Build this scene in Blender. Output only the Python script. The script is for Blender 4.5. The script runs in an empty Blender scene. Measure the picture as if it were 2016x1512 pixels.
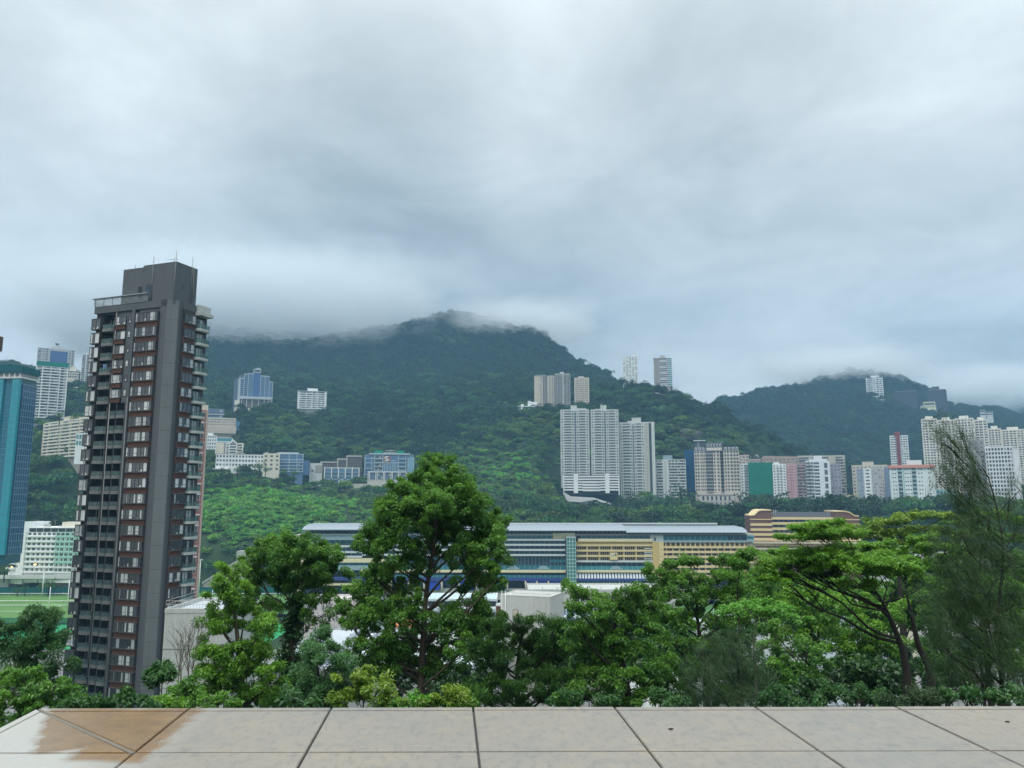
import bpy, bmesh, math, random
import numpy as np
from mathutils import Vector, Matrix, Quaternion
RND = random.Random(7)
NR = np.random.default_rng(11)
sc = bpy.context.scene
COL = sc.collection
R = math.radians

# ------------------------------------------------------------------ camera
CAMZ = 62.0                      # metres above the valley floor
FPX = 1514.0                     # focal length in photo pixels (photo 2016 x 1512)
PITCH = R(8.4)
cam_d = bpy.data.cameras.new('camera')
cam_d.sensor_width = 36.0
cam_d.lens = FPX / 2016.0 * 36.0
cam_d.clip_start = 0.1
cam_d.clip_end = 20000.0
cam = bpy.data.objects.new('camera', cam_d)
COL.objects.link(cam)
cam.location = (0, 0, CAMZ)
cam.rotation_euler = (R(90) + PITCH, 0, 0)
sc.camera = cam

# ------------------------------------------------------------------ exposure
sc.view_settings.view_transform = 'Standard'
sc.view_settings.look = 'None'
sc.view_settings.exposure = 0.0
sc.view_settings.gamma = 1.0
sc.view_settings.use_curve_mapping = False
try:
    sc.cycles.use_denoising = True
    sc.cycles.max_bounces = 14
    sc.cycles.diffuse_bounces = 3
    sc.cycles.glossy_bounces = 3
    sc.cycles.transmission_bounces = 4
    sc.cycles.transparent_max_bounces = 16
    sc.cycles.volume_bounces = 12
    sc.cycles.volume_step_rate = 1.0
    sc.cycles.volume_max_steps = 128
    sc.cycles.caustics_reflective = False
    sc.cycles.caustics_refractive = False
except Exception:
    pass


def P(px, py, D):
    """photo pixel + distance along the ground -> point in the world (metres)"""
    x = (px - 1008.0) / FPX
    y = (756.0 - py) / FPX
    Y = math.cos(PITCH) - y * math.sin(PITCH)
    Z = math.sin(PITCH) + y * math.cos(PITCH)
    s = D / Y
    return Vector((x * s, D, CAMZ + Z * s))


# ------------------------------------------------------------------ sky
SUN_EL, SUN_AZ = 55.0, 205.0     # sun behind the cloud, high and behind the viewer
world = bpy.data.worlds.new('World')
sc.world = world
world.use_nodes = True
wn = world.node_tree.nodes
wl = world.node_tree.links
wn.clear()


def _n(t, **kw):
    n = wn.new(t)
    for k, v in kw.items():
        setattr(n, k, v)
    return n


def _math(op, a, b=None, c=None, clamp=False):
    n = _n('ShaderNodeMath', operation=op)
    n.use_clamp = clamp
    for i, v in enumerate((a, b, c)):
        if v is None:
            continue
        if isinstance(v, (int, float)):
            n.inputs[i].default_value = v
        else:
            wl.new(v, n.inputs[i])
    return n.outputs[0]


wout = _n('ShaderNodeOutputWorld')
bg = _n('ShaderNodeBackground')
wl.new(bg.outputs[0], wout.inputs[0])
nish = _n('ShaderNodeTexSky', sky_type='NISHITA')
nish.sun_disc = False
nish.sun_elevation = R(SUN_EL)
nish.sun_rotation = R(SUN_AZ)
nish.air_density = 1.0
nish.dust_density = 2.0
tc = _n('ShaderNodeTexCoord')
sep = _n('ShaderNodeSeparateXYZ')
wl.new(tc.outputs['Generated'], sep.inputs[0])
dz = _math('ADD', _math('MAXIMUM', sep.outputs[2], 0.0), 0.22)
cx = _math('DIVIDE', sep.outputs[0], dz)
cy = _math('DIVIDE', sep.outputs[1], dz)
comb = _n('ShaderNodeCombineXYZ')
wl.new(cx, comb.inputs[0])
wl.new(cy, comb.inputs[1])


def cloud_noise(scale, detail, rough, dist, off):
    mp = _n('ShaderNodeMapping')
    mp.inputs['Location'].default_value = off
    wl.new(comb.outputs[0], mp.inputs[0])
    nz = _n('ShaderNodeTexNoise')
    nz.inputs['Scale'].default_value = scale
    nz.inputs['Detail'].default_value = detail
    nz.inputs['Roughness'].default_value = rough
    nz.inputs['Distortion'].default_value = dist
    wl.new(mp.outputs[0], nz.inputs['Vector'])
    return nz.outputs[0]


n1 = cloud_noise(0.9, 5.0, 0.5, 0.35, (3.1, 1.7, 0))
n2 = cloud_noise(2.4, 9.0, 0.62, 0.35, (7.4, 2.2, 0))
SKY_BASE = 0.555
v = _math('ADD', _math('MULTIPLY', _math('SUBTRACT', n1, 0.5), 0.50),
          _math('MULTIPLY', _math('SUBTRACT', n2, 0.5), 0.72))
v = _math('ADD', v, SKY_BASE)
# broad lighter and darker banks of the cloud deck (direction, tightness, amount)
for (px, py, k, amp) in (
        (360, 70, 40, 0.20), (1010, 330, 55, 0.14), (1960, 180, 25, 0.16), (1500, 20, 60, -0.04),
        (760, 150, 60, -0.10), (1650, 180, 90, -0.05), (680, 545, 30, -0.20), (1080, 570, 50, -0.15),
        (1350, 690, 200, 0.15), (60, 640, 60, 0.20), (1690, 330, 160, 0.10), (430, 110, 200, 0.12), (1040, 340, 260, 0.13), (880, 180, 120, -0.06), (1600, 110, 160, -0.07), (650, 330, 200, -0.05), (700, 330, 500, 0.05), (1750, 560, 60, -0.09), (1560, 500, 90, 0.04)):
    d = (P(px, py, 100.0) - Vector((0, 0, CAMZ))).normalized()
    dn = _n('ShaderNodeVectorMath', operation='DOT_PRODUCT')
    wl.new(tc.outputs['Generated'], dn.inputs[0])
    dn.inputs[1].default_value = d
    pw = _math('POWER', _math('MAXIMUM', dn.outputs['Value'], 0.0), float(k))
    v = _math('ADD', v, _math('MULTIPLY', pw, amp))
# an overcast dome brightens towards the zenith
v = _math('ADD', v, _math('MULTIPLY', _math('POWER', _math('MAXIMUM', sep.outputs[2], 0.0), 5.0), 3.0))
ramp = _n('ShaderNodeValToRGB')
ramp.color_ramp.elements[0].position = 0.22
ramp.color_ramp.elements[0].color = (0.305, 0.362, 0.378, 1)
ramp.color_ramp.elements[1].position = 0.72
ramp.color_ramp.elements[1].color = (0.790, 0.848, 0.858, 1)
wl.new(v, ramp.inputs[0])
gain = _math('MAXIMUM', _math('DIVIDE', v, 0.72), 1.0)
vm = _n('ShaderNodeVectorMath', operation='SCALE')
wl.new(ramp.outputs[0], vm.inputs[0])
wl.new(gain, vm.inputs['Scale'])
# below the horizon: dull ground tone
lo = _math('MULTIPLY', _math('ADD', sep.outputs[2], 0.06), 16.0, clamp=True)
mixg = _n('ShaderNodeMix', data_type='RGBA')
mixg.inputs['A'].default_value = (0.10, 0.12, 0.11, 1)
wl.new(lo, mixg.inputs['Factor'])
wl.new(vm.outputs[0], mixg.inputs['B'])
nsc = _n('ShaderNodeVectorMath', operation='SCALE')
wl.new(nish.outputs[0], nsc.inputs[0])
nsc.inputs['Scale'].default_value = 0.08
mixs = _n('ShaderNodeMix', data_type='RGBA')
mixs.inputs['Factor'].default_value = 0.98          # closed cloud, a little blue sky light through it
wl.new(nsc.outputs[0], mixs.inputs['A'])
wl.new(mixg.outputs['Result'], mixs.inputs['B'])
wl.new(mixs.outputs['Result'], bg.inputs[0])
bg.inputs[1].default_value = 1.0

sun_d = bpy.data.lights.new('sun', 'SUN')
sun_d.energy = 1.5
sun_d.angle = R(25)
sun_d.color = (1.0, 0.985, 0.95)
sun = bpy.data.objects.new('sun', sun_d)
COL.objects.link(sun)
az = R(SUN_AZ)
sd = Vector((math.sin(az) * math.cos(R(SUN_EL)), math.cos(az) * math.cos(R(SUN_EL)), math.sin(R(SUN_EL))))
sun.rotation_euler = (-sd).to_track_quat('-Z', 'Y').to_euler()
sun.location = (0, 0, 800)

# ------------------------------------------------------------------ materials
MATS = {}


def newmat(name):
    m = bpy.data.materials.new(name)
    m.use_nodes = True
    nt = m.node_tree
    nt.nodes.clear()
    out = nt.nodes.new('ShaderNodeOutputMaterial')
    b = nt.nodes.new('ShaderNodeBsdfPrincipled')
    nt.links.new(b.outputs[0], out.inputs[0])
    return m, nt, b, out


def mixrgb(nt, fac, a, b, mode='MIX'):
    n = nt.nodes.new('ShaderNodeMix')
    n.data_type = 'RGBA'
    n.blend_type = mode
    for s, v_ in (('Factor', fac), ('A', a), ('B', b)):
        i = n.inputs[s] if s == 'Factor' else [q for q in n.inputs if q.name == s and q.type == 'RGBA'][0]
        if isinstance(v_, (int, float)):
            i.default_value = v_
        elif isinstance(v_, (tuple, list)):
            i.default_value = (*v_[:3], 1)
        else:
            nt.links.new(v_, i)
    return [o for o in n.outputs if o.type == 'RGBA'][0]


def noise(nt, scale, detail=4, rough=0.55, stretch=None, coord='Object', vec=None):
    t = nt.nodes.new('ShaderNodeTexCoord')
    src = vec if vec is not None else t.outputs[coord]
    if stretch:
        mp = nt.nodes.new('ShaderNodeMapping')
        mp.inputs['Scale'].default_value = stretch
        nt.links.new(src, mp.inputs[0])
        src = mp.outputs[0]
    n = nt.nodes.new('ShaderNodeTexNoise')
    n.inputs['Scale'].default_value = scale
    n.inputs['Detail'].default_value = detail
    n.inputs['Roughness'].default_value = rough
    nt.links.new(src, n.inputs['Vector'])
    return n.outputs[0]


def maprange(nt, v_, a, b, c=0.0, d=1.0):
    n = nt.nodes.new('ShaderNodeMapRange')
    nt.links.new(v_, n.inputs[0])
    for i, q in enumerate((a, b, c, d)):
        n.inputs[1 + i].default_value = q
    return n.outputs[0]


def wall_mat(col, rough=0.85, dirt=0.35, scale=0.25, name=None):
    """painted render with rain streaks and blotches"""
    key = ('w', tuple(col), rough, dirt, scale)
    if key in MATS:
        return MATS[key]
    m, nt, b, _ = newmat(name or 'painted_wall')
    st = noise(nt, scale * 4, 5, 0.6, (1, 1, 0.08))
    bl = noise(nt, scale, 5, 0.6)
    dark = tuple(c * 0.62 for c in col)
    f1 = maprange(nt, st, 0.45, 0.75, 0.0, dirt)
    f2 = maprange(nt, bl, 0.4, 0.75, 0.0, dirt * 0.8)
    c1 = mixrgb(nt, f1, col, dark)
    c2 = mixrgb(nt, f2, c1, tuple(c * 0.75 for c in col))
    nt.links.new(c2, b.inputs['Base Color'])
    b.inputs['Roughness'].default_value = rough
    b.inputs['Specular IOR Level'].default_value = 0.25
    MATS[key] = m
    return m


def glass_mat(c1, c2=None, rough=0.08, spec=0.5):
    key = ('g', tuple(c1), tuple(c2) if c2 else None, rough, spec)
    if key in MATS:
        return MATS[key]
    m, nt, b, _ = newmat('window_glass')
    if c2:
        oi = nt.nodes.new('ShaderNodeObjectInfo')
        n_ = noise(nt, 0.45, 2, 0.5)
        ad = nt.nodes.new('ShaderNodeMath')
        ad.operation = 'ADD'
        nt.links.new(oi.outputs['Random'], ad.inputs[0])
        nt.links.new(n_, ad.inputs[1])
        f = maprange(nt, ad.outputs[0], 0.4, 1.6)
        nt.links.new(mixrgb(nt, f, c1, c2), b.inputs['Base Color'])
    else:
        b.inputs['Base Color'].default_value = (*c1, 1)
    b.inputs['Roughness'].default_value = rough
    b.inputs['Specular IOR Level'].default_value = spec
    MATS[key] = m
    return m


def metal_mat(col, rough=0.4, metallic=0.0):
    key = ('m', tuple(col), rough, metallic)
    if key in MATS:
        return MATS[key]
    m, nt, b, _ = newmat('painted_metal')
    bl = noise(nt, 0.6, 4, 0.6)
    nt.links.new(mixrgb(nt, maprange(nt, bl, 0.35, 0.75, 0, 0.35), col, tuple(c * 0.7 for c in col)), b.inputs['Base Color'])
    b.inputs['Roughness'].default_value = rough
    b.inputs['Metallic'].default_value = metallic
    MATS[key] = m
    return m


def net_mat(col, cell=(2.0, 1.7)):
    """scaffolding net: sheets of woven cloth laced to a grid of poles"""
    key = ('n', tuple(col), cell)
    if key in MATS:
        return MATS[key]
    m, nt, b, _ = newmat('scaffold_net')
    t = nt.nodes.new('ShaderNodeTexCoord')
    sp = nt.nodes.new('ShaderNodeSeparateXYZ')
    nt.links.new(t.outputs['Object'], sp.inputs[0])
    ad = nt.nodes.new('ShaderNodeMath')
    ad.operation = 'ADD'
    nt.links.new(sp.outputs[0], ad.inputs[0])
    nt.links.new(sp.outputs[1], ad.inputs[1])
    cb = nt.nodes.new('ShaderNodeCombineXYZ')
    nt.links.new(ad.outputs[0], cb.inputs[0])
    nt.links.new(sp.outputs[2], cb.inputs[1])
    br = nt.nodes.new('ShaderNodeTexBrick')
    br.offset = 0.0
    br.inputs['Scale'].default_value = 1.0
    br.inputs['Brick Width'].default_value = cell[0]
    br.inputs['Row Height'].default_value = cell[1]
    br.inputs['Mortar Size'].default_value = 0.06
    br.inputs['Color1'].default_value = (*col, 1)
    br.inputs['Color2'].default_value = (*[c * 0.82 for c in col], 1)
    br.inputs['Mortar'].default_value = (*[c * 0.5 for c in col], 1)
    nt.links.new(cb.outputs[0], br.inputs['Vector'])
    bl = noise(nt, 0.18, 4, 0.6)
    nt.links.new(mixrgb(nt, maprange(nt, bl, 0.35, 0.7, 0, 0.5), br.outputs[0], tuple(c * 0.6 for c in col)), b.inputs['Base Color'])
    b.inputs['Roughness'].default_value = 0.9
    b.inputs['Specular IOR Level'].default_value = 0.1
    MATS[key] = m
    return m


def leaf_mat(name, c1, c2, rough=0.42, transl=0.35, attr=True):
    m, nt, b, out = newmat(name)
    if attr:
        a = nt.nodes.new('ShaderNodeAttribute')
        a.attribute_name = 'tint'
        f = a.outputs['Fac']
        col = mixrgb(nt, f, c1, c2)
    else:
        a = nt.nodes.new('ShaderNodeAttribute')
        a.attribute_name = 'tint'
        oi = nt.nodes.new('ShaderNodeObjectInfo')
        col0 = mixrgb(nt, a.outputs['Fac'], c1, c2)
        h = nt.nodes.new('ShaderNodeHueSaturation')
        nt.links.new(col0, h.inputs['Color'])
        nt.links.new(maprange(nt, oi.outputs['Random'], 0, 1, 0.475, 0.52), h.inputs['Hue'])
        mu = nt.nodes.new('ShaderNodeMath')
        mu.operation = 'FRACT'
        m7 = nt.nodes.new('ShaderNodeMath')
        m7.operation = 'MULTIPLY'
        nt.links.new(oi.outputs['Random'], m7.inputs[0])
        m7.inputs[1].default_value = 7.31
        nt.links.new(m7.outputs[0], mu.inputs[0])
        nt.links.new(maprange(nt, mu.outputs[0], 0, 1, 0.6, 1.35), h.inputs['Value'])
        col = h.outputs[0]
    nt.links.new(col, b.inputs['Base Color'])
    b.inputs['Roughness'].default_value = rough
    b.inputs['Specular IOR Level'].default_value = 0.5
    tr = nt.nodes.new('ShaderNodeBsdfTranslucent')
    nt.links.new(col, tr.inputs[0])
    mx = nt.nodes.new('ShaderNodeMixShader')
    mx.inputs[0].default_value = transl
    nt.links.new(b.outputs[0], mx.inputs[1])
    nt.links.new(tr.outputs[0], mx.inputs[2])
    nt.links.new(mx.outputs[0], out.inputs[0])
    return m


# ------------------------------------------------------------------ mesh helpers
class MB:
    """collects boxes, prisms and tubes; build() links them as ONE mesh object"""

    def __init__(self):
        self.v, self.f, self.mi, self.mats, self.sm = [], [], [], [], []

    def slot(self, m):
        for i, q in enumerate(self.mats):
            if q is m:
                return i
        self.mats.append(m)
        return len(self.mats) - 1

    def box(self, x0, x1, y0, y1, z0, z1, m):
        o = len(self.v)
        self.v += [(x0, y0, z0), (x1, y0, z0), (x1, y1, z0), (x0, y1, z0),
                   (x0, y0, z1), (x1, y0, z1), (x1, y1, z1), (x0, y1, z1)]
        s = self.slot(m)
        for q in ((3, 2, 1, 0), (4, 5, 6, 7), (0, 1, 5, 4), (1, 2, 6, 5), (2, 3, 7, 6), (3, 0, 4, 7)):
            self.f.append(tuple(o + i for i in q))
            self.mi.append(s)
            self.sm.append(False)
        return self

    def prism(self, pts, z0, z1, m, top=True, m_top=None):
        """vertical prism from a counter-clockwise plan outline"""
        o = len(self.v)
        n = len(pts)
        self.v += [(p[0], p[1], z0) for p in pts] + [(p[0], p[1], z1) for p in pts]
        s = self.slot(m)
        for i in range(n):
            j = (i + 1) % n
            self.f.append((o + i, o + j, o + n + j, o + n + i))
            self.mi.append(s)
            self.sm.append(False)
        if top:
            self.f.append(tuple(o + n + i for i in range(n)))
            self.mi.append(self.slot(m_top or m))
            self.f.append(tuple(o + n - 1 - i for i in range(n)))
            self.mi.append(s)
            self.sm += [False, False]
        return self

    def extrude_xz(self, pts, y0, y1, m):
        """outline in the x-z plane (seen from the front, counter-clockwise) given depth y0..y1"""
        o = len(self.v)
        n = len(pts)
        self.v += [(p[0], y0, p[1]) for p in pts] + [(p[0], y1, p[1]) for p in pts]
        s = self.slot(m)
        self.f.append(tuple(o + i for i in range(n)))
        self.f.append(tuple(o + 2 * n - 1 - i for i in range(n)))
        self.mi += [s, s]
        self.sm += [False, False]
        for i in range(n):
            j = (i + 1) % n
            self.f.append((o + j, o + i, o + n + i, o + n + j))
            self.mi.append(s)
            self.sm.append(False)
        return self

    def extrude_yz(self, pts, x0, x1, m):
        o = len(self.v)
        n = len(pts)
        self.v += [(x0, p[0], p[1]) for p in pts] + [(x1, p[0], p[1]) for p in pts]
        s = self.slot(m)
        self.f.append(tuple(o + n - 1 - i for i in range(n)))
        self.f.append(tuple(o + n + i for i in range(n)))
        self.mi += [s, s]
        self.sm += [False, False]
        for i in range(n):
            j = (i + 1) % n
            self.f.append((o + i, o + j, o + n + j, o + n + i))
            self.mi.append(s)
            self.sm.append(False)
        return self

    def tube(self, pts, rad, m, n=6, cap=True):
        pts = [Vector(p) for p in pts]
        if not isinstance(rad, (list, tuple)):
            rad = [rad] * len(pts)
        o = len(self.v)
        s = self.slot(m)
        k = len(pts)
        for i, p in enumerate(pts):
            t = (pts[min(i + 1, k - 1)] - pts[max(i - 1, 0)])
            if t.length < 1e-9:
                t = Vector((0, 0, 1))
            t.normalize()
            a = t.cross(Vector((0.31, 0.95, 0.05)))
            if a.length < 0.1:
                a = t.cross(Vector((1, 0, 0)))
            a.normalize()
            b = t.cross(a)
            for j in range(n):
                an = 2 * math.pi * j / n
                self.v.append(tuple(p + (a * math.cos(an) + b * math.sin(an)) * rad[i]))
        for i in range(k - 1):
            for j in range(n):
                j2 = (j + 1) % n
                self.f.append((o + i * n + j, o + i * n + j2, o + (i + 1) * n + j2, o + (i + 1) * n + j))
                self.mi.append(s)
                self.sm.append(True)
        if cap:
            self.f.append(tuple(o + n - 1 - j for j in range(n)))
            self.f.append(tuple(o + (k - 1) * n + j for j in range(n)))
            self.mi += [s, s]
            self.sm += [False, False]
        return self

    def mesh(self, name):
        me = bpy.data.meshes.new(name)
        me.from_pydata(self.v, [], self.f)
        for m in self.mats:
            me.materials.append(m)
        me.polygons.foreach_set('material_index', self.mi)
        me.polygons.foreach_set('use_smooth', self.sm)
        me.update()
        return me

    def build(self, name, parent=None, kind=None):
        if not self.v:
            return None
        o = bpy.data.objects.new(name, self.mesh(name))
        COL.objects.link(o)
        if parent is not None:
            o.parent = parent
        if kind:
            o['kind'] = kind
        return o


def tag(o, label, cat, group=None, kind=None):
    if label:
        o['label'] = label
    if cat:
        o['category'] = cat
    if group:
        o['group'] = group
    if kind:
        o['kind'] = kind
    return o


def thing(name, label, cat, loc=(0, 0, 0), rz=0.0, group=None):
    o = bpy.data.objects.new(name, None)
    COL.objects.link(o)
    o.location = loc
    o.rotation_euler = (0, 0, rz)
    o.empty_display_size = 1.0
    return tag(o, label, cat, group)


def put(mesh, name, parent, loc=(0, 0, 0), rz=0.0):
    o = bpy.data.objects.new(name, mesh)
    COL.objects.link(o)
    o.parent = parent
    o.location = loc
    o.rotation_euler = (0, 0, rz)
    return o


def copy_tree(o, parent=None):
    c = o.copy()
    COL.objects.link(c)
    if parent is not None:
        c.parent = parent
    for ch in list(o.children):
        copy_tree(ch, c)
    return c
# ------------------------------------------------------------------ terrain
def zpy(py, D):
    return P(1008, py, D).z


NEAR = [(2.5, 58.5), (12, 57.2), (32, 52.4), (56, 46.2), (76, 37), (112, 16), (150, 2.5), (200, 0.0), (520, 0.0)]
# each column: photo x -> [(distance, photo y)] ; entries 'z' are metres where the photo shows nothing
TCOL = {
    -1400: [(600, 'z', 10), (900, 'z', 150), (1400, 'z', 280), (2000, 'z', 330), (3300, 'z', 60)],
    -400: [(560, 'z', 4), (800, 'z', 100), (1000, 'z', 190), (1400, 'z', 230), (2000, 'z', 180), (3300, 'z', 30)],
    0: [(560, 1035), (625, 940), (690, 893), (765, 838), (880, 800), (1040, 745), (1200, 722), (1500, 'z', 170), (3300, 'z', 20)],
    130: [(540, 1065), (590, 1000), (630, 910), (700, 872), (770, 828), (830, 806), (960, 752), (1060, 745), (1400, 'z', 150), (3300, 'z', 20)],
    230: [(540, 1080), (600, 1030), (720, 915), (850, 830), (1000, 770), (1300, 740), (1600, 690), (2200, 'z', 200), (3300, 'z', 20)],
    330: [(540, 1085), (620, 1010), (740, 920), (900, 840), (1050, 785), (1450, 705), (1700, 662), (2200, 'z', 260), (3300, 'z', 20)],
    420: [(540, 1088), (620, 1005), (735, 956), (775, 931), (800, 908), (865, 888), (980, 815), (1300, 738), (1720, 652), (2200, 'z', 280), (3300, 'z', 20)],
    520: [(540, 1088), (620, 1005), (735, 958), (775, 932), (805, 908), (1020, 802), (1300, 745), (1720, 660), (2200, 'z', 280), (3300, 'z', 20)],
    620: [(545, 1085), (620, 1005), (740, 978), (795, 958), (850, 925), (1050, 808), (1350, 740), (1720, 668), (2200, 'z', 280), (3300, 'z', 20)],
    760: [(550, 1070), (620, 1008), (750, 985), (800, 963), (850, 934), (920, 882), (1100, 802), (1430, 722), (1700, 655), (2200, 'z', 280), (3300, 'z', 20)],
    870: [(555, 1060), (630, 1008), (760, 972), (850, 927), (920, 880), (1100, 802), (1420, 715), (1680, 634), (2200, 'z', 260), (3300, 'z', 20)],
    960: [(560, 1050), (640, 1003), (780, 940), (900, 870), (1080, 800), (1400, 712), (1660, 641), (2200, 'z', 240), (3300, 'z', 20)],
    1060: [(560, 1045), (640, 1012), (760, 952), (860, 880), (1000, 798), (1300, 738), (1600, 664), (2100, 'z', 200), (3300, 'z', 20)],
    1110: [(560, 1042), (640, 1024), (740, 1008), (800, 976), (950, 832), (1010, 798), (1300, 750), (1560, 695), (2100, 'z', 170), (3300, 'z', 20)],
    1170: [(560, 1042), (660, 1024), (760, 1008), (830, 972), (950, 832), (1010, 790), (1300, 753), (1450, 734), (1900, 'z', 150), (3300, 'z', 20)],
    1140: [(560, 1042), (650, 1024), (750, 1008), (815, 974), (950, 832), (1010, 794), (1300, 752), (1500, 717), (2000, 'z', 160), (3300, 'z', 20)],
    1200: [(565, 1041), (670, 1023), (770, 1005), (835, 966), (950, 836), (1030, 778), (1300, 755), (1430, 745), (1800, 'z', 150), (3300, 'z', 20)],
    1230: [(570, 1040), (680, 1022), (780, 1002), (840, 962), (950, 840), (1060, 762), (1140, 768), (1300, 760), (1600, 'z', 150), (3300, 'z', 20)],
    1330: [(580, 1036), (680, 1022), (780, 1006), (850, 955), (930, 862), (1050, 778), (1120, 790), (1400, 'z', 120), (3300, 'z', 20)],
    1420: [(580, 1030), (680, 1022), (780, 1006), (850, 955), (920, 880), (1010, 812), (1100, 'z', 150), (1300, 'z', 110), (1500, 848), (1800, 786), (2300, 'z', 110), (3300, 'z', 20)],
    1500: [(590, 1025), (760, 1008), (830, 950), (900, 898), (975, 856), (1060, 'z', 120), (1200, 'z', 100), (1450, 848), (1800, 772), (2300, 'z', 120), (3300, 'z', 20)],
    1580: [(590, 1022), (760, 1008), (840, 940), (920, 903), (1000, 'z', 95), (1150, 'z', 90), (1400, 848), (1800, 768), (2300, 'z', 120), (3300, 'z', 20)],
    1640: [(590, 1018), (760, 1008), (850, 938), (900, 920), (1150, 'z', 85), (1400, 850), (1830, 752), (2300, 'z', 120), (3300, 'z', 20)],
    1690: [(590, 1015), (760, 1008), (880, 935), (1150, 'z', 80), (1400, 852), (1840, 744), (2300, 'z', 120), (3300, 'z', 20)],
    1760: [(590, 1012), (760, 1008), (900, 932), (1100, 'z', 80), (1400, 858), (1840, 748), (2300, 'z', 130), (3300, 'z', 20)],
    1820: [(590, 1010), (760, 1008), (900, 932), (1100, 'z', 80), (1400, 860), (1840, 768), (2200, 'z', 200), (2400, 785), (3300, 'z', 20)],
    1890: [(590, 1010), (760, 1008), (900, 932), (1100, 'z', 80), (1400, 865), (1840, 804), (2100, 'z', 200), (2450, 782), (3300, 'z', 20)],
    1960: [(590, 1010), (760, 1008), (900, 932), (1100, 'z', 80), (1400, 868), (1840, 812), (2100, 'z', 200), (2450, 786), (3300, 'z', 20)],
    2040: [(590, 1010), (760, 1008), (900, 932), (1100, 'z', 80), (1400, 865), (1840, 835), (2100, 'z', 190), (2500, 800), (3300, 'z', 20)],
    2500: [(590, 1005), (900, 930), (1400, 860), (1900, 800), (2500, 790), (3300, 'z', 20)],
    3600: [(590, 'z', 10), (900, 'z', 90), (1400, 'z', 180), (2000, 'z', 260), (3300, 'z', 20)],
}
TU = sorted(TCOL)
DG = np.concatenate([np.linspace(2.5, 60, 24), np.linspace(64, 520, 40), np.linspace(530, 1100, 70), np.linspace(1112, 1950, 62), np.linspace(1975, 3300, 28)])


def _col(u):
    k = list(NEAR)
    for e in TCOL[u]:
        k.append((e[0], e[2] if e[1] == 'z' else zpy(e[1], e[0])))
    d = np.array([a for a, b in k], float)
    z = np.array([b for a, b in k], float)
    # monotone cubic (Fritsch-Carlson)
    h = np.diff(d)
    s = np.diff(z) / h
    m = np.zeros(len(d))
    m[0], m[-1] = s[0], s[-1]
    for i in range(1, len(d) - 1):
        m[i] = 0 if s[i - 1] * s[i] <= 0 else 2 * s[i - 1] * s[i] / (s[i - 1] + s[i])
    i = np.clip(np.searchsorted(d, DG) - 1, 0, len(d) - 2)
    t = (DG - d[i]) / h[i]
    return ((2 * t**3 - 3 * t**2 + 1) * z[i] + (t**3 - 2 * t**2 + t) * h[i] * m[i]
            + (-2 * t**3 + 3 * t**2) * z[i + 1] + (t**3 - t**2) * h[i] * m[i + 1])


PADS = []                        # cut terraces: as EXCL plus the height of the base
ZC = np.array([_col(u) for u in TU])
TUa = np.array(TU, float)


def vnoise(x, y, seed=0):
    """smooth value noise on a lattice, 0..1"""
    xi, yi = np.floor(x).astype(np.int64), np.floor(y).astype(np.int64)
    fx, fy = x - xi, y - yi
    fx, fy = fx * fx * (3 - 2 * fx), fy * fy * (3 - 2 * fy)

    def h(a, b):
        q = (a * 374761393 + b * 668265263 + seed * 1442695041) & 0x7fffffff
        q = ((q ^ (q >> 13)) * 1274126177) & 0x7fffffff
        return ((q ^ (q >> 16)) & 0xffff) / 65535.0
    return (h(xi, yi) * (1 - fx) + h(xi + 1, yi) * fx) * (1 - fy) + (h(xi, yi + 1) * (1 - fx) + h(xi + 1, yi + 1) * fx) * fy


def fbm(x, y, seed=0, o=4):
    t, a, s = 0.0, 0.5, 0.0
    for i in range(o):
        t = t + a * vnoise(x * 2**i, y * 2**i, seed + i)
        s += a
        a *= 0.5
    return t / s


def ground(x, y, bumps=True):
    x = np.asarray(x, float)
    y = np.clip(np.asarray(y, float), 2.5, 3300)
    u = np.clip(1008 + FPX * x / y, TUa[0], TUa[-1])
    i = np.clip(np.searchsorted(TUa, u) - 1, 0, len(TU) - 2)
    t = (u - TUa[i]) / (TUa[i + 1] - TUa[i])
    t = t * t * (3 - 2 * t) * 0.5 + t * 0.5
    j = np.clip(np.searchsorted(DG, y) - 1, 0, len(DG) - 2)
    s = (y - DG[j]) / (DG[j + 1] - DG[j])
    z = (ZC[i, j] * (1 - s) + ZC[i, j + 1] * s) * (1 - t) + (ZC[i + 1, j] * (1 - s) + ZC[i + 1, j + 1] * s) * t
    if bumps:
        amp = np.clip((y - 560) / 1500, 0, 0.15) + np.clip((y - 900) / 500, 0, 0.85) * np.clip((3200 - y) / 600, 0, 1)
        z = z + amp * ((fbm(x / 150, y / 150, 3) - 0.5) * 34 + (fbm(x / 45, y / 45, 9, 3) - 0.5) * 12)
    # terraces cut for the buildings and a falling bank in front of each
    for (cx_, cy_, ux, uy, hl, hd, zb) in PADS:
        m = (np.abs(x - cx_) < hl + 70) & (np.abs(y - cy_) < hl + 90)
        if not m.any():
            continue
        dx, dy = x[m] - cx_, y[m] - cy_
        p, q = np.abs(dx * ux + dy * uy), -dx * uy + dy * ux
        fr = np.maximum(-q - hd, 0)
        out = np.maximum(np.maximum(p - hl, 0), np.maximum(np.where(q > 0, q - hd, fr - 26), 0))
        w = np.clip(1 - out / 22, 0, 1)
        w = w * w * (3 - 2 * w)
        z[m] += w * np.minimum(zb - 0.8 - 0.32 * fr - z[m], 0)
    return z


def gz(x, y):
    return float(ground(np.array([x]), np.array([y]))[0])


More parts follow.
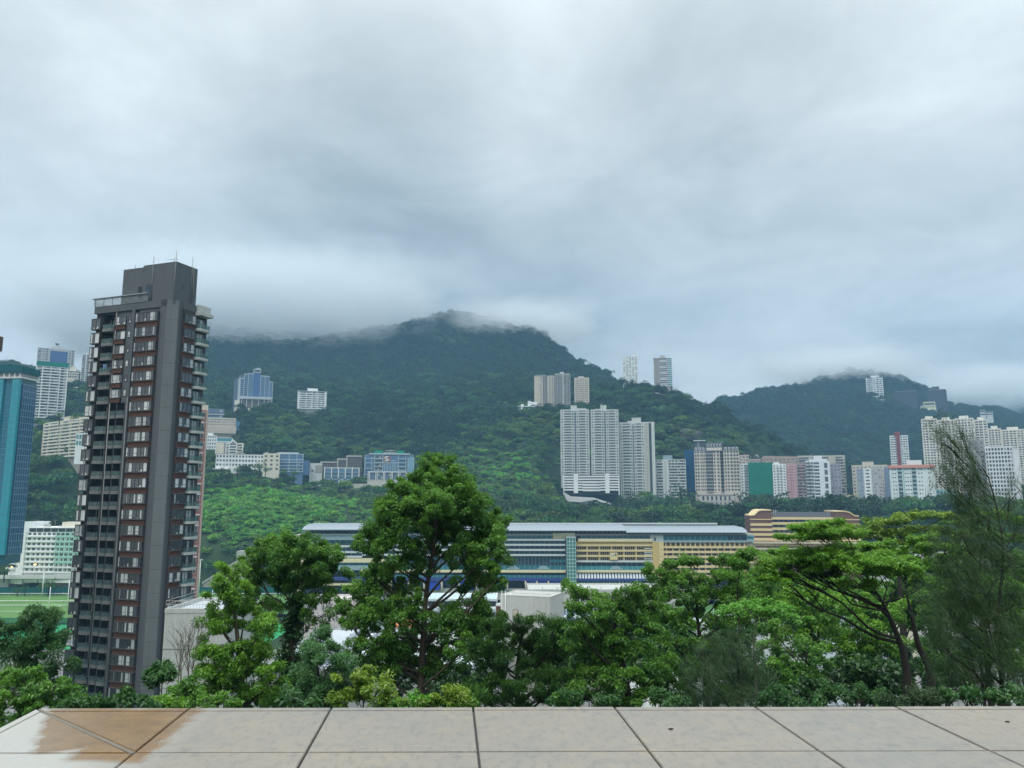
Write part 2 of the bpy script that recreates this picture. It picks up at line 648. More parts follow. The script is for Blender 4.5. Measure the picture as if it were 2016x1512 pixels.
def build_terrain():
    us = np.arange(-1400, 3601, 14.0)
    n, k = len(us), len(DG)
    U, D = np.meshgrid(us, DG, indexing='ij')
    X = (U - 1008) / FPX * D
    Z = ground(X, D)
    co = np.stack([X, D, Z], -1).reshape(-1, 3)
    a = (np.arange(n - 1)[:, None] * k + np.arange(k - 1)[None, :]).ravel()
    f = np.stack([a, a + k, a + k + 1, a + 1], -1)
    me = bpy.data.meshes.new('hills')
    me.vertices.add(len(co))
    me.vertices.foreach_set('co', co.ravel())
    me.loops.add(f.size)
    me.loops.foreach_set('vertex_index', f.ravel())
    me.polygons.add(len(f))
    me.polygons.foreach_set('loop_start', np.arange(len(f)) * 4)
    me.polygons.foreach_set('loop_total', np.full(len(f), 4))
    me.polygons.foreach_set('use_smooth', np.ones(len(f), bool))
    me.update()
    me.validate()
    m, nt, b, _ = newmat('wooded_soil')
    nz = noise(nt, 0.03, 6, 0.6)
    n2_ = noise(nt, 0.6, 4, 0.6)
    c = mixrgb(nt, maprange(nt, nz, 0.35, 0.7), (0.018, 0.040, 0.018), (0.035, 0.060, 0.022))
    c = mixrgb(nt, maprange(nt, n2_, 0.5, 0.8, 0, 0.5), c, (0.050, 0.048, 0.034))
    nt.links.new(c, b.inputs['Base Color'])
    b.inputs['Roughness'].default_value = 1.0
    b.inputs['Specular IOR Level'].default_value = 0.1
    me.materials.append(m)
    o = bpy.data.objects.new('hills', me)
    COL.objects.link(o)
    tag(o, 'wooded green slopes rising steeply around the valley', 'hills', kind='structure')
    return o


EXCL = []                        # footprints kept clear of the hillside wood: (cx, cy, ux, uy, half length, half depth)


# ------------------------------------------------------------------ leaves
def quads_mesh(name, V, mat_, tint, mi=None, mats=None):
    """V: (n,4,3) leaf corners; tint: (n,) per-leaf mix of the two leaf colours"""
    n = len(V)
    me = bpy.data.meshes.new(name)
    me.vertices.add(n * 4)
    me.vertices.foreach_set('co', V.reshape(-1).astype(np.float32))
    me.loops.add(n * 4)
    me.loops.foreach_set('vertex_index', np.arange(n * 4))
    me.polygons.add(n)
    me.polygons.foreach_set('loop_start', np.arange(n) * 4)
    me.polygons.foreach_set('loop_total', np.full(n, 4))
    at = me.attributes.new('tint', 'FLOAT', 'FACE')
    at.data.foreach_set('value', tint.astype(np.float32))
    me.update()
    for q in (mats or [mat_]):
        me.materials.append(q)
    if mi is not None:
        me.polygons.foreach_set('material_index', mi)
    return me


def nrm(a):
    return a / np.maximum(np.linalg.norm(a, axis=-1, keepdims=True), 1e-9)


def leaves(C, out, L, W, droop=0.3, rnd=0.9, up=0.5, fold=0.25, rng=NR):
    """leaf quads at centres C growing roughly along `out`"""
    n = len(C)
    d = nrm(out + rng.normal(0, rnd, (n, 3)) + np.array([0, 0, -droop]))
    nn = nrm(rng.normal(0, 0.6, (n, 3)) + out * 0.4 + np.array([0, 0, up]))
    s = nrm(np.cross(d, nn))
    nn = np.cross(s, d)
    l = (L * rng.uniform(0.65, 1.35, n))[:, None]
    w = (W * rng.uniform(0.7, 1.3, n))[:, None]
    a = C - d * l * 0.5
    t = C + d * l * 0.5 - nn * l * 0.12
    m_ = C - d * l * 0.06
    return np.stack([a, m_ + s * w * 0.5 + nn * w * fold, t, m_ - s * w * 0.5 + nn * w * fold], 1)


def ball(n, rng=NR, shell=0.5):
    v_ = nrm(rng.normal(0, 1, (n, 3)))
    return v_ * (rng.uniform(shell**3, 1, n) ** (1 / 3))[:, None]


# ------------------------------------------------------------------ hillside wood (one mass nobody could count)
def wood_proto(name, mat_, h, r, flat, seed, n=330):
    rng = np.random.default_rng(seed)
    V, T = [], []
    nl = rng.integers(5, 9)
    for k in range(nl):
        a = rng.uniform(0, 2 * math.pi)
        q = rng.uniform(0.15, 0.75) * r
        c = np.array([math.cos(a) * q, math.sin(a) * q, h * rng.uniform(0.5, 0.8)])
        rr = r * rng.uniform(0.35, 0.6)
        pts = ball(n // nl, rng, 0.75)
        pts[:, 2] = np.abs(pts[:, 2]) * 1.1 - 0.25
        o = nrm(pts)
        pc = c + pts * np.array([rr, rr, rr * flat])
        V.append(leaves(pc, o, 1.25, 0.75, 0.1, 0.7, 0.8, 0.2, rng))
        T.append(np.clip(rng.normal(0.5, 0.25, len(pc)) + (k / nl - 0.5) * 0.5, 0, 1))
    me = quads_mesh(name, np.concatenate(V), mat_, np.concatenate(T))
    return bpy.data.objects.new(name, me)      # not linked: only the wood uses it


def build_wood():
    pal = [((0.010, 0.044, 0.017), (0.024, 0.078, 0.026)),     # dark evergreen
           ((0.024, 0.098, 0.023), (0.054, 0.168, 0.032)),     # mid green
           ((0.095, 0.285, 0.038), (0.170, 0.420, 0.052)),     # bright green scrub
           ((0.065, 0.150, 0.024), (0.120, 0.225, 0.034))]     # yellowish green
    pc = bpy.data.collections.new('wood_sources')
    k = 0
    for ci, (a, b_) in enumerate(pal):
        m_ = leaf_mat('wood_leaf', a, b_, 0.6, 0.3, attr=False)
        for s in range(2):
            h = (8.5, 8.0, 5.0, 7.5)[ci]
            r = (5.0, 5.2, 4.6, 5.0)[ci]
            o = wood_proto('wood_crown', m_, h, r, (0.95, 0.85, 0.7, 0.9)[ci], 100 + k)
            pc.objects.link(o)
            k += 1
    # scatter: jittered polar grid, spacing grows with distance
    pts = []
    D = 522.0
    while D < 2700:
        sp = 7.4 if D < 1150 else (8.0 if D < 2000 else 12.0)
        half = D * (1180 / FPX)
        xs = np.arange(-half, half, sp)
        pts.append(np.stack([xs + NR.uniform(-sp, sp, len(xs)) * 0.6, D + NR.uniform(-sp, sp, len(xs)) * 0.6], -1))
        D += sp * 0.95
    n_wood = sum(len(p) for p in pts)
    # closer, lower scrub on the bright slope above the playing field
    D = 525.0
    while D < 720:
        xs = np.arange(-0.46 * D, -0.16 * D, 3.4)
        pts.append(np.stack([xs + NR.uniform(-1.7, 1.7, len(xs)), D + NR.uniform(-1.7, 1.7, len(xs))], -1))
        D += 3.2
    pts = np.concatenate(pts)
    x, y = pts[:, 0], pts[:, 1]
    u = 1008 + FPX * x / y
    z = ground(x, y)
    keep = z > 2.5
    fill = np.zeros(len(x), bool)
    fill[n_wood:] = True
    for (cx_, cy_, ux, uy, hl, hd) in EXCL:
        dx, dy = x - cx_, y - cy_
        q_ = -dx * uy + dy * ux
        keep &= ~((np.abs(dx * ux + dy * uy) < hl) & (q_ < hd) & (q_ > -hd - 6))
    # hidden back slopes carry nothing the photo could see: keep only what a viewer near the camera sees
    el = (z + 12 - CAMZ) / y
    order = np.argsort(y)
    nb = 420
    ub = np.clip(((u + 250) / 2500 * nb).astype(int), 0, nb - 1)
    mx = np.full(nb, -9.0)
    vis = np.zeros(len(y), bool)
    for i in order:
        b_ = ub[i]
        lo_, hi_ = max(0, b_ - 1), min(nb, b_ + 2)
        vis[i] = el[i] > mx[lo_:hi_].min() - 0.012
        e = (z[i] - CAMZ) / y[i]
        if e > mx[b_]:
            mx[b_] = e
    keep &= vis
    py0 = 756 - FPX * np.tan(np.arctan2(z - CAMZ, y) - PITCH)
    keep &= ~fill | (np.exp(-(((u - 520) / 190)**2 + ((py0 - 1015) / 60)**2)) > 0.25 + 0.5 * fbm(x / 30, y / 30, 31))
    x, y, z, u, fill = x[keep], y[keep], z[keep], u[keep], fill[keep]
    py_ = 756 - FPX * np.tan(np.arctan2(z - CAMZ, y) - PITCH)
    big = fbm(x / 90, y / 90, 21)
    sm = NR.uniform(0, 1, len(x))
    # scrubby bright slope above the playing field, mixed wood elsewhere
    scrub = np.exp(-(((u - 520) / 190)**2 + ((py_ - 1015) / 60)**2)) + 0.6 * np.exp(-(((u - 1000) / 110)**2 + ((py_ - 930) / 70)**2)) * (y < 900) + 0.5 * np.exp(-(((u - 640) / 160)**2 + ((py_ - 1040) / 40)**2))
    q = (big - 0.5) * 1.5 + 0.5 + 0.34 * (sm - 0.5)
    ty = np.where(q < 0.47, 0, np.where(q < 0.62, 1, 3))
    ty = np.where((y < 700) & (q > 0.42) & (ty == 0), 1, ty)
    ty = np.where(scrub > 0.30 + 0.4 * (sm - 0.4), 2, ty)
    ty = np.where(fill, 2, ty)
    ty = np.where((y > 960) & (ty >= 2), 1, ty)
    ty = np.where((y > 960) & (sm < 0.45 + (y - 960) / 900), 0, ty)
    idx = ty * 2 + NR.integers(0, 2, len(x))
    scl = NR.uniform(0.6, 1.15, len(x)) * np.where(NR.uniform(0, 1, len(x)) < 0.2, 1.6, 1.0) * (0.75 + 0.6 * fbm(x / 60, y / 60, 5)) * np.where(y > 1150, 1.05, 1.0) * np.where(y > 2000, 1.5, 1.0)
    scl = np.where(ty == 2, scl * 0.72, scl)
    n = len(x)
    me = bpy.data.meshes.new('hillside_wood')
    me.vertices.add(n)
    me.vertices.foreach_set('co', np.stack([x, y, z - 1.2], -1).ravel())
    for nm, tp, val in (('pick', 'INT', idx), ('size', 'FLOAT', scl), ('turn', 'FLOAT', NR.uniform(0, 6.28, n))):
        at = me.attributes.new(nm, tp, 'POINT')
        at.data.foreach_set('value', val.astype(np.int32 if tp == 'INT' else np.float32))
    o = bpy.data.objects.new('hillside_wood', me)
    COL.objects.link(o)
    ng = bpy.data.node_groups.new('scatter_wood', 'GeometryNodeTree')
    ng.interface.new_socket('Geometry', in_out='INPUT', socket_type='NodeSocketGeometry')
    ng.interface.new_socket('Geometry', in_out='OUTPUT', socket_type='NodeSocketGeometry')
    N, Lk = ng.nodes, ng.links
    gi, go = N.new('NodeGroupInput'), N.new('NodeGroupOutput')
    m2p = N.new('GeometryNodeMeshToPoints')
    ci_ = N.new('GeometryNodeCollectionInfo')
    ci_.inputs['Collection'].default_value = pc
    ci_.inputs['Separate Children'].default_value = True
    ci_.inputs['Reset Children'].default_value = True
    iop = N.new('GeometryNodeInstanceOnPoints')
    iop.inputs['Pick Instance'].default_value = True

    def attr(nm, tp):
        a_ = N.new('GeometryNodeInputNamedAttribute')
        a_.data_type = tp
        a_.inputs[0].default_value = nm
        return [s for s in a_.outputs if s.enabled and s.name == 'Attribute'][0]
    cbx = N.new('ShaderNodeCombineXYZ')
    Lk.new(attr('turn', 'FLOAT'), cbx.inputs[2])
    e2r = N.new('FunctionNodeEulerToRotation')
    Lk.new(cbx.outputs[0], e2r.inputs[0])
    Lk.new(gi.outputs[0], m2p.inputs[0])
    Lk.new(m2p.outputs[0], iop.inputs['Points'])
    Lk.new(ci_.outputs[0], iop.inputs['Instance'])
    Lk.new(attr('pick', 'INT'), iop.inputs['Instance Index'])
    Lk.new(e2r.outputs[0], iop.inputs['Rotation'])
    Lk.new(attr('size', 'FLOAT'), iop.inputs['Scale'])
    Lk.new(iop.outputs[0], go.inputs[0])
    md = o.modifiers.new('scatter', 'NODES')
    md.node_group = ng
    tag(o, 'dense green wood covering the hills behind the grandstand and towers', 'woodland', kind='stuff')
    print('wood crowns', n)
    return o
# ------------------------------------------------------------------ buildings
WHITE = (0.82, 0.84, 0.83)
CREAM = (0.74, 0.69, 0.57)
PALE = (0.63, 0.65, 0.63)
GREY = (0.30, 0.31, 0.32)
G_DARK = glass_mat((0.030, 0.040, 0.048), (0.085, 0.10, 0.115))
G_BLUE = glass_mat((0.06, 0.13, 0.25), (0.12, 0.22, 0.36))
G_CURT = glass_mat((0.30, 0.32, 0.32), (0.52, 0.54, 0.52), 0.3)
G_TEAL = glass_mat((0.03, 0.17, 0.21), (0.07, 0.30, 0.34))
M_FRAME = metal_mat((0.45, 0.46, 0.46), 0.5)
M_DARKFRAME = metal_mat((0.05, 0.05, 0.055), 0.5)
M_CONC = wall_mat((0.42, 0.42, 0.40), 0.9, 0.5)
M_VOID = metal_mat((0.028, 0.030, 0.033), 0.9)
WIN_CACHE = {}


def win_mesh(w, h, var, frame=M_FRAME, glasses=(G_DARK, G_CURT), mull=2, t=0.07):
    key = (round(w, 2), round(h, 2), var, id(frame), tuple(id(g) for g in glasses), mull)
    if key in WIN_CACHE:
        return WIN_CACHE[key]
    b = MB()
    rg = random.Random(var * 77 + 5)
    f = min(0.10, w * 0.08)
    n = max(1, mull)
    pw = (w - f * (n + 1)) / n
    for i in range(n):
        x0 = -w / 2 + f + i * (pw + f)
        g = glasses[1] if (len(glasses) > 1 and rg.random() < 0.28) else glasses[0]
        b.box(x0, x0 + pw, -0.02, 0.03, f, h - f, g)
    b.box(-w / 2, w / 2, -t, 0.03, 0, f, frame)
    b.box(-w / 2, w / 2, -t, 0.03, h - f, h, frame)
    for i in range(n + 1):
        x0 = -w / 2 + i * (pw + f)
        b.box(x0, x0 + f, -t * 0.9, 0.03, f, h - f, frame)
    WIN_CACHE[key] = b.mesh('window')
    return WIN_CACHE[key]


class Bld:
    """a building on a front line seen between two photo columns; local x along the front, y into it, z up"""

    def __init__(s, name, label, cat, px0, px1, ytop, ybase, D0, D1=None, depth=16.0, down=14.0, group=None, clear=3.0, H=None, yref=None, face=None):
        if face is None:
            face = D1 is None or abs(D1 - D0) < 13
        D1 = D1 or D0
        if face:                                                 # front square to the line of sight
            f0, f1 = (math.atan2(P(q, ybase, 100.0).x, 100.0) for q in (px0, px1))
            r_ = 0.5 * (D0 + D1) / math.cos(0.5 * (f0 + f1))
            D0, D1 = r_ * math.cos(f0), r_ * math.cos(f1)
        a, b = P(px0, ybase, D0), P(px1, ybase, D1)
        if yref:                                                  # columns read at another height of the photo
            a.x, b.x = P(px0, yref, D0).x, P(px1, yref, D1).x
        d = Vector((b.x - a.x, b.y - a.y, 0))
        s.W = d.length
        s.ang = math.atan2(d.y, d.x)
        s.a, s.d = a, d.normalized()
        s.zb = min(a.z, b.z)
        Dm = (D0 + D1) / 2
        s.H = H or (P(0.5 * (px0 + px1), ytop, Dm).z - s.zb)
        s.depth = depth
        s.down = down
        s.root = thing(name, label, cat, (a.x, a.y, s.zb), s.ang, group)
        s.wall = MB()
        s.roof = MB()
        s.wins = []
        s.nb = 0
        n = Vector((-s.d.y, s.d.x, 0))
        c = a + d * 0.5 + n * (depth * 0.5)
        EXCL.append((c.x, c.y, s.d.x, s.d.y, s.W / 2 + clear, depth / 2 + clear))
        PADS.append((c.x, c.y, s.d.x, s.d.y, s.W / 2 + 1, depth / 2 + 1, s.zb))

    def U(s, px, py=980):
        """local x where the sight line of a photo column meets the front"""
        q = P(px, py, 100.0)
        # ray (0,0)+t*(q.x,q.y) meets a + r*d
        det = q.x * (-s.d.y) - q.y * (-s.d.x)
        t = (s.a.x * (-s.d.y) - s.a.y * (-s.d.x)) / det
        hit = Vector((q.x * t, q.y * t, 0))
        return (hit - Vector((s.a.x, s.a.y, 0))).dot(s.d)

    def Z(s, py, px=None):
        D = s.a.y if px is None else s.a.y + s.d.y * s.U(px)
        return P(1008, py, D).z - s.zb

    def core(s, m, z1=None, x0=0.0, x1=None, y0=0.0, y1=None, z0=None):
        s.wall.box(x0, s.W if x1 is None else x1, y0, s.depth if y1 is None else y1,
                   -s.down if z0 is None else z0, s.H if z1 is None else z1, m)
        return s

    def slabs(s, zs, m, x0=0.0, x1=None, out=0.5, th=1.0, y1=0.1):
        for z in zs:
            s.wall.box(x0, s.W if x1 is None else x1, -out, y1, z, z + th, m)

    def piers(s, xs, m, w=0.6, out=0.45, z0=0.0, z1=None):
        for x in xs:
            s.wall.box(x - w / 2, x + w / 2, -out, 0.1, z0, s.H if z1 is None else z1, m)

    def win(s, x, z, w, h, face='F', y=0.0, frame=M_FRAME, glasses=(G_DARK, G_CURT), mull=2, off=None):
        s.wins.append((x, z, w, h, face, y, frame, glasses, mull))

    def grid(s, cols, rows, x0=0.0, x1=None, z0=0.0, z1=None, fw=0.55, fh=0.5, zoff=0.28, face='F', y=0.0, skip=0.0, **kw):
        x1 = (s.depth if face in 'LR' else s.W) if x1 is None else x1
        z1 = s.H if z1 is None else z1
        cw, rh = (x1 - x0) / cols, (z1 - z0) / rows
        rg = random.Random(int(s.W * 100) + cols)
        for r in range(rows):
            for c in range(cols):
                if rg.random() < skip:
                    continue
                s.win(x0 + (c + 0.5) * cw, z0 + (r + zoff) * rh, cw * fw, rh * fh, face, y, **kw)

    def ribbons(s, rows, x0=0.0, x1=None, z0=0.0, z1=None, zoff=0.36, fh=0.52, glass=G_DARK, y=0.0, face='F', mull=3.0, name='window_band', jitter=0.3):
        """one band of glazing per storey, each a part of its own"""
        x1 = (s.depth if face in 'LR' else s.W) if x1 is None else x1
        z1 = s.H if z1 is None else z1
        rh = (z1 - z0) / rows
        w = x1 - x0
        n = max(1, int(round(w / mull)))
        for k in range(3):
            key = ('rb', round(w, 2), round(rh * fh, 2), n, id(glass), k)
            if key in WIN_CACHE:
                continue
            b = MB()
            rg = random.Random(k * 13 + 3)
            cw = w / n
            h = rh * fh
            for i in range(n):
                g = G_CURT if rg.random() < jitter else glass
                b.box(i * cw + 0.12, (i + 1) * cw - 0.12, -0.03, 0.03, 0.0, h, g)
                b.box(i * cw - 0.12, i * cw + 0.12, -0.06, 0.03, 0.0, h, M_FRAME)
            WIN_CACHE[key] = b.mesh(name)
        for r in range(rows):
            me = WIN_CACHE[('rb', round(w, 2), round(rh * fh, 2), n, id(glass), RND.randrange(3))]
            z = z0 + (r + zoff) * rh
            if face == 'F':
                put(me, name, s.root, (x0, y - 0.04, z))
            elif face == 'R':
                put(me, name, s.root, (s.W + 0.04 + y, x0, z), R(90))
            else:
                put(me, name, s.root, (-0.04 - y, x1, z), R(-90))

    def balcony(s, x, z, w, m, out=1.2, rail=0.95, glassy=None, y=0.0, th=0.25):
        key = ('bal', round(w, 2), id(m), round(out, 2), id(glassy), round(rail, 2))
        if key not in WIN_CACHE:
            b = MB()
            b.box(-w / 2, w / 2, -out, 0.02, 0, th, m)
            g = glassy or m
            b.box(-w / 2, w / 2, -out, -out + 0.1, th, th + rail, g)
            b.box(-w / 2, -w / 2 + 0.1, -out + 0.1, 0.0, th, th + rail, g)
            b.box(w / 2 - 0.1, w / 2, -out + 0.1, 0.0, th, th + rail, g)
            WIN_CACHE[key] = b.mesh('balcony')
        put(WIN_CACHE[key], 'balcony', s.root, (x, y, z))
        s.nb += 1

    def parapet(s, m, h=1.1, x0=0.0, x1=None, y0=0.0, y1=None, z=None, t=0.3):
        x1 = s.W if x1 is None else x1
        y1 = s.depth if y1 is None else y1
        z = s.H if z is None else z
        e = 0.06
        s.roof.box(x0 - e, x1 + e, y0 - e, y0 + t, z + 0.003, z + h, m)
        s.roof.box(x0 - e, x1 + e, y1 - t, y1 + e, z + 0.003, z + h, m)
        s.roof.box(x0 - e, x0 + t, y0 + t, y1 - t, z + 0.003, z + h, m)
        s.roof.box(x1 - t, x1 + e, y0 + t, y1 - t, z + 0.003, z + h, m)

    def house(s, x0, x1, h, m, y0=3.0, y1=None, z=None):
        """lift or tank house on the roof"""
        z = s.H if z is None else z
        s.roof.box(x0, x1, y0, s.depth - 3.0 if y1 is None else y1, z + 0.006, z + h, m)
        s.roof.box(x0 - 0.25, x1 + 0.25, y0 - 0.25, (s.depth - 3.0 if y1 is None else y1) + 0.25, z + h, z + h + 0.25, m)

    def clutter(s, n=5, m=M_CONC, seed=1, z=None):
        """small tanks and plant on the roof"""
        rg = random.Random(seed)
        z = s.H if z is None else z
        for i in range(n):
            x, y = rg.uniform(0.1, 0.85) * s.W, rg.uniform(0.15, 0.7) * s.depth
            w, d, h = rg.uniform(0.8, 3.0), rg.uniform(0.8, 2.5), rg.uniform(0.6, 2.2)
            s.roof.box(x, x + w, y, y + d, z + 0.004 * (i + 2), z + h, m)
        s.roof.tube([(s.W * 0.3, s.depth * 0.4, z), (s.W * 0.3, s.depth * 0.4, z + 4.5)], 0.06, M_FRAME, 5)

    def finish(s, wall='wall', roof='roof', limit=100):
        s.wall.build(wall, s.root)
        s.roof.build(roof, s.root)
        # the nearest-looking windows as parts, any beyond a hundred as one
        ws = sorted(s.wins, key=lambda q: -q[2] * q[3] * (1.0 if q[4] == 'F' else 0.5))
        rest = MB()
        for i, (x, z, w, h, face, y, frame, glasses, mull) in enumerate(ws):
            var = RND.randrange(4)
            if face == 'F':
                loc, rz = (x, y - 0.03, z), 0.0
            elif face == 'R':
                loc, rz = (s.W + 0.03 + y, x, z), R(90)
            else:
                loc, rz = (-0.03 - y, x, z), R(-90)
            me = win_mesh(w, h, var, frame, glasses, mull)
            if i < limit:
                put(me, 'window', s.root, loc, rz)
            else:
                M_ = Matrix.Translation(loc) @ Matrix.Rotation(rz, 4, 'Z')
                o = len(rest.v)
                rest.v += [tuple(M_ @ v_.co) for v_ in me.vertices]
                for p in me.polygons:
                    rest.f.append(tuple(o + q for q in p.vertices))
                    rest.mi.append(rest.slot(me.materials[p.material_index]))
                    rest.sm.append(False)
        rest.build('windows', s.root, kind='stuff')
        return s.root
# ------------------------------------------------------------------ the tall brown and grey tower near the viewer
def glass_clear(col, alpha, name):
    m, nt, b, out = newmat(name)
    b.inputs['Base Color'].default_value = (*col, 1)
    b.inputs['Roughness'].default_value = 0.05
    b.inputs['Specular IOR Level'].default_value = 0.6
    tr = nt.nodes.new('ShaderNodeBsdfTransparent')
    tr.inputs[0].default_value = (0.75, 0.92, 0.90, 1)
    mx = nt.nodes.new('ShaderNodeMixShader')
    mx.inputs[0].default_value = alpha
    nt.links.new(tr.outputs[0], mx.inputs[1])
    nt.links.new(b.outputs[0], mx.inputs[2])
    nt.links.new(mx.outputs[0], out.inputs[0])
    return m


def hero_tower():
    a, c = P(187, 600, 155.0), P(340, 588, 148.0)
    d = Vector((c.x - a.x, c.y - a.y, 0))
    W = d.length
    ang = math.atan2(d.y, d.x)
    zb = gz(c.x, c.y) - 1.0
    H = c.z - zb
    root = thing('apartment_tower', 'tall grey and brown apartment tower with bay windows and glass balconies, left', 'apartment tower', (a.x, a.y, zb), ang)
    D = 9.6
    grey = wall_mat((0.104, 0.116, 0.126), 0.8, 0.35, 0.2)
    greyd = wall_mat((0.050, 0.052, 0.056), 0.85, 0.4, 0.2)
    lite = wall_mat((0.168, 0.184, 0.192), 0.8, 0.45, 0.3)
    brown = wall_mat((0.092, 0.044, 0.030), 0.8, 0.4, 0.5)
    slab = wall_mat((0.185, 0.19, 0.19), 0.85, 0.5, 0.4)
    pale = wall_mat((0.46, 0.49, 0.47), 0.85, 0.4, 0.4)
    ledge = metal_mat((0.10, 0.085, 0.08), 0.7)
    fr = M_DARKFRAME
    g1 = glass_mat((0.030, 0.036, 0.042), (0.085, 0.098, 0.108), 0.06, 0.95)
    g2 = glass_mat((0.34, 0.38, 0.40), (0.70, 0.73, 0.73), 0.15, 0.8)
    rail = glass_clear((0.20, 0.27, 0.27), 0.26, 'balcony_glass')
    pipe = metal_mat((0.24, 0.24, 0.24), 0.5)
    ph = 2.985
    n = 27
    zs = [P(300, 633, 150).z - zb - k * ph for k in range(n)]     # sill height of each storey's bay
    zs = [z for z in zs if z > 1.5]
    zrec = zs[5] - 1.15                                           # below this the left half falls back into deep balconies
    w = MB()
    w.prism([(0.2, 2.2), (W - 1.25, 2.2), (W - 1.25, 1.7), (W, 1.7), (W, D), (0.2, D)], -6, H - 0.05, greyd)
    # corner pier with its pale chamfer
    w.prism([(17.45, 0), (W - 1.35, 0), (W - 1.35, 2.2), (17.45, 2.2)], -6, H, grey)
    w.prism([(W - 1.35, -0.02), (W + 0.02, 1.55), (W + 0.02, 1.8), (W - 1.35, 2.2)], -6, H + 0.01, lite)
    w.box(W - 1.0, W + 0.01, 1.8, 2.75, -6, H + 0.015, grey)
    # left face
    w.box(11.85, 17.45, 0.25, 2.2, -6, H - 0.02, grey)
    w.box(10.2, 10.95, 0.0, 2.2, -6, H - 0.01, grey)
    w.box(5.75, 10.2, 0.35, 2.2, zrec, H - 0.015, grey)
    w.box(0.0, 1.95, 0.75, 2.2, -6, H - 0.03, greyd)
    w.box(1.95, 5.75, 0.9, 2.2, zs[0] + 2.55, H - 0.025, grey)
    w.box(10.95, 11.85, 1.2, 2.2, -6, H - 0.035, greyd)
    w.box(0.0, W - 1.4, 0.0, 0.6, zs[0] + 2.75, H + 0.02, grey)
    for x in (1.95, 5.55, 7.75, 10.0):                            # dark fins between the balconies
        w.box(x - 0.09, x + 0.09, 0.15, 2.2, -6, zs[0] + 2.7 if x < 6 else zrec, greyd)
    # right face
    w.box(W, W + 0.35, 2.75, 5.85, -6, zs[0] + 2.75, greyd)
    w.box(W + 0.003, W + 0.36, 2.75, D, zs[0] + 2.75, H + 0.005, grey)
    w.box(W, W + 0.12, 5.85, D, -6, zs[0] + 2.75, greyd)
    for z in zs:
        w.box(11.9, 17.4, -0.42, 0.3, z - 1.10, z - 0.14, brown)
        w.box(11.8, 17.45, -0.66, 0.3, z - 0.14, z + 0.0, ledge)
        w.box(11.8, 17.45, -0.66, 0.3, z + 1.78, z + 1.88, ledge)
        w.box(W + 0.3, W + 0.62, 2.85, 5.75, z - 1.10, z - 0.14, brown)
        w.box(W + 0.3, W + 0.86, 2.8, 5.82, z - 0.14, z, ledge)
        w.box(W + 0.3, W + 0.86, 2.8, 5.82, z + 1.78, z + 1.88, ledge)
        w.box(-0.55, 1.9, -0.05, 0.8, z - 0.62, z - 0.5, ledge)
        w.box(-0.55, 1.9, -0.05, 0.8, z + 1.62, z + 1.72, ledge)
        if z > zrec:
            w.box(6.0, 8.6, -0.08, 0.4, z - 1.1, z - 0.2, brown)
            w.box(5.95, 8.65, -0.2, 0.4, z - 0.2, z - 0.1, ledge)
    for k in range(0, 60, 1):                                     # panel joints on the chamfer
        z = H - 4 - k * 4.4
        if z < 0:
            break
        w.prism([(W - 1.36, -0.035), (W + 0.035, 1.56), (W + 0.01, 1.6), (W - 1.36, 0.0)], z, z + 0.05, greyd)
    w.build('wall', root)
    # drain pipes
    for k, (x, y, z1) in enumerate(((5.85, 0.22, zs[0] + 3.4), (6.05, 0.1, zs[0] + 3.2), (10.75, -0.1, zrec + 1), (10.95, 0.9, H - 3))):
        MB().tube([(x, y, -2), (x, y, z1)], 0.075, pipe, 6).build('drain_pipe', root)

    # window meshes: a boxed-out bay of several lights, curtains drawn in some
    def bay(wd, h, out, nl, var):
        b = MB()
        rg = random.Random(var * 31 + nl)
        f = 0.09
        pw = wd / nl
        for i in range(nl):
            g = g2 if rg.random() < 0.33 else g1
            x0 = -wd / 2 + i * pw
            b.box(x0 + f / 2, x0 + pw - f / 2, -out + 0.03, -out + 0.06, 0.05, h - 0.05, g)
            if rg.random() < 0.45 and g is g1:
                q = rg.uniform(0.15, 0.45) * pw
                b.box(x0 + f / 2, x0 + q, -out + 0.022, -out + 0.03, 0.06, h - 0.06, g2)
            if i % 2 == 0:
                b.box(x0 + f / 2, x0 + pw - f / 2, -out, -out + 0.08, h * 0.33, h * 0.33 + 0.06, fr)
        for i in range(nl + 1):
            x0 = -wd / 2 + i * pw
            b.box(x0 - f / 2, x0 + f / 2, -out - 0.02, -out + 0.1, 0, h, fr)
        b.box(-wd / 2, wd / 2, -out - 0.021, -out + 0.1, 0, 0.07, fr)
        b.box(-wd / 2, wd / 2, -out - 0.021, -out + 0.1, h - 0.07, h, fr)
        for sx in (-1, 1):
            xa = sx * (wd / 2 - 0.04)
            b.box(min(xa, xa - sx * 0.03), max(xa, xa - sx * 0.03), -out + 0.1, 0.3, 0.03, h - 0.03, g1)
        for i in range(rg.randrange(0, 4)):                       # things kept on the sill, seen through the glass
            x0 = rg.uniform(-0.42, 0.36) * wd
            s = rg.uniform(0.12, 0.32)
            b.box(x0, x0 + s, -out + 0.012, -out + 0.03, 0.07, 0.07 + s * rg.uniform(0.8, 1.6), g2)
        return b.mesh('bay_window')
    big = [bay(5.5, 1.78, 0.6, 6, k) for k in range(6)]
    side = [bay(2.9, 1.78, 0.5, 3, k + 9) for k in range(4)]
    left = [bay(2.35, 2.12, 0.75, 2, k + 20) for k in range(4)]
    mid = [bay(2.5, 1.75, 0.15, 2, k + 30) for k in range(4)]
    small = [bay(0.75, 1.3, 0.05, 1, k + 40) for k in range(2)]
    door = [bay(2.9, 2.2, 0.05, 4, k + 50) for k in range(3)]
    door2 = [bay(1.8, 2.2, 0.05, 2, k + 60) for k in range(3)]
    for m_ in door + door2:
        m_.name = 'balcony_door'

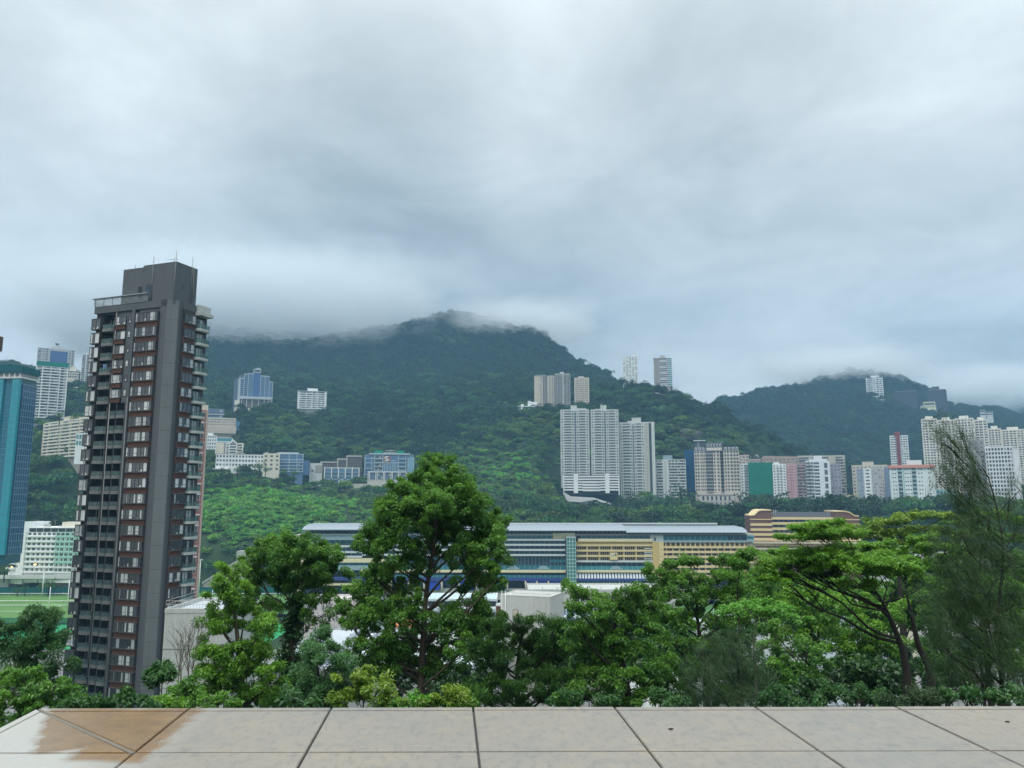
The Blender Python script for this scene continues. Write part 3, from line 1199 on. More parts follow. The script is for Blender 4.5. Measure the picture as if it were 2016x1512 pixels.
    def balc(wd, out, solid, mat_, nm='balcony'):
        b, r_ = MB(), MB()
        e = min(0.55, wd * 0.16)
        b.prism([(-wd / 2, 0.0), (-wd / 2, -out + e), (-wd / 2 + e, -out), (wd / 2 - e, -out), (wd / 2, -out + e), (wd / 2, 0.0)], 0, solid, mat_)
        i_ = 0.06
        for p, q in (((-wd / 2 + i_, 0), (-wd / 2 + i_, -out + e)), ((-wd / 2 + i_, -out + e), (-wd / 2 + e, -out + i_)),
                     ((-wd / 2 + e, -out + i_), (wd / 2 - e, -out + i_)), ((wd / 2 - e, -out + i_), (wd / 2 - i_, -out + e)), ((wd / 2 - i_, -out + e), (wd / 2 - i_, 0))):
            pv, qv = Vector((*p, 0)), Vector((*q, 0))
            t = (qv - pv).normalized()
            nn = Vector((-t.y, t.x, 0)) * 0.02
            r_.prism([tuple(pv - nn)[:2], tuple(qv - nn)[:2], tuple(qv + nn)[:2], tuple(pv + nn)[:2]], solid + 0.02, solid + 0.86, rail)
            r_.tube([pv + Vector((0, 0, solid + 0.9)), qv + Vector((0, 0, solid + 0.9))], 0.03, fr, 5)
            r_.tube([pv + Vector((0, 0, solid)), pv + Vector((0, 0, solid + 0.9))], 0.025, fr, 5)
            r_.tube([qv + Vector((0, 0, solid)), qv + Vector((0, 0, solid + 0.9))], 0.025, fr, 5)
        if mat_ is slab:                                          # thin posts up to the balcony above
            for sx in (-1, 1):
                b.tube([(sx * (wd / 2 - 0.08), -out + e, solid), (sx * (wd / 2 - 0.08), -out + e, 2.98)], 0.035, fr, 4)
            b.box(-wd * 0.3, -wd * 0.3 + 0.5, -0.9, -0.3, solid, solid + 0.75, lite)
            b.box(wd * 0.12, wd * 0.12 + 0.3, -1.2, -0.8, solid, solid + 0.55, brown)
        return b.mesh(nm), r_.mesh('railing')
    bA, bB, bC, bR = balc(3.3, 2.3, 0.62, slab), balc(1.95, 2.1, 0.62, slab), balc(2.15, 2.4, 0.62, slab), balc(3.4, 1.35, 0.5, pale)

    def balcony(bm, loc, rz=0.0):
        o = put(bm[0], 'balcony', root, loc, rz)
        put(bm[1], 'railing', o)
    rg = random.Random(3)
    for k, z in enumerate(zs):
        put(rg.choice(big), 'bay_window', root, (14.62, 0.0, z))
        put(rg.choice(side), 'bay_window', root, (W + 0.3, 4.3, z), R(90))
        put(rg.choice(left), 'bay_window', root, (0.7, 0.75, z - 0.5))
        put(rg.choice(door), 'balcony_door', root, (3.7, 2.17, z - 0.55))
        balcony(bA, (3.75, 2.2, z - 1.25))
        put(rg.choice(door), 'balcony_door', root, (W + 0.12, 7.6, z - 0.6), R(90))
        if z > 22 or k < 24:
            balcony(bR, (W + 0.3, 7.7, z - 1.1), R(90))
        if z > zrec:
            put(rg.choice(mid), 'bay_window', root, (7.3, 0.35, z - 0.08))
            put(small[k % 2], 'window', root, (9.45, 0.33, z + 0.2))
        else:
            put(rg.choice(door2), 'balcony_door', root, (6.65, 2.17, z - 0.55))
            put(rg.choice(door2), 'balcony_door', root, (8.9, 2.17, z - 0.55))
            balcony(bB, (6.65, 2.2, z - 1.25))
            balcony(bC, (8.9, 2.2, z - 1.25))
        b = MB()                                                  # air conditioner in the slot beside the bay
        b.box(11.05, 11.75, 0.35, 1.2, z - 0.4, z + 0.25, M_CONC)
        b.box(11.1, 11.7, 0.33, 0.35, z - 0.35, z + 0.2, M_DARKFRAME)
        b.box(11.0, 11.8, 0.3, 1.2, z - 0.5, z - 0.4, ledge)
        b.build('air_conditioner', root)
    # a white sheet of paper in the top bay and washing on one balcony
    MB().box(16.2, 16.75, -0.64, -0.625, zs[0] + 0.5, zs[0] + 1.05, g2).build('notice', root)
    wash = MB()
    blue = metal_mat((0.16, 0.30, 0.55), 0.9)
    wash.box(3.2, 3.6, 0.3, 0.34, zs[3] + 0.0, zs[3] + 1.0, blue)
    wash.box(3.75, 4.1, 0.3, 0.34, zs[3] + 0.1, zs[3] + 0.95, blue)
    wash.tube([(2.4, 0.32, zs[3] + 1.0), (5.2, 0.32, zs[3] + 1.0)], 0.02, M_FRAME, 5)
    o = wash.build('laundry', None)
    o.matrix_world = Matrix.Translation((a.x, a.y, zb)) @ Matrix.Rotation(ang, 4, 'Z')
    tag(o, 'blue laundry hung out on a balcony of the tall brown tower', 'laundry')
    # canopy over the top balconies of the right face
    MB().box(W + 0.2, W + 1.75, 6.0, D + 0.1, zs[0] + 2.1, zs[0] + 2.75, pale).box(W + 0.36, W + 1.0, 6.2, D, zs[0] + 2.75, zs[0] + 4.3, pale).build('canopy', root)
    # roof: louvred screen, machine house, rods
    lv = MB()
    sl = metal_mat((0.42, 0.46, 0.48), 0.5)
    for k in range(6):
        lv.box(-0.25, 14.2, -0.12, 0.0, H + 0.08 + k * 0.25, H + 0.16 + k * 0.25, sl)
    for k in range(7):
        lv.box(k * 2.35 - 0.04, k * 2.35 + 0.04, 0.0, 0.1, H, H + 1.6, M_DARKFRAME)
    for k in range(5):
        lv.box(-0.2, -0.1, 0.0, 5.0, H + 0.08 + k * 0.25, H + 0.16 + k * 0.25, sl)
    lv.box(-0.5, 14.3, -0.5, 0.3, H + 1.6, H + 1.72, sl)
    lv.build('roof_screen', root)
    mh = MB()
    top = P(338, 512, 148).z - zb
    mh.box(6.3, W - 0.35, 0.75, 6.6, H - 0.6, top - 0.35, grey)
    mh.box(11.6, W - 0.345, 0.745, 6.61, top - 0.35, top, grey)
    m_ = mh.build('machine_house', root)
    MB().box(10.6, 11.6, 0.69, 0.75, H + 1.0, H + 3.5, metal_mat((0.012, 0.014, 0.017), 0.6)).build('door', m_)
    lw = MB()
    for k in range(8):
        lw.box(12.6, 13.9, 0.69, 0.75, H + 1.9 + k * 0.22, H + 2.0 + k * 0.22, metal_mat((0.06, 0.10, 0.16), 0.4))
    lw.box(12.55, 13.95, 0.71, 0.75, H + 1.8, H + 3.75, metal_mat((0.015, 0.02, 0.03), 0.5))
    lw.build('louvre_window', m_)
    MB().box(W - 0.36, W - 0.31, 2.6, 3.0, H + 2.6, H + 3.8, M_DARKFRAME).build('window', m_)
    for x, y, z0, z1 in ((14.2, 0.66, H, top + 1.6), (W - 0.45, 0.68, H, top + 2.4), (W - 0.28, 5.0, H + 0.5, top + 2.2), (W - 0.27, 5.5, H + 0.4, top + 0.2), (8.0, 2.0, top - 0.4, top + 0.9)):
        MB().tube([(x, y, z0), (x, y, z1)], 0.06, pipe, 6).build('lightning_rod', m_)
    an = MB().tube([(W - 2.2, 2.0, top), (W - 2.2, 2.0, top + 1.5)], 0.035, pipe, 5)
    an.tube([(W - 3.9, 2.0, top + 1.1), (W - 1.2, 2.0, top + 0.95)], 0.025, pipe, 5)
    for q in range(5):
        an.tube([(W - 3.5 + q * 0.5, 1.6, top + 1.07 - q * 0.02), (W - 3.5 + q * 0.5, 2.4, top + 1.07 - q * 0.02)], 0.018, pipe, 4)
    an.build('antenna', m_)
    EXCL.append((a.x, a.y, 1, 0, 30, 30))


hero_tower()


# ------------------------------------------------------------------ grandstand of the racecourse
def grandstand():
    D = 470.0
    m_px = D / FPX * 1.013

    b = Bld('grandstand', 'long racecourse grandstand under a silver roof, tiers of teal glass then cream balconies', 'grandstand', 600, 1472, 1043, 1176, D, 466, depth=34, down=3, clear=4, face=False)
    U, Z = b.U, lambda py: b.Z(py)
    silver = metal_mat((0.30, 0.34, 0.38), 0.5, 0.2)
    white = wall_mat((0.62, 0.66, 0.68), 0.6, 0.25)
    cream = wall_mat((0.74, 0.59, 0.33), 0.8, 0.2)
    ochre = wall_mat((0.62, 0.46, 0.19), 0.8, 0.2)
    palec = wall_mat((0.78, 0.69, 0.46), 0.8, 0.2)
    bluew = wall_mat((0.30, 0.40, 0.46), 0.6, 0.2)
    navy = wall_mat((0.045, 0.070, 0.27), 0.6, 0.2)
    bseat = wall_mat((0.022, 0.070, 0.48), 0.55, 0.35, 0.4)
    conc = wall_mat((0.45, 0.40, 0.34), 0.85, 0.4)
    dark = M_VOID
    teal = glass_mat((0.025, 0.15, 0.19), (0.06, 0.26, 0.30))
    dglass = glass_mat((0.025, 0.06, 0.085), (0.05, 0.12, 0.16))
    b.core(dark, z1=Z(1046), y0=3.0)
    w = b.wall
    W = b.W

    def slab(xa, xb, pa, pb, m, out=0.0, deep=3.05):
        w.box(U(xa), U(xb), -out, deep, Z(pb), Z(pa), m)

    def glz(xa, xb, pa, pb, g, name='glazing', y=1.2, step=3.0):
        q = MB()
        x0, x1 = U(xa), U(xb)
        z0, z1 = Z(pb), Z(pa)
        q.box(x0, x1, y, y + 0.15, z0, z1, g)
        n = max(1, int((x1 - x0) / step))
        for i in range(n + 1):
            x = x0 + (x1 - x0) * i / n
            q.box(x - 0.06, x + 0.06, y - 0.06, y + 0.1, z0, z1, M_FRAME)
        q.build(name, b.root)

    # --- left block (behind the trees)
    slab(600, 716, 1052, 1063, bluew, 1.0)
    slab(600, 640, 1063, 1125, bluew, 0.6)
    for p in (1073.5, 1085, 1094):
        slab(640, 716, p, p + 3.6, white, 0.9)
    glz(640, 716, 1063, 1073, dglass)
    glz(640, 716, 1077, 1085, dglass)
    glz(640, 716, 1089, 1094, dglass)
    slab(600, 760, 1099, 1107, palec, 1.5)
    glz(640, 760, 1107, 1113, teal)
    slab(640, 760, 1113, 1122, bluew, 1.6)
    slab(640, 760, 1136, 1141, navy, 2.0)
    slab(600, 780, 1148, 1152, palec, 1.2)
    # --- middle blocks
    xl, xr = 716, 1112
    glz(xl, 1096, 1050, 1060, teal)
    for p in (1060.5, 1070.5, 1080.5, 1090.5):
        slab(xl, xr, p, p + 3.4, white, 0.8)
    for p in (1064, 1074, 1084):
        glz(xl, xr, p, p + 6.4, dglass, y=1.8)
    glz(xl, xr, 1094, 1113, dglass, y=1.5, step=2.2)
    glz(1082, xr, 1101, 1107, teal, y=0.9)
    slab(xl, xr, 1121, 1126, palec, 1.8)
    glz(xl, xr, 1112, 1121, teal, y=-1.2)
    slab(xl, xr, 1126, 1131, dark, 0.5)
    glz(xl, xr, 1131, 1136, teal, y=-1.9)
    slab(xl, xr, 1136, 1142, navy, 2.4)
    # blue sheeting between concrete struts
    xs = [716, 745, 775, 808, 838, 872, 905, 938, 968, 998, 1034, 1056, 1078, 1110]
    for i in range(len(xs) - 1):
        if i % 2 == 0 or i > 9:
            q = MB()
            q.box(U(xs[i]) + 0.9, U(xs[i + 1]) - 0.9, -1.6, -1.4, Z(1160), Z(1142.2), bseat)
            q.build('blue_screen', b.root)
        w.tube([(U(xs[i + 1]), -1.7, Z(1142)), (U(xs[i + 1]) + 0.6, -4.2, Z(1162))], 0.62, conc, 6)
    # escalator humps on the glass rail
    for x in (930, 1010, 1069, 1210, 1270):
        q = MB()
        x0 = U(x)
        q.extrude_xz([(x0 - 4.2, Z(1120)), (x0 + 4.2, Z(1120)), (x0 + 1.4, Z(1113)), (x0 - 1.4, Z(1113))], -1.7, -1.35, bluew)
        q.build('stair_cover', b.root)
    # --- cream block
    xl, xr = 1133, 1281
    glz(1143, 1277, 1054, 1060, teal)
    slab(1137, 1281, 1060, 1065.5, palec, 1.6)
    slab(1133, 1281, 1065.5, 1071, ochre, 0.2)
    for p in (1071, 1081.5, 1092):
        slab(xl, xr, p, p + 3.6, cream, 1.1)
        q = MB()
        x0, x1 = U(xl), U(1268)
        n = 34
        for i in range(n):
            if i % 6 == 5:
                continue
            x = x0 + (x1 - x0) * i / n
            q.box(x + 0.12, x + (x1 - x0) / n * 0.72, 1.0, 1.1, Z(p + 10.3), Z(p + 4.4), G_DARK)
        q.build('glazing', b.root)
        w.box(x0, U(1280), 1.1, 3.05, Z(p + 10.5), Z(p + 3.6), ochre)
        for i in range(8):
            x = x0 + (x1 - x0) * (i * 6 + 5.4) / n
            if x < x1:
                w.box(x - 0.35, x + 0.35, -0.6, 1.1, Z(p + 10.4), Z(p + 3.5), cream)
    slab(xl, xr, 1102.5, 1106, white, 1.1)
    q = MB().box(U(1266), U(1280), -0.9, 0.6, Z(1105), Z(1078), wall_mat((0.6, 0.6, 0.55)))
    for p in (1080, 1084, 1088, 1092, 1096, 1100):
        q.box(U(1267), U(1279), -0.95, -0.9, Z(p + 2.2), Z(p), G_DARK)
    q.build('end_bay', b.root)
    MB().box(U(1198), U(1213), -1.8, 0.0, Z(1101), Z(1087), cream).box(U(1200), U(1206), -1.86, -1.8, Z(1094), Z(1090), G_CURT).box(U(1207.5), U(1211), -1.86, -1.8, Z(1093), Z(1089), G_DARK).build('oriel', b.root)
    glz(xl, xr, 1106, 1113, dglass)
    glz(xl, xr, 1113, 1121, teal, y=-1.4)
    slab(xl, xr, 1121, 1125.5, palec, 1.8)
    for i in range(26):                                           # row of striped awnings
        x = U(1132 + i * 5.8)
        q = MB()
        q.extrude_yz([(-2.6, Z(1137)), (-2.5, Z(1137)), (-0.4, Z(1127)), (-0.6, Z(1127))], x, x + 1.15, white)
        q.build('awning', b.root)
    slab(xl, 1300, 1137, 1142, navy, 2.6)
    slab(xl, 1300, 1126, 1137, wall_mat((0.25, 0.29, 0.36)), 0.3)
    glz(xl, 1240, 1143, 1152, teal, y=-0.5)
    slab(xl, 1300, 1152, 1156, palec, 1.0)
    for x in (1215, 1222, 1229, 1237, 1245):
        slab(x, x + 1.4, 1142, 1152, white, 1.0)
    # --- ochre wall and right cream block
    slab(1281, 1303, 1066, 1176, ochre, 1.4)
    slab(1294, 1303, 1066, 1176, cream, 1.7)
    for p in (1080, 1094, 1108):
        slab(1294, 1303, p, p + 1.2, ochre, 1.78)
    slab(1278, 1303, 1053, 1066, wall_mat((0.5, 0.56, 0.58)), 1.2)
    MB().box(U(1285), U(1288.5), -1.26, -1.2, Z(1064), Z(1057), G_DARK).build('window', b.root)
    xl, xr = 1303, 1466
    glz(xl, 1428, 1054, 1063, teal, y=-0.6)
    glz(1428, xr, 1054, 1063, dglass, y=-0.4)
    slab(xl, xr, 1063, 1067, bluew, 1.5)
    for p in (1076.5, 1086, 1095.5, 1105, 1114.5, 1124, 1133.5):
        slab(xl, xr, p - 2.4, p + 1.9, cream, 1.3)
        for i in range(13):
            x = U(xl) + (U(xr) - U(xl)) * (i + 0.5) / 13
            w.box(x - 0.28, x + 0.28, -0.5, 1.4, Z(p + 7.2), Z(p + 1.9), cream)
        q = MB()
        for i in range(13):
            x0 = U(xl) + (U(xr) - U(xl)) * (i + 0.5) / 13
            q.box(x0 + 0.4, x0 + 3.3, 1.4, 1.5, Z(p + 7.0), Z(p + 2.4), G_DARK)
        q.build('glazing', b.root)
        slab(xl, xr, p + 1.9, p + 7.2, wall_mat((0.34, 0.25, 0.15)), -1.5)
    slab(xl, xr, 1068, 1074, wall_mat((0.34, 0.25, 0.15)), -1.5)
    for i in range(17):
        x = U(xl) + (U(xr) - U(xl)) * (i + 0.5) / 17
        w.box(x - 0.3, x + 0.3, -0.9, 1.5, Z(1074.2), Z(1067), cream)
    # lower wall
    slab(716, 1466, 1158, 1180, wall_mat((0.46, 0.47, 0.45)), 0.1)
    # --- roof: long silver sheet on a dark truss, swept forward over the stand
    r = MB()
    prof = [(-3.5, Z(1042.2)), (0.5, Z(1037.2)), (8, Z(1033.5)), (26, Z(1032.4)), (26, Z(1033.4)), (8, Z(1035)), (0.6, Z(1038.4)), (-3.4, Z(1043.4))]
    r.extrude_yz(prof, U(600), U(1000), silver)
    prof2 = [(p, z - 0.35 * (1 if p > -3 else 0)) for p, z in prof]
    prof2 = [(p, z - 0.45) for p, z in prof]
    r.extrude_yz(prof2, U(1000), U(1230), silver)
    r.extrude_yz([(p, z - 1.5) for p, z in prof], U(1230), U(1466), silver)
    for i in range(110):
        x = U(600) + (U(1466) - U(600)) * i / 109
        dz = 0 if x < U(1000) else (-0.45 if x < U(1230) else -1.5)
        r.tube([(x, -3.2, Z(1045) + dz), (x, 2.5, Z(1050))], 0.07, M_FRAME, 4)
        r.tube([(x, 2.5, Z(1050)), (x + 1.2, 6, Z(1036) + dz)], 0.06, M_FRAME, 4)
    for y, p in ((-2.0, 1047.5), (0.5, 1050.5)):
        r.box(U(600), U(1466), y, y + 0.25, Z(p) - 1.3, Z(p) - 1.0, M_FRAME)
    r.build('roof', b.root)
    # skylight strip along the ridge
    MB().box(U(890), U(1420), 12, 13.5, Z(1029.4) - 1.2, Z(1028.6) - 0.6, white).build('ridge_strip', b.root)
    # cream stair tower at the left end, teal end bay at the right
    q = MB().box(U(583), U(600) - 0.01, 1.0, 14, -3, Z(1054), wall_mat((0.66, 0.62, 0.52)))
    q.box(U(583) - 0.4, U(600) - 0.02, 0.6, 14.4, Z(1054), Z(1053), wall_mat((0.66, 0.62, 0.52)))
    q.build('end_tower', b.root)
    MB().box(U(593), U(599), 4, 9, Z(1053), Z(1048), silver).build('roof_plant', b.root)
    q = MB().box(U(1466) + 0.01, U(1479), 0.5, 20, -3, Z(1050), wall_mat((0.45, 0.42, 0.32)))
    q.box(U(1466) + 0.02, U(1480), -1.2, 0.5, Z(1066), Z(1052), bluew)
    q.box(U(1467), U(1479), -1.25, -1.2, Z(1060), Z(1055), teal)
    for p in (1076, 1086, 1096, 1106, 1116, 1126):
        q.box(U(1466) + 0.03, U(1481), -1.0, 0.5, Z(p + 1.5), Z(p - 1), cream)
    q.build('end_bay', b.root)
    # glazed lift tower with its white lattice
    q = MB()
    x0, x1 = U(1114), U(1131)
    q.box(x0, x1, -5.0, 0.5, Z(1178), Z(1058), glass_mat((0.04, 0.16, 0.16), (0.08, 0.22, 0.21)))
    lat = metal_mat((0.50, 0.66, 0.66), 0.5)
    for i in range(4):
        x = x0 + (x1 - x0) * i / 3
        q.box(x - 0.13, x + 0.13, -5.12, -4.9, Z(1178), Z(1057), lat)
    for p in range(1057, 1178, 7):
        q.box(x0 - 0.1, x1 + 0.1, -5.1, -4.92, Z(p + 1), Z(p), lat)
    q.box(x0 - 0.3, x1 + 0.3, -5.3, 1.0, Z(1057), Z(1055.8), lat)
    q.build('lift_tower', b.root)
    MB().box(U(1088), U(1131), 0.4, 3.0, Z(1060), Z(1049), palec).build('plant_room', b.root)
    b.finish(wall='tiers')


grandstand()


def striped_building():
    b = Bld('striped_building', 'brown and cream striped building with two gabled ends right of the grandstand', 'building', 1476, 1689, 1016, 1172, 500, 492, depth=30, down=3, clear=4, face=False)
    U, Z = b.U, b.Z
    brown = wall_mat((0.19, 0.100, 0.080), 0.8, 0.2)
    cream = wall_mat((0.74, 0.59, 0.33), 0.8, 0.2)
    dark = wall_mat((0.045, 0.048, 0.055), 0.6, 0.2)
    w = b.wall

    def gable(xa, xb, inner_right, ptop, y0):
        x0, x1 = U(xa), U(xb)
        if inner_right:
            s = [(x0, Z(1016)), (x0 + 2.5, Z(1015)), (x0 + 5, Z(ptop + 2.5)), (x0 + 7, Z(ptop + 1)), (x1, Z(ptop + 1))]
        else:
            s = [(x0, Z(ptop + 1)), (x1 - 8, Z(ptop + 1)), (x1 - 5.5, Z(ptop + 3)), (x1 - 2.5, Z(1016)), (x1, Z(1016.5))]
        w.extrude_xz([(x0, -3), (x1, -3)] + s[::-1], y0, y0 + 22, brown)
        for (p, q) in zip(s[:-1], s[1:]):                         # cream coping following the gable
            dx, dz = q[0] - p[0], q[1] - p[1]
            w.extrude_xz([(p[0], p[1] + 0.004), (q[0], q[1] + 0.004), (q[0], q[1] + 0.75), (p[0], p[1] + 0.75)], y0 - 0.5, y0 + 22.2, cream)
        for k, p in enumerate((1022, 1030.5, 1040.5, 1050, 1059.5, 1070, 1081, 1092, 1104)):
            w.box(x0 - 0.3, x1 + 0.3, y0 - 0.45, y0 + 1.0, Z(p + (1.4 if k == 0 else 4.6)), Z(p - 0.4), cream)
    gable(1476, 1517, True, 1004.5, 0.0)
    gable(1640, 1689, False, 1006.5, 0.6)
    x0, x1 = U(1517), U(1640)
    w.box(x0 + 0.01, x1 - 0.01, 3.0, 22, -3, Z(1018), wall_mat((0.20, 0.15, 0.11)))
    for p in (1018, 1028, 1038.5, 1049, 1060, 1071, 1082, 1093):
        w.box(x0 + 0.02, x1 - 0.02, 1.6, 3.2, Z(p + 4.8), Z(p), cream)
    for p in (1023, 1033.5, 1044, 1055, 1066):
        q = MB().box(x0 + 0.05, x1 - 0.05, 2.9, 2.98, Z(p + 4.6), Z(p), dark)
        for i in range(12):
            x = x0 + (x1 - x0) * (i + 0.5) / 12
            q.box(x - 0.5, x + 0.5, 2.85, 2.9, Z(p + 4.2), Z(p + 0.4), G_BLUE)
        q.build('window_band', b.root)
    b.roof.extrude_yz([(2.6, Z(1018) + 0.01), (9.5, Z(1008.5)), (16, Z(1008.5)), (22, Z(1018) + 0.01)], x0 + 0.03, x1 - 0.03, dark)
    b.root_parts = None
    q = MB()
    for x in (U(1523), U(1527), U(1630), U(1634)):
        q.tube([(x, 2, Z(1018)), (x, 2, Z(1003))], 0.12, M_FRAME, 5)
    q.tube([(U(1521), 2, Z(1008)), (U(1533), 2, Z(1005))], 0.1, M_FRAME, 5)
    q.build('roof_mast', b.root)
    # lower terraces spreading beside the gables
    for p, xb in ((1066, 1730), (1078, 1760)):
        w.box(U(1476), U(xb), -2.5, 1.4, Z(p + 3.4), Z(p), wall_mat((0.64, 0.58, 0.42)))
    b.finish()


striped_building()
# ------------------------------------------------------------------ towers on the left
W_WHITE = wall_mat(WHITE, 0.85, 0.3)
W_CREAM = wall_mat(CREAM, 0.85, 0.3)
W_PALE = wall_mat(PALE, 0.85, 0.35)
W_GREY = wall_mat(GREY, 0.85, 0.3)


def left_side():
    # tan tower at the very edge of the frame
    b = Bld('tan_tower', 'tan tower with a dark parapet cut off by the left edge of the photo', 'tower', -260, -148, 662, 1100, 120, 118, depth=14, down=4, yref=660, face=False)
    tan = wall_mat((0.50, 0.38, 0.24), 0.85, 0.3)
    b.core(tan)
    b.roof.box(-0.3, b.W + 0.25, -0.3, 14.3, b.H + 0.003, b.H + 2.6, wall_mat((0.13, 0.10, 0.085)))
    b.roof.box(b.W - 3, b.W - 0.8, 1, 3, b.H + 2.606, b.H + 3.4, wall_mat((0.4, 0.38, 0.3)))
    b.grid(4, 12, fw=0.45, fh=0.45, z0=b.H - 36, z1=b.H - 2)
    b.finish()

    # teal glass tower, scaffold crown
    b = Bld('teal_glass_tower', 'teal glass office tower with bright vertical bays and green netting round its crown', 'tower', -60, 44, 745, 1092, 352, 350, depth=9.5, down=4, yref=745, face=False)
    b.core(glass_mat((0.02, 0.10, 0.14), None), z1=b.H)
    brt = glass_mat((0.022, 0.25, 0.32), (0.035, 0.31, 0.38), 0.12)
    mid = glass_mat((0.012, 0.10, 0.17), (0.02, 0.15, 0.22), 0.06)
    drk = glass_mat((0.02, 0.07, 0.14), (0.03, 0.10, 0.18), 0.06)
    W = b.W
    rows = 27
    rh = b.H / rows
    xs = [(0, 0.12, mid), (0.12, 0.30, brt), (0.30, 0.44, mid), (0.44, 0.70, brt), (0.70, 0.86, mid), (0.86, 1.0, brt)]
    for (p, q, g) in xs:
        out = 1.5 if g is brt else 0.5
        x0, x1 = p * W, q * W
        m = MB().box(x0 + 0.02, x1 - 0.02, -out, 0.2, 0, b.H - 0.4, g)
        m.build('glass_bay', b.root)
        for r in range(rows):
            b.wall.box(x0 + 0.03, x1 - 0.03, -out - 0.05, -out + 0.1, r * rh, r * rh + 0.28, metal_mat((0.05, 0.22, 0.30), 0.4))
        for k in range(int((x1 - x0) / 1.3) + 1):
            x = x0 + 0.05 + k * 1.3
            b.wall.box(x, x + 0.07, -out - 0.045, -out + 0.1, 0, b.H - 0.5, metal_mat((0.08, 0.32, 0.42), 0.4))
    m = MB().box(W - 0.1, W + 0.6, 0.3, 9.3, 0, b.H - 3.0, drk)
    m.build('glass_side', b.root)
    for r in range(rows):
        b.wall.box(W + 0.5, W + 0.68, 0.3, 9.3, r * rh, r * rh + 0.2, metal_mat((0.22, 0.34, 0.46), 0.4))
    for k in range(7):
        b.wall.box(W + 0.5, W + 0.67, 0.5 + k * 1.45, 0.62 + k * 1.45, 0, b.H - 3, metal_mat((0.22, 0.36, 0.48), 0.4))
    net = net_mat((0.025, 0.13, 0.15))
    b.roof.box(-0.6, W + 1.0, -1.8, 10, b.H - 0.3, b.H + 0.4, W_PALE)
    for k in range(11):
        b.roof.box(k * W / 10 - 0.2, k * W / 10 + 0.2, -1.7, -1.3, b.H + 0.4, b.H + 3, W_WHITE)
    b.roof.box(-0.4, W + 0.8, -1.2, 9.4, b.H + 0.4, b.H + 2.8, W_GREY)
    # the net swells over the crown
    q = MB()
    prof = [(-0.8, b.H + 2.6), (W + 1.3, b.H + 2.2), (W + 1.3, b.H + 5.2), (W * 0.80, b.H + 6.2), (W * 0.62, b.H + 6.2), (W * 0.50, b.H + 7.2), (-0.8, b.H + 9)]
    q.extrude_xz(prof, -2.1, 10, net)
    q.build('scaffold_net', b.root)
    b.finish()

    # white balcony tower with green netting on top
    b = Bld('white_balcony_tower', 'white tower of stacked balconies under a green net, beside the teal glass tower', 'apartment tower', 64, 125, 722, 822, 760, 768, depth=20, clear=4)
    b.core(wall_mat((0.30, 0.32, 0.33)))
    rows = 18
    rh = b.H / rows
    b.slabs([r * rh + 0.1 for r in range(rows)] + [b.H - 0.6], W_WHITE, out=0.9, th=0.85, x0=-0.3, x1=b.W + 0.3)
    b.piers([-0.2, b.W * 0.19, b.W * 0.46, b.W * 0.76, b.W + 0.2], W_WHITE, 1.0, 0.95)
    b.ribbons(rows, zoff=0.38, fh=0.5)
    for r in range(rows):
        for x in (0.33, 0.62):
            b.balcony(b.W * x, r * rh + 0.1, b.W * 0.26, W_WHITE, out=1.7, rail=0.8, y=-0.0)
    q = MB().box(-0.6, b.W + 0.6, -1.2, 20, b.H + 0.1, b.H + 4.6, net_mat((0.02, 0.26, 0.20)))
    q.build('scaffold_net', b.root)
    b.finish()

    # blue and white hotel tower with a dish on its curved roof
    b = Bld('blue_hotel_tower', 'white tower with a big blue glass panel and rooftop dish behind the white balcony tower', 'tower', 69, 143, 687, 748, 1000, 1012, depth=24, clear=4)
    b.core(wall_mat((0.50, 0.50, 0.50)))
    W, H = b.W, b.H
    blue = glass_mat((0.05, 0.10, 0.26), (0.07, 0.13, 0.30))
    MB().box(W * 0.33, W * 0.81, -0.7, 0.1, H * 0.56, H * 0.93, blue).build('glass_panel', b.root)
    for x0, x1 in ((0.34, 0.47), (0.50, 0.55), (0.58, 0.63), (0.67, 0.80)):
        MB().box(W * x0, W * x1, -0.5, 0.1, 0.5, H * 0.50, blue).build('glass_panel', b.root)
    b.grid(3, 13, x0=0.3, x1=W * 0.30, fw=0.6, fh=0.5, glasses=(G_DARK, G_CURT))
    b.grid(2, 13, x0=W * 0.83, x1=W - 0.3, fw=0.6, fh=0.5, glasses=(G_DARK, G_CURT))
    b.piers([0.1, W * 0.15, W * 0.325, W * 0.82, W * 0.9, W - 0.1], W_PALE, 0.8, 0.8)
    b.roof.extrude_xz([(W * 0.32, H), (W * 0.8, H), (W * 0.7, H + 2), (W * 0.55, H + 4.2), (W * 0.42, H + 2.6)], 0.5, 16, W_PALE)
    b.roof.tube([(W * 0.5, 4, H + 3), (W * 0.5, 4, H + 6.5)], 0.4, M_DARKFRAME, 6)
    b.roof.extrude_xz([(W * 0.5 - 2.6, H + 7.6), (W * 0.5 - 0.6, H + 6.0), (W * 0.5 + 3.0, H + 6.4), (W * 0.5 + 0.5, H + 8.2), (W * 0.5 - 2.0, H + 8.2)], 3.0, 5.5, M_DARKFRAME)
    b.roof.box(W * 0.36, W * 0.44, 2, 5, H + 2, H + 2.9, M_CONC)
    b.finish()

    b = Bld('pale_tower', 'slim pale tower half hidden behind the tall brown apartment tower', 'tower', 157, 182, 698, 757, 950, 962, depth=20, clear=3)
    b.core(wall_mat((0.42, 0.42, 0.42)))
    b.piers([0.2, b.W * 0.35, b.W * 0.65, b.W - 0.2], W_WHITE, 0.7, 0.6)
    b.grid(3, 14, fw=0.6, fh=0.5)
    b.parapet(W_WHITE)
    b.finish()

    b = Bld('cream_villa', 'small cream terraced villa on the skyline between two pale towers', 'house', 132, 155, 724, 744, 930, 930, depth=12, clear=3)
    b.core(W_CREAM, z1=b.H * 0.7)
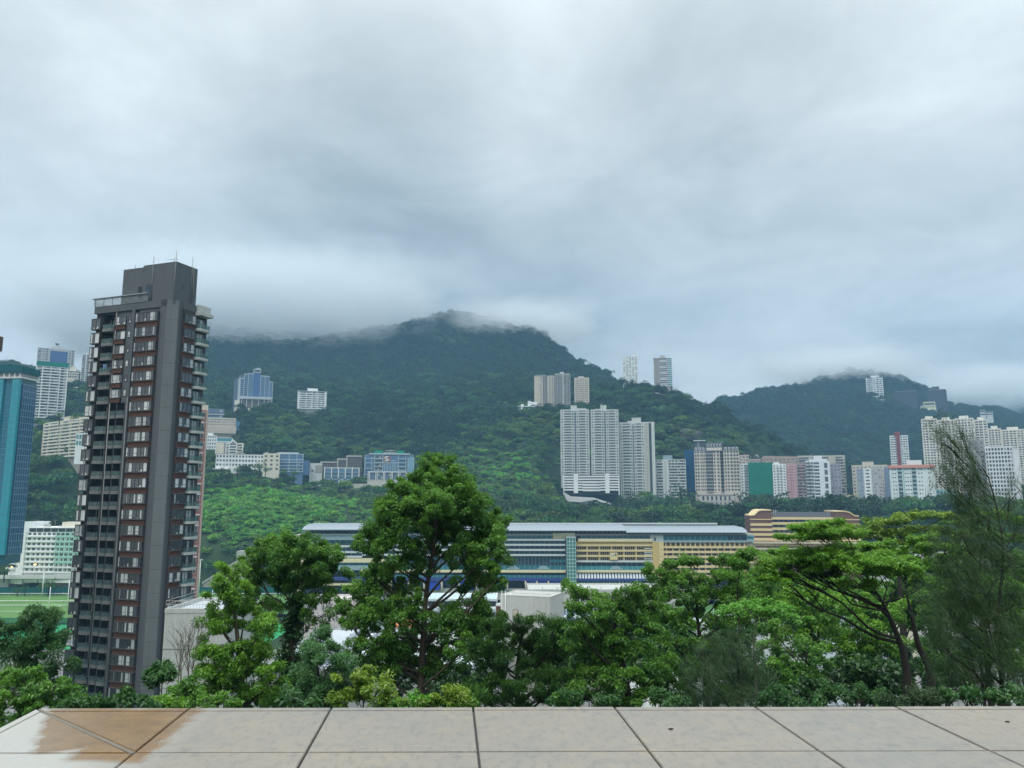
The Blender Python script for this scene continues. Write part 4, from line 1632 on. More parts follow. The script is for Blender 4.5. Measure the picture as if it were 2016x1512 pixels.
    b.core(W_CREAM, z1=b.H, x0=b.W * 0.2, x1=b.W * 0.75, y0=1.0)
    b.grid(5, 3, z1=b.H * 0.7, fw=0.6, fh=0.55)
    b.slabs([b.H * 0.23, b.H * 0.46, b.H * 0.68], W_WHITE, out=0.7, th=0.4)
    b.house(b.W * 0.3, b.W * 0.6, 2.0, W_CREAM, y0=2.5)
    b.finish()

    # cream slab block stepping up the slope
    b = Bld('cream_slab_block', 'long cream apartment slab with rows of balconies left of the tall brown tower', 'apartment block', 83, 172, 829, 897, 672, 618, depth=15, clear=4)
    W, H = b.W, b.H
    b.core(wall_mat((0.36, 0.33, 0.28)))
    rows = 11
    rh = H / rows
    for r in range(rows):
        for k, (p, q) in enumerate(((0, 0.13), (0.14, 0.40), (0.41, 0.62), (0.63, 0.80), (0.81, 1.0))):
            out = (0.9, 1.4, 1.0, 1.5, 1.1)[k]
            b.wall.box(p * W, q * W, -out, 0.1, r * rh, r * rh + 1.25, W_CREAM)
    for x in (0, 0.135, 0.40, 0.62, 0.80, 1.0):
        b.piers([x * W], W_CREAM, 0.7, 1.0)
    for (p, q) in ((0.01, 0.13), (0.14, 0.40), (0.41, 0.62), (0.63, 0.80), (0.81, 0.99)):
        b.ribbons(rows, x0=p * W, x1=q * W, zoff=0.44, fh=0.46, mull=2.2)
    b.parapet(W_CREAM, 0.9)
    b.house(W * 0.34, W * 0.48, 4.2, W_CREAM)
    b.house(W * 0.50, W * 0.60, 3.4, W_CREAM)
    b.house(W * 0.78, W * 0.98, 4.6, W_CREAM)
    b.clutter(5, seed=5)
    b.finish()

    b = Bld('blue_glazed_house', 'little white house with blue glazing beside the cream slab block', 'house', 148, 166, 854, 878, 600, 600, depth=9, clear=3)
    b.core(W_WHITE)
    b.grid(3, 2, fw=0.75, fh=0.7, zoff=0.15, glasses=(G_TEAL,))
    b.parapet(W_WHITE, 0.6)
    b.finish()

    # white hospital-like block above the playing field
    b = Bld('white_hospital_block', 'white seven storey block with a pale green end, above the playing field', 'building', 47, 178, 1038, 1128, 512, 508, depth=18, down=6, clear=5, face=False)
    W, H = b.W, b.H
    b.core(W_WHITE, z1=H - 3.2)
    mint = wall_mat((0.40, 0.66, 0.56), 0.8, 0.2)
    rows = 8
    z1 = H - 3.2
    rh = z1 / rows
    xm = b.U(117)
    b.wall.box(xm, W, -0.25, 0.1, rh * 1.6, z1 + 0.2, mint)
    for r in range(rows):
        b.wall.box(0, xm - 0.02, -0.95, 0.1, r * rh + 0.1, r * rh + 0.95, W_WHITE)
        b.wall.box(xm + 0.01, W, -0.5, 0.1, r * rh + 0.1, r * rh + 0.8, W_WHITE if r < 2 else mint)
    for i in range(6):
        for r in range(rows):
            b.win((i + 0.55) * xm / 6, r * rh + rh * 0.42, 2.1, 1.6)
    for i in range(8):
        for r in range(rows):
            b.win(xm + (i + 0.5) * (W - xm) / 8, r * rh + rh * 0.40, 2.3, 1.7, y=-0.26)
    b.wall.box(0.4, W - 0.4, 0.6, 17, z1, H - 0.6, metal_mat((0.05, 0.055, 0.06), 0.5))
    for k in range(9):
        b.wall.box(0.4 + k * W / 9, 0.7 + k * W / 9, 0.5, 0.7, z1, H - 0.6, W_WHITE)
    b.roof.box(-0.4, W, -0.5, 18.2, H - 0.6, H, W_WHITE)
    b.roof.box(W * 0.47, W * 0.80, 3, 11, H + 0.006, H + 3.2, W_CREAM)
    b.roof.box(W * 0.84, W * 1.02, 2, 12, H + 0.009, H + 4.6, W_WHITE)
    b.clutter(6, seed=9)
    b.finish()
    b = Bld('white_stair_block', 'white stair and balcony block joined to the left end of the hospital block', 'building', 16, 47, 1030, 1130, 515, 512.3, depth=18, down=6, clear=5, face=False)
    b.core(W_WHITE, z1=b.H * 0.74)
    b.core(W_WHITE, x0=b.W * 0.25, x1=b.W * 0.92, y0=4.0)
    b.wall.box(b.W * 0.55, b.W - 0.01, -1.2, 0.1, -6, b.H * 0.84, W_WHITE)
    for r in range(7):
        z = b.H * (0.1 + 0.105 * r)
        b.wall.box(-0.8, b.W * 0.5, -1.6, 0.1, z, z + 1.0, W_WHITE)
        b.wall.box(-0.1, b.W * 0.5, -0.06, 0.1, z + 1.0, z + 2.6, M_VOID)
        b.win(b.W * 0.62, z + 1.2, 0.9, 1.3, y=-1.2, mull=1)
    b.parapet(W_WHITE, 0.8, z=b.H)
    b.finish()

    # pink tower behind the brown tower's right flank
    b = Bld('pink_tower', 'narrow pink tower with white framed windows showing behind the right flank of the brown tower', 'apartment tower', 369, 409, 806, 1195, 228, 234, depth=5, down=3, yref=806, face=False)
    pink = wall_mat((0.42, 0.21, 0.195), 0.85, 0.3)
    b.core(pink)
    W, H = b.W, b.H
    rows = int(H / 3.05)
    rh = H / rows
    for r in range(rows):
        b.wall.box(0, W - 0.9, -0.35, 0.05, r * rh + 0.72 * rh, r * rh + 0.72 * rh + 0.22, W_WHITE)
        b.win(W - 2.3, r * rh + 0.18 * rh, 1.9, 1.6, y=-0.3)
        b.win(W * 0.35, r * rh + 0.18 * rh, 1.9, 1.6, y=-0.3)
        b.wall.box(W - 3.4, W - 1.2, -0.3, 0.05, r * rh + 0.1 * rh, r * rh + 0.72 * rh, pink)
    b.wall.box(W - 0.55, W + 0.12, -0.2, 0.4, -3, H, wall_mat((0.5, 0.40, 0.34)))
    b.roof.box(-0.1, W + 0.1, -0.1, 14, H + 0.003, H + 1.6, W_CREAM)
    b.roof.box(W * 0.55, W * 0.9, 0.5, 8, H + 1.606, H + 3, W_CREAM)
    b.finish()


left_side()


def left_slope():
    # terraces of low blocks on the hillside right of the brown tower
    b = Bld('dark_roofed_block', 'low dark blue roofed block highest on the slope right of the brown tower', 'building', 404, 441, 806, 826, 985, 985, depth=12, clear=3)
    b.core(wall_mat((0.12, 0.15, 0.20)))
    b.slabs([b.H * 0.12, b.H * 0.5], W_WHITE, out=1.0, th=0.7)
    b.ribbons(2, zoff=0.5, fh=0.4, glass=G_BLUE)
    b.parapet(wall_mat((0.25, 0.30, 0.36)), 0.8)
    b.finish()
    b = Bld('cream_terrace_block', 'long low cream block on a retaining terrace under the dark roofed block', 'building', 406, 464, 824, 846, 900, 905, depth=12, clear=3)
    b.core(wall_mat((0.58, 0.50, 0.42)))
    b.wall.box(-0.5, b.W + 0.5, -3.0, 0.2, -4, b.H * 0.34, wall_mat((0.52, 0.46, 0.38)))
    b.grid(12, 3, z0=b.H * 0.36, fw=0.6, fh=0.55)
    b.wall.box(b.W, b.W + 4, 1, 9, 0, b.H * 0.8, glass_mat((0.05, 0.2, 0.36)))
    b.parapet(W_CREAM, 0.8)
    b.clutter(4, seed=7)
    b.finish()
    b = Bld('white_teal_block', 'white block with teal glazed corner below the cream terrace block', 'building', 401, 456, 857, 897, 866, 872, depth=14, clear=3)
    b.core(W_WHITE, x1=b.W * 0.42)
    b.core(W_WHITE, x0=b.W * 0.42 + 0.01, z1=b.H * 0.9)
    b.grid(5, 6, x1=b.W * 0.42, fw=0.55, fh=0.5)
    b.ribbons(2, x0=b.W * 0.45, x1=b.W * 0.98, z0=b.H * 0.42, z1=b.H * 0.9, fh=0.7, zoff=0.2, glass=G_TEAL)
    b.slabs([b.H * 0.42, b.H * 0.66], W_WHITE, x0=b.W * 0.44, out=0.8, th=0.6)
    b.house(b.W * 0.1, b.W * 0.3, 2.4, W_WHITE)
    b.finish()
    b = Bld('gabled_house', 'cream house with a pointed gable above its stacked balconies', 'house', 423, 478, 872, 900, 805, 808, depth=14, clear=3)
    b.core(W_CREAM)
    W, H = b.W, b.H
    b.wall.box(W * 0.30, W * 0.36, -0.4, 0.1, 0, H, W_GREY)
    for x0, x1 in ((0.40, 0.47), (0.78, 0.95)):
        for r in range(5):
            b.win(W * (x0 + x1) / 2, H * (0.08 + 0.18 * r), W * (x1 - x0), H * 0.11)
    for r in range(5):
        b.wall.box(W * 0.50, W * 0.74, -1.4, 0.1, H * (0.03 + 0.19 * r), H * (0.03 + 0.19 * r) + 0.9, W_WHITE)
        b.win(W * 0.62, H * (0.03 + 0.19 * r) + 1.0, W * 0.22, 1.3)
    b.piers([W * 0.49, W * 0.75, W - 0.2, 0.2], W_WHITE, 0.6, 1.0)
    b.roof.extrude_xz([(W * 0.47, H + 0.01), (W * 0.77, H + 0.01), (W * 0.62, H + 4.0)], -1.0, 9, W_WHITE)
    b.roof.extrude_xz([(W * 0.52, H - 0.5), (W * 0.72, H - 0.5), (W * 0.62, H + 2.4)], -1.06, -0.9, W_GREY)
    b.finish()
    b = Bld('long_white_block', 'long white three storey block over balcony decks, below the gabled house', 'building', 424, 518, 895, 919, 772, 776, depth=14, clear=4)
    b.core(W_WHITE)
    b.grid(15, 3, fw=0.62, fh=0.5, zoff=0.3)
    b.parapet(wall_mat((0.30, 0.30, 0.28)), 0.6)
    for k, (x0, x1, z) in enumerate(((-0.06, 0.30, -2.6), (0.46, 0.78, -2.4), (0.05, 0.22, -5.6), (0.46, 0.76, -6.0))):
        b.wall.box(b.W * x0, b.W * x1, -4.5 - k * 0.3, 0.1, z, z + 0.8, W_PALE)
        b.wall.box(b.W * x0 + 0.5, b.W * x1 - 0.5, -1.0, 0.15, z - 2.0, z, M_VOID)
    b.clutter(4, seed=13)
    b.finish()
    b = Bld('cream_cube_block', 'cream block with few windows at the right end of the long white block', 'building', 517, 550, 894, 927, 768, 768, depth=13, clear=3)
    b.core(W_CREAM)
    b.grid(3, 4, fw=0.45, fh=0.45)
    b.parapet(W_CREAM, 0.8)
    b.clutter(3, seed=15)
    b.finish()
    b = Bld('blue_glass_terrace', 'blue glass terrace building with white frames next to the cream block', 'building', 548, 596, 893, 929, 782, 786, depth=15, clear=3)
    W, H = b.W, b.H
    b.core(G_BLUE, z1=H * 0.98, y0=0.5)
    for z in (0.0, 0.16, 0.32, 0.50, 0.66, 0.96):
        b.wall.box(-0.2, W + 0.2, -0.8 if z < 0.6 else 0.1, 0.6, H * z, H * z + 0.7, wall_mat((0.45, 0.56, 0.66)))
    b.piers([0.2, W * 0.42, W * 0.74, W - 0.2], wall_mat((0.5, 0.6, 0.7)), 0.6, 0.4)
    b.ribbons(4, x0=0.5, x1=W - 0.5, z1=H * 0.66, glass=G_BLUE, y=0.48, jitter=0.05)
    b.wall.box(W, W + 6, 1.5, 12, -3, H * 0.62, wall_mat((0.10, 0.18, 0.34)))
    b.roof.box(0.1, W * 0.8, 0.8, 12, H * 0.98 + 0.01, H + 1.2, W_PALE)
    b.finish()
    b = Bld('small_concrete_block', 'small plain concrete block in the gap right of the blue glass terrace', 'building', 609, 634, 913, 930, 800, 800, depth=9, clear=3)
    b.core(W_PALE)
    b.wall.box(b.W * 0.45, b.W - 0.2, -0.4, 0.1, 0, b.H * 0.85, wall_mat((0.36, 0.35, 0.32)))
    b.win(b.W * 0.25, 0.8, 2.2, 2.0)
    b.parapet(W_PALE, 0.6)
    b.finish()
    # three stepped concrete frames holding dark louvred screens
    fr = wall_mat((0.52, 0.50, 0.45))
    for k, (a, c, t, lab) in enumerate(((630, 663, 911, 'lowest of three stepped concrete frames with dark louvre screens'), (663, 681, 905, 'middle of three stepped concrete frames with dark louvre screens'), (681, 713, 899, 'tallest of three stepped concrete frames with dark louvre screens, touching the blue hospital'))):
        b = Bld('louvred_frame_block', lab, 'building', a, c - 0.4, t, 931, 838 + k * 3, 838 + k * 3, depth=10, clear=2, group='stepped concrete frames beside the blue hospital')
        b.core(wall_mat((0.10, 0.095, 0.09)), y0=0.8)
        b.wall.box(0, b.W, -0.1, 10, b.H, b.H + 1.3, fr)
        b.wall.box(-0.02, 1.1, -0.1, 0.9, -3, b.H, fr)
        sc_ = MB()
        n = max(4, int(b.W / 1.3))
        for i in range(n):
            x = 1.2 + (b.W - 1.4) * i / n
            sc_.box(x, x + (b.W - 1.4) / n * 0.72, 0.5, 0.8, 0, b.H - 0.02, wall_mat((0.16, 0.15, 0.14)))
        sc_.build('louvre_screen', b.root)
        b.finish()
    # the blue hospital with the emblem
    b = Bld('blue_hospital', 'wide pale blue glass hospital with a white S shaped emblem on its front', 'hospital', 716, 814, 895, 946, 842, 846, depth=22, clear=4)
    W, H = b.W, b.H
    pb = wall_mat((0.42, 0.52, 0.58), 0.7, 0.2)
    b.core(wall_mat((0.16, 0.22, 0.28)))
    U = b.U
    for x0, x1 in ((717.5, 729), (784, 797)):
        q = MB()
        for r in range(7):
            q.box(U(x0), U(x1), -0.3, 0.05, H * (0.03 + 0.135 * r), H * (0.03 + 0.135 * r) + 2.6, G_BLUE)
        q.build('glazing', b.root)
    for x0, x1 in ((736.5, 751), (783, 797)):
        for r in range(6):
            b.balcony(U((x0 + x1) / 2), H * (0.07 + 0.15 * r), U(x1) - U(x0), pb, out=1.6, rail=0.6)
            b.win(U((x0 + x1) / 2), H * (0.07 + 0.15 * r) + 1.3, (U(x1) - U(x0)) * 0.92, 2.1, mull=5)
    q = MB().box(U(752), U(782), -0.5, 0.05, 1.0, H * 0.68, glass_mat((0.10, 0.18, 0.26), (0.13, 0.22, 0.30)))
    q.build('glazing', b.root)
    MB().box(U(767), U(782), -0.52, 0.05, H * 0.685, H * 0.96, G_BLUE).build('glazing', b.root)
    MB().box(U(803), U(813.5), -0.9, 0.05, 0, H * 0.9, glass_mat((0.16, 0.32, 0.42), (0.20, 0.38, 0.46))).build('glazing', b.root)
    for x in (716.6, 730, 735.5, 752, 782.5, 797.5, 802, 813.5):
        b.wall.box(U(x) - 0.35, U(x) + 0.35, -1.0, 0.1, -2, H * (0.9 if x in (716.6, 730) or x > 800 else 1.0), pb)
    for x in (756, 761, 767, 772, 776):
        b.wall.box(U(x) - 0.2, U(x) + 0.2, -0.75, 0.1, 1, H * (0.66 if x < 770 else 0.75), pb)
    for x0, x1, z in ((716.6, 735.5, 0.83), (752, 782, 0.67), (756, 767, 0.08), (767, 776, 0.76), (802, 813.5, 0.6), (802, 813.5, 0.3), (717, 730, 0.45), (717, 730, 0.22), (717, 730, 0.66)):
        b.wall.box(U(x0), U(x1), -0.8, 0.1, H * z, H * z + 0.6, pb)
    b.roof.box(U(724), U(806), -1.4, 20, H + 0.003, H + 1.4, pb)
    grn = net_mat((0.02, 0.32, 0.20))
    MB().box(U(735), U(750), 1, 8, H + 1.41, H + 4.6, grn).build('roof_hoarding', b.root)
    MB().box(U(780), U(794), 1, 8, H + 1.41, H + 4.4, grn).build('roof_hoarding', b.root)
    b.roof.box(U(752), U(779), 4, 9, H + 1.42, H + 2.8, W_GREY)
    b.roof.box(U(757), U(774), 5, 8, H + 4.6, H + 5.1, W_PALE)
    b.roof.tube([(U(765), 6, H + 2), (U(765), 6, H + 4.7)], 0.25, W_PALE, 6)
    # emblem: reddish plate carrying a double white S
    ex, ez = U(759), H * 0.83
    em = MB().box(U(752.5), U(767.5), -0.8, 0.05, H * 0.69, H * 0.955, wall_mat((0.26, 0.17, 0.17)))
    wsg = metal_mat((0.85, 0.85, 0.84), 0.5)
    for o in (-0.55, 0.75):
        pts = []
        for i in range(22):
            t = i / 21
            an = math.pi * (0.15 + 1.2 * min(1, t * 2)) if t < 0.5 else 0
            if t < 0.5:
                an = math.radians(20 + 250 * (t * 2))
                pts.append((ex + o + 1.35 * math.cos(an), -1.0, ez + 1.25 + 1.2 * math.sin(an)))
            else:
                an = math.radians(90 - 250 * ((t - 0.5) * 2))
                pts.append((ex + o + 1.35 * math.cos(an), -1.0, ez - 1.15 + 1.2 * math.sin(an)))
        em.tube(pts, 0.34, wsg, 5)
    em.build('emblem', b.root)
    b.finish()
    # terraced houses in front
    b = Bld('blue_terrace_houses', 'row of five framed blue glass terrace houses on brick piers left of the hospital', 'terrace', 638, 707, 922, 944, 802, 806, depth=12, clear=3)
    W, H = b.W, b.H
    b.core(wall_mat((0.08, 0.14, 0.22)), y0=0.4)
    for i in range(6):
        b.piers([0.3 + (W - 0.6) * i / 5], W_WHITE, 0.9, 1.2, z0=H * 0.1 if i else 0, z1=H + (0.5 if i % 2 else 1.2))
    for i in range(5):
        for r in range(3):
            b.win((W / 5) * (i + 0.5), H * (0.05 + 0.33 * r), W / 5 * 0.78, H * 0.22, y=0.38, glasses=(G_BLUE, G_TEAL), mull=4)
            b.wall.box(W / 5 * i + 0.9, W / 5 * (i + 1) - 0.6, -0.6, 0.5, H * 0.33 * r - 0.5, H * 0.33 * r + 0.2, wall_mat((0.30, 0.42, 0.50)))
    for i in (2, 3, 4):
        b.wall.box(W / 5 * i + 0.1, W / 5 * i + 1.0, -2.4, 0.1, -8, -1.0, W_WHITE)
        b.wall.box(W / 5 * i + 1.0, W / 5 * (i + 1) + 0.1, -2.4, 0.1, -2.0, -1.0, W_WHITE)
        b.wall.box(W / 5 * i + 1.0, W / 5 * (i + 1) + 0.1, -1.4, 0.15, -8, -2.0, wall_mat((0.22, 0.12, 0.10)))
    b.roof.box(0, W, 0.3, 11, H, H + 0.7, W_WHITE)
    b.finish()
    b = Bld('white_terrace_houses', 'row of framed white terrace houses at the foot of the blue hospital', 'terrace', 724, 800, 930, 944, 812, 816, depth=10, clear=3)
    W, H = b.W, b.H
    b.core(wall_mat((0.14, 0.19, 0.24)), y0=0.4)
    for i in range(6):
        b.piers([0.3 + (W - 0.6) * i / 5, (W - 0.6) * (i + 0.22) / 5], W_WHITE, 0.7, 1.0, z1=H)
        if i < 5:
            for r in range(2):
                b.win((W / 5) * (i + 0.62), H * (0.06 + 0.46 * r), W / 5 * 0.6, H * 0.32, y=0.38, glasses=(G_BLUE, G_CURT), mull=3)
    b.roof.box(-0.2, W + 0.2, -1.1, 10, H, H + 0.9, W_WHITE)
    b.finish()
    a_, c_ = P(690, 960, 788), P(806, 958, 800)
    wl_ = MB()
    L = (c_ - a_).length
    wl_.box(-10, L, -0.6, 2.0, -10, 4.0, wall_mat((0.56, 0.55, 0.50), 0.9, 0.5))
    wl_.box(L * 0.28, L, 1.0, 3.5, 3.99, 8.2, wall_mat((0.5, 0.5, 0.46), 0.9, 0.5))
    wl_.box(L * 0.56, L * 0.58, -0.75, 0.1, -10, 4.05, wall_mat((0.2, 0.2, 0.19)))
    o = wl_.build('retaining_wall')
    o.location = a_
    o.rotation_euler = (0, 0, math.atan2(c_.y - a_.y, c_.x - a_.x))
    tag(o, 'pale retaining wall below the blue hospital and its terrace houses', 'wall')
    # twin topped glass tower on a podium, high on the left slope
    b = Bld('stepped_glass_tower', 'blue glass tower stepping up to a white crown, on the mountain side', 'hotel', 459, 527, 731, 790, 1000, 1004, depth=22, clear=4)
    W, H = b.W, b.H
    U = b.U
    pw = wall_mat((0.50, 0.54, 0.55), 0.8, 0.2)
    b.core(wall_mat((0.12, 0.16, 0.22)), z1=H * 0.74, y0=1.0)
    b.core(wall_mat((0.12, 0.16, 0.22)), z1=H * 0.86, x0=W * 0.13, x1=W * 0.92, y0=0.8)
    steps = ((459, 469, 0.74), (469, 477, 0.88), (477, 487, 0.90), (487, 502, 0.96), (502, 511, 0.84), (511, 520, 0.84), (520, 527, 0.66))
    for k, (p, q, t) in enumerate(steps):
        out = (0.6, 1.0, 1.4, 0.4, 1.4, 1.0, 0.6)[k]
        g = MB().box(U(p) + 0.1, U(q) - 0.1, -out, 1.2, H * 0.17, H * t, glass_mat((0.06, 0.13, 0.30), (0.10, 0.20, 0.36)) if k == 3 else G_BLUE)
        g.build('glass_bay', b.root)
        b.wall.box(U(p) - 0.35, U(p) + 0.35, -out - 0.5, 1.2, H * 0.15, H * t + 1.5, pw)
        b.wall.box(U(p), U(q), -out - 0.3, 4, H * t, H * t + 1.2, pw)
        if k != 3:
            n = 13
            for r in range(int(n * t)):
                b.wall.box(U(p), U(q), -out - 0.25, 0, H * (0.17 + 0.07 * r), H * (0.17 + 0.07 * r) + 0.7, wall_mat((0.22, 0.30, 0.40)))
    b.wall.box(U(526.5), U(527.5), -1, 10, 0, H * 0.68, pw)
    b.wall.box(U(457), U(462), -0.9, 8, -5, H * 0.72, pw)
    b.roof.box(U(487), U(502), -0.5, 8, H * 0.96, H * 1.08, pw)
    b.roof.box(U(488.5), U(500.5), -0.56, -0.4, H * 0.985, H * 1.05, M_VOID)
    b.roof.extrude_xz([(U(490), H * 1.08), (U(501), H * 1.08), (U(499), H * 1.13), (U(491), H * 1.10)], 0, 6, pw)
    b.wall.box(U(461), U(526), -2.2, 1.2, H * 0.09, H * 0.17, pw)
    b.wall.box(U(460), U(527), 0.5, 12, -20, H * 0.09, wall_mat((0.20, 0.17, 0.16)))
    for x in (466, 476, 487, 500, 511, 520, 525):
        b.wall.box(U(x) - 0.5, U(x) + 0.5, -1.8, -0.8, -18, H * 0.09, pw)
    b.wall.box(U(452), U(462), -5, 6, -22, 1.0, W_CREAM)
    b.wall.box(U(456), U(487), -6, -2, -14, -9, W_CREAM)
    b.finish()
    # white block of balconies
    b = Bld('white_balcony_block', 'white eight storey block of balconies alone on the mountain side', 'apartment block', 585, 642, 771, 804, 1052, 1052, depth=16, clear=4)
    W, H = b.W, b.H
    b.core(wall_mat((0.30, 0.31, 0.32)), y0=0.6)
    rows = 8
    rh = H / rows
    b.slabs([r * rh - 0.2 for r in range(rows)], W_WHITE, out=0.5, th=1.25, y1=0.7)
    b.piers([0.3, W * 0.055, W * 0.30, W * 0.5, W * 0.7, W * 0.945, W - 0.3], W_WHITE, 0.8, 0.45)
    b.wall.box(0, W * 0.06, -0.44, 0.7, 0, H, W_WHITE)
    b.wall.box(W * 0.94, W, -0.44, 0.7, 0, H, W_WHITE)
    b.ribbons(rows, x0=W * 0.07, x1=W * 0.93, zoff=0.4, fh=0.5, y=0.58, mull=2.5)
    b.roof.box(-0.8, W + 0.8, -1.0, 16, H + 0.2, H + 0.7, W_PALE)
    b.house(W * 0.33, W * 0.69, 4.8, W_WHITE)
    b.finish()
    # retaining terrace beside it
    a_, c_ = P(543, 824, 1030), P(640, 812, 1046)
    wl_ = MB()
    L = (c_ - a_).length
    wl_.extrude_xz([(0, -8), (L * 0.35, -8), (L * 0.35, 0), (L * 0.12, 7), (L * 0.12, 10), (0, 7)], 0, 2, wall_mat((0.50, 0.43, 0.33), 0.9, 0.5))
    wl_.box(L * 0.13, L * 0.62, 3, 6, 0.5, 8.5, wall_mat((0.32, 0.36, 0.34), 0.9, 0.4))
    wl_.box(L * 0.1, L * 0.8, 2.5, 8, 8.5, 9.3, wall_mat((0.34, 0.36, 0.36)))
    for i in range(9):
        wl_.box(L * (0.14 + 0.06 * i), L * (0.14 + 0.06 * i) + 0.5, 2.4, 3, 0.5, 8.5, wall_mat((0.45, 0.47, 0.45)))
    o = wl_.build('terrace_wall')
    o.location = a_
    o.rotation_euler = (0, 0, math.atan2(c_.y - a_.y, c_.x - a_.x))
    tag(o, 'tan and grey stepped terrace wall left of the white balcony block on the mountain', 'wall')
    EXCL.append(((a_.x + c_.x) / 2, (a_.y + c_.y) / 2 - 8, 1, 0, L * 0.5, 16))


left_slope()
# ------------------------------------------------------------------ towers on the right
def right_side():
    # three towers below the peak
    b = Bld('cream_twin_slab', 'cream slab tower with a glazed centre strip, leftmost of the three below the peak', 'apartment tower', 1052, 1092, 741, 796, 1010, 1012, depth=16, clear=4)
    tan = wall_mat((0.60, 0.53, 0.44), 0.85, 0.3)
    W, H = b.W, b.H
    b.core(tan)
    b.wall.box(W * 0.0, W * 0.24, -0.5, 0.05, 0, H, tan)
    b.wall.box(W * 0.40, W * 0.66, -0.06, 0.06, 0, H, W_GREY)
    b.piers([W * 0.41, W * 0.53, W * 0.65], tan, 0.5, 0.5)
    b.grid(2, 14, x0=W * 0.12, x1=W * 0.40, fw=0.5, fh=0.42, y=-0.0)
    b.grid(2, 14, x0=W * 0.70, x1=W * 0.98, fw=0.5, fh=0.42)
    b.grid(2, 14, x0=W * 0.42, x1=W * 0.64, fw=0.8, fh=0.7, glasses=(G_DARK,), y=-0.05)
    b.roof.extrude_xz([(-0.4, H), (W * 0.62, H), (W * 0.58, H + 2.2), (W * 0.04, H + 1.6)], -0.5, 14, W_GREY)
    b.roof.box(W * 0.66, W + 0.2, -0.2, 14, H + 0.01, H + 1.0, tan)
    b.finish()
    b = Bld('grey_gridded_tower', 'grey tower with a regular grid of dark openings, middle of the three below the peak', 'apartment tower', 1093.5, 1123, 737, 796, 1000, 1000, depth=16, clear=4)
    g = wall_mat((0.36, 0.36, 0.35), 0.85, 0.3)
    W, H = b.W, b.H
    b.core(wall_mat((0.12, 0.12, 0.12)), y0=0.5)
    rows = 14
    b.slabs([r * H / rows for r in range(rows)] + [H - 0.8], g, out=0.4, th=1.3, y1=0.6)
    b.piers([0.3, W * 0.16, W * 0.33, W * 0.50, W * 0.56, W * 0.78, W - 0.3], g, 0.9, 0.5)
    b.piers([W * 0.52], W_CREAM, 0.8, 0.7)
    b.ribbons(rows, zoff=0.42, fh=0.42, y=0.46, mull=1.8, jitter=0.1)
    b.parapet(W_PALE, 1.0)
    b.house(W * 0.32, W * 0.58, 3.5, W_PALE)
    b.wall.box(W * 0.3, W * 0.92, -4, 0, -8, -3.5, W_WHITE)
    b.finish()
    b = Bld('tan_banded_tower', 'tan tower banded floor by floor, rightmost of the three below the peak', 'apartment tower', 1131.5, 1160, 745, 796, 1000, 1000, depth=16, clear=4)
    W, H = b.W, b.H
    b.core(wall_mat((0.28, 0.22, 0.18)), y0=0.4)
    rows = 12
    b.slabs([r * H / rows for r in range(rows)], tan, out=0.5, th=2.0, y1=0.5)
    b.piers([0.3, W - 0.3], W_CREAM, 0.9, 0.6)
    b.piers([W * 0.35, W * 0.68], tan, 0.5, 0.52)
    b.ribbons(rows, zoff=0.5, fh=0.38, y=0.36, mull=1.6)
    b.parapet(W_CREAM, 1.0)
    b.house(W * 0.28, W * 0.66, 3.0, W_PALE)
    b.finish()
    b = Bld('white_modern_villa', 'white modern villa of stacked slabs below the cream slab tower', 'house', 1022, 1060, 800, 812, 985, 985, depth=12, clear=3)
    W, H = b.W, b.H
    b.core(wall_mat((0.10, 0.13, 0.16)), y0=2.0, z1=H)
    for z in (0.0, 0.45, 0.95):
        b.wall.box(-1, W + 1, -1.2, 3, H * z, H * z + 0.9, W_WHITE)
    for x in (0.14, 0.52, 0.86):
        b.wall.box(W * x - 1.2, W * x + 1.2, -0.5, 2.2, -3, H * 1.0, W_WHITE)
    b.wall.box(W * 0.45, W * 0.6, 0.5, 6, H * 0.95, H * 1.9, W_WHITE)
    b.wall.box(W * 0.6, W * 0.95, 0.6, 6, H * 1.3, H * 1.75, W_WHITE)
    b.wall.box(W * 0.1, W * 0.24, 0.5, 6, H * 0.95, H * 1.35, W_WHITE)
    b.ribbons(2, x0=0.5, x1=W - 0.5, y=1.95, fh=0.6, zoff=0.25)
    b.finish()
    # two on the ridge
    b = Bld('white_ridge_tower', 'white tower on the ridge against the sky, left of the curved tower', 'apartment tower', 1226.5, 1256, 702, 756, 1060, 1052, depth=16, clear=4)
    W, H = b.W, b.H
    b.core(W_WHITE)
    b.grid(5, 14, fw=0.5, fh=0.42, skip=0.35, glasses=(G_DARK, G_CURT))
    b.grid(4, 14, face='R', fw=0.5, fh=0.42, glasses=(G_DARK, G_CURT))
    b.slabs([H * k / 14 for k in range(14)], W_PALE, out=0.18, th=0.35)
    b.piers([W * 0.62, W - 0.2], W_WHITE, 1.0, 0.5)
    b.parapet(W_WHITE, 1.0)
    b.house(W * 0.62, W * 0.98, 4.0, W_WHITE, y0=1)
    b.finish()
    b = Bld('curved_glass_tower', 'grey tower with stacked curved glass bays on the ridge against the sky', 'apartment tower', 1288, 1323, 706, 760, 1055, 1062, depth=15, clear=4)
    W, H = b.W, b.H
    cgrey = wall_mat((0.48, 0.46, 0.45), 0.85, 0.3)
    b.core(cgrey)
    rows = 14
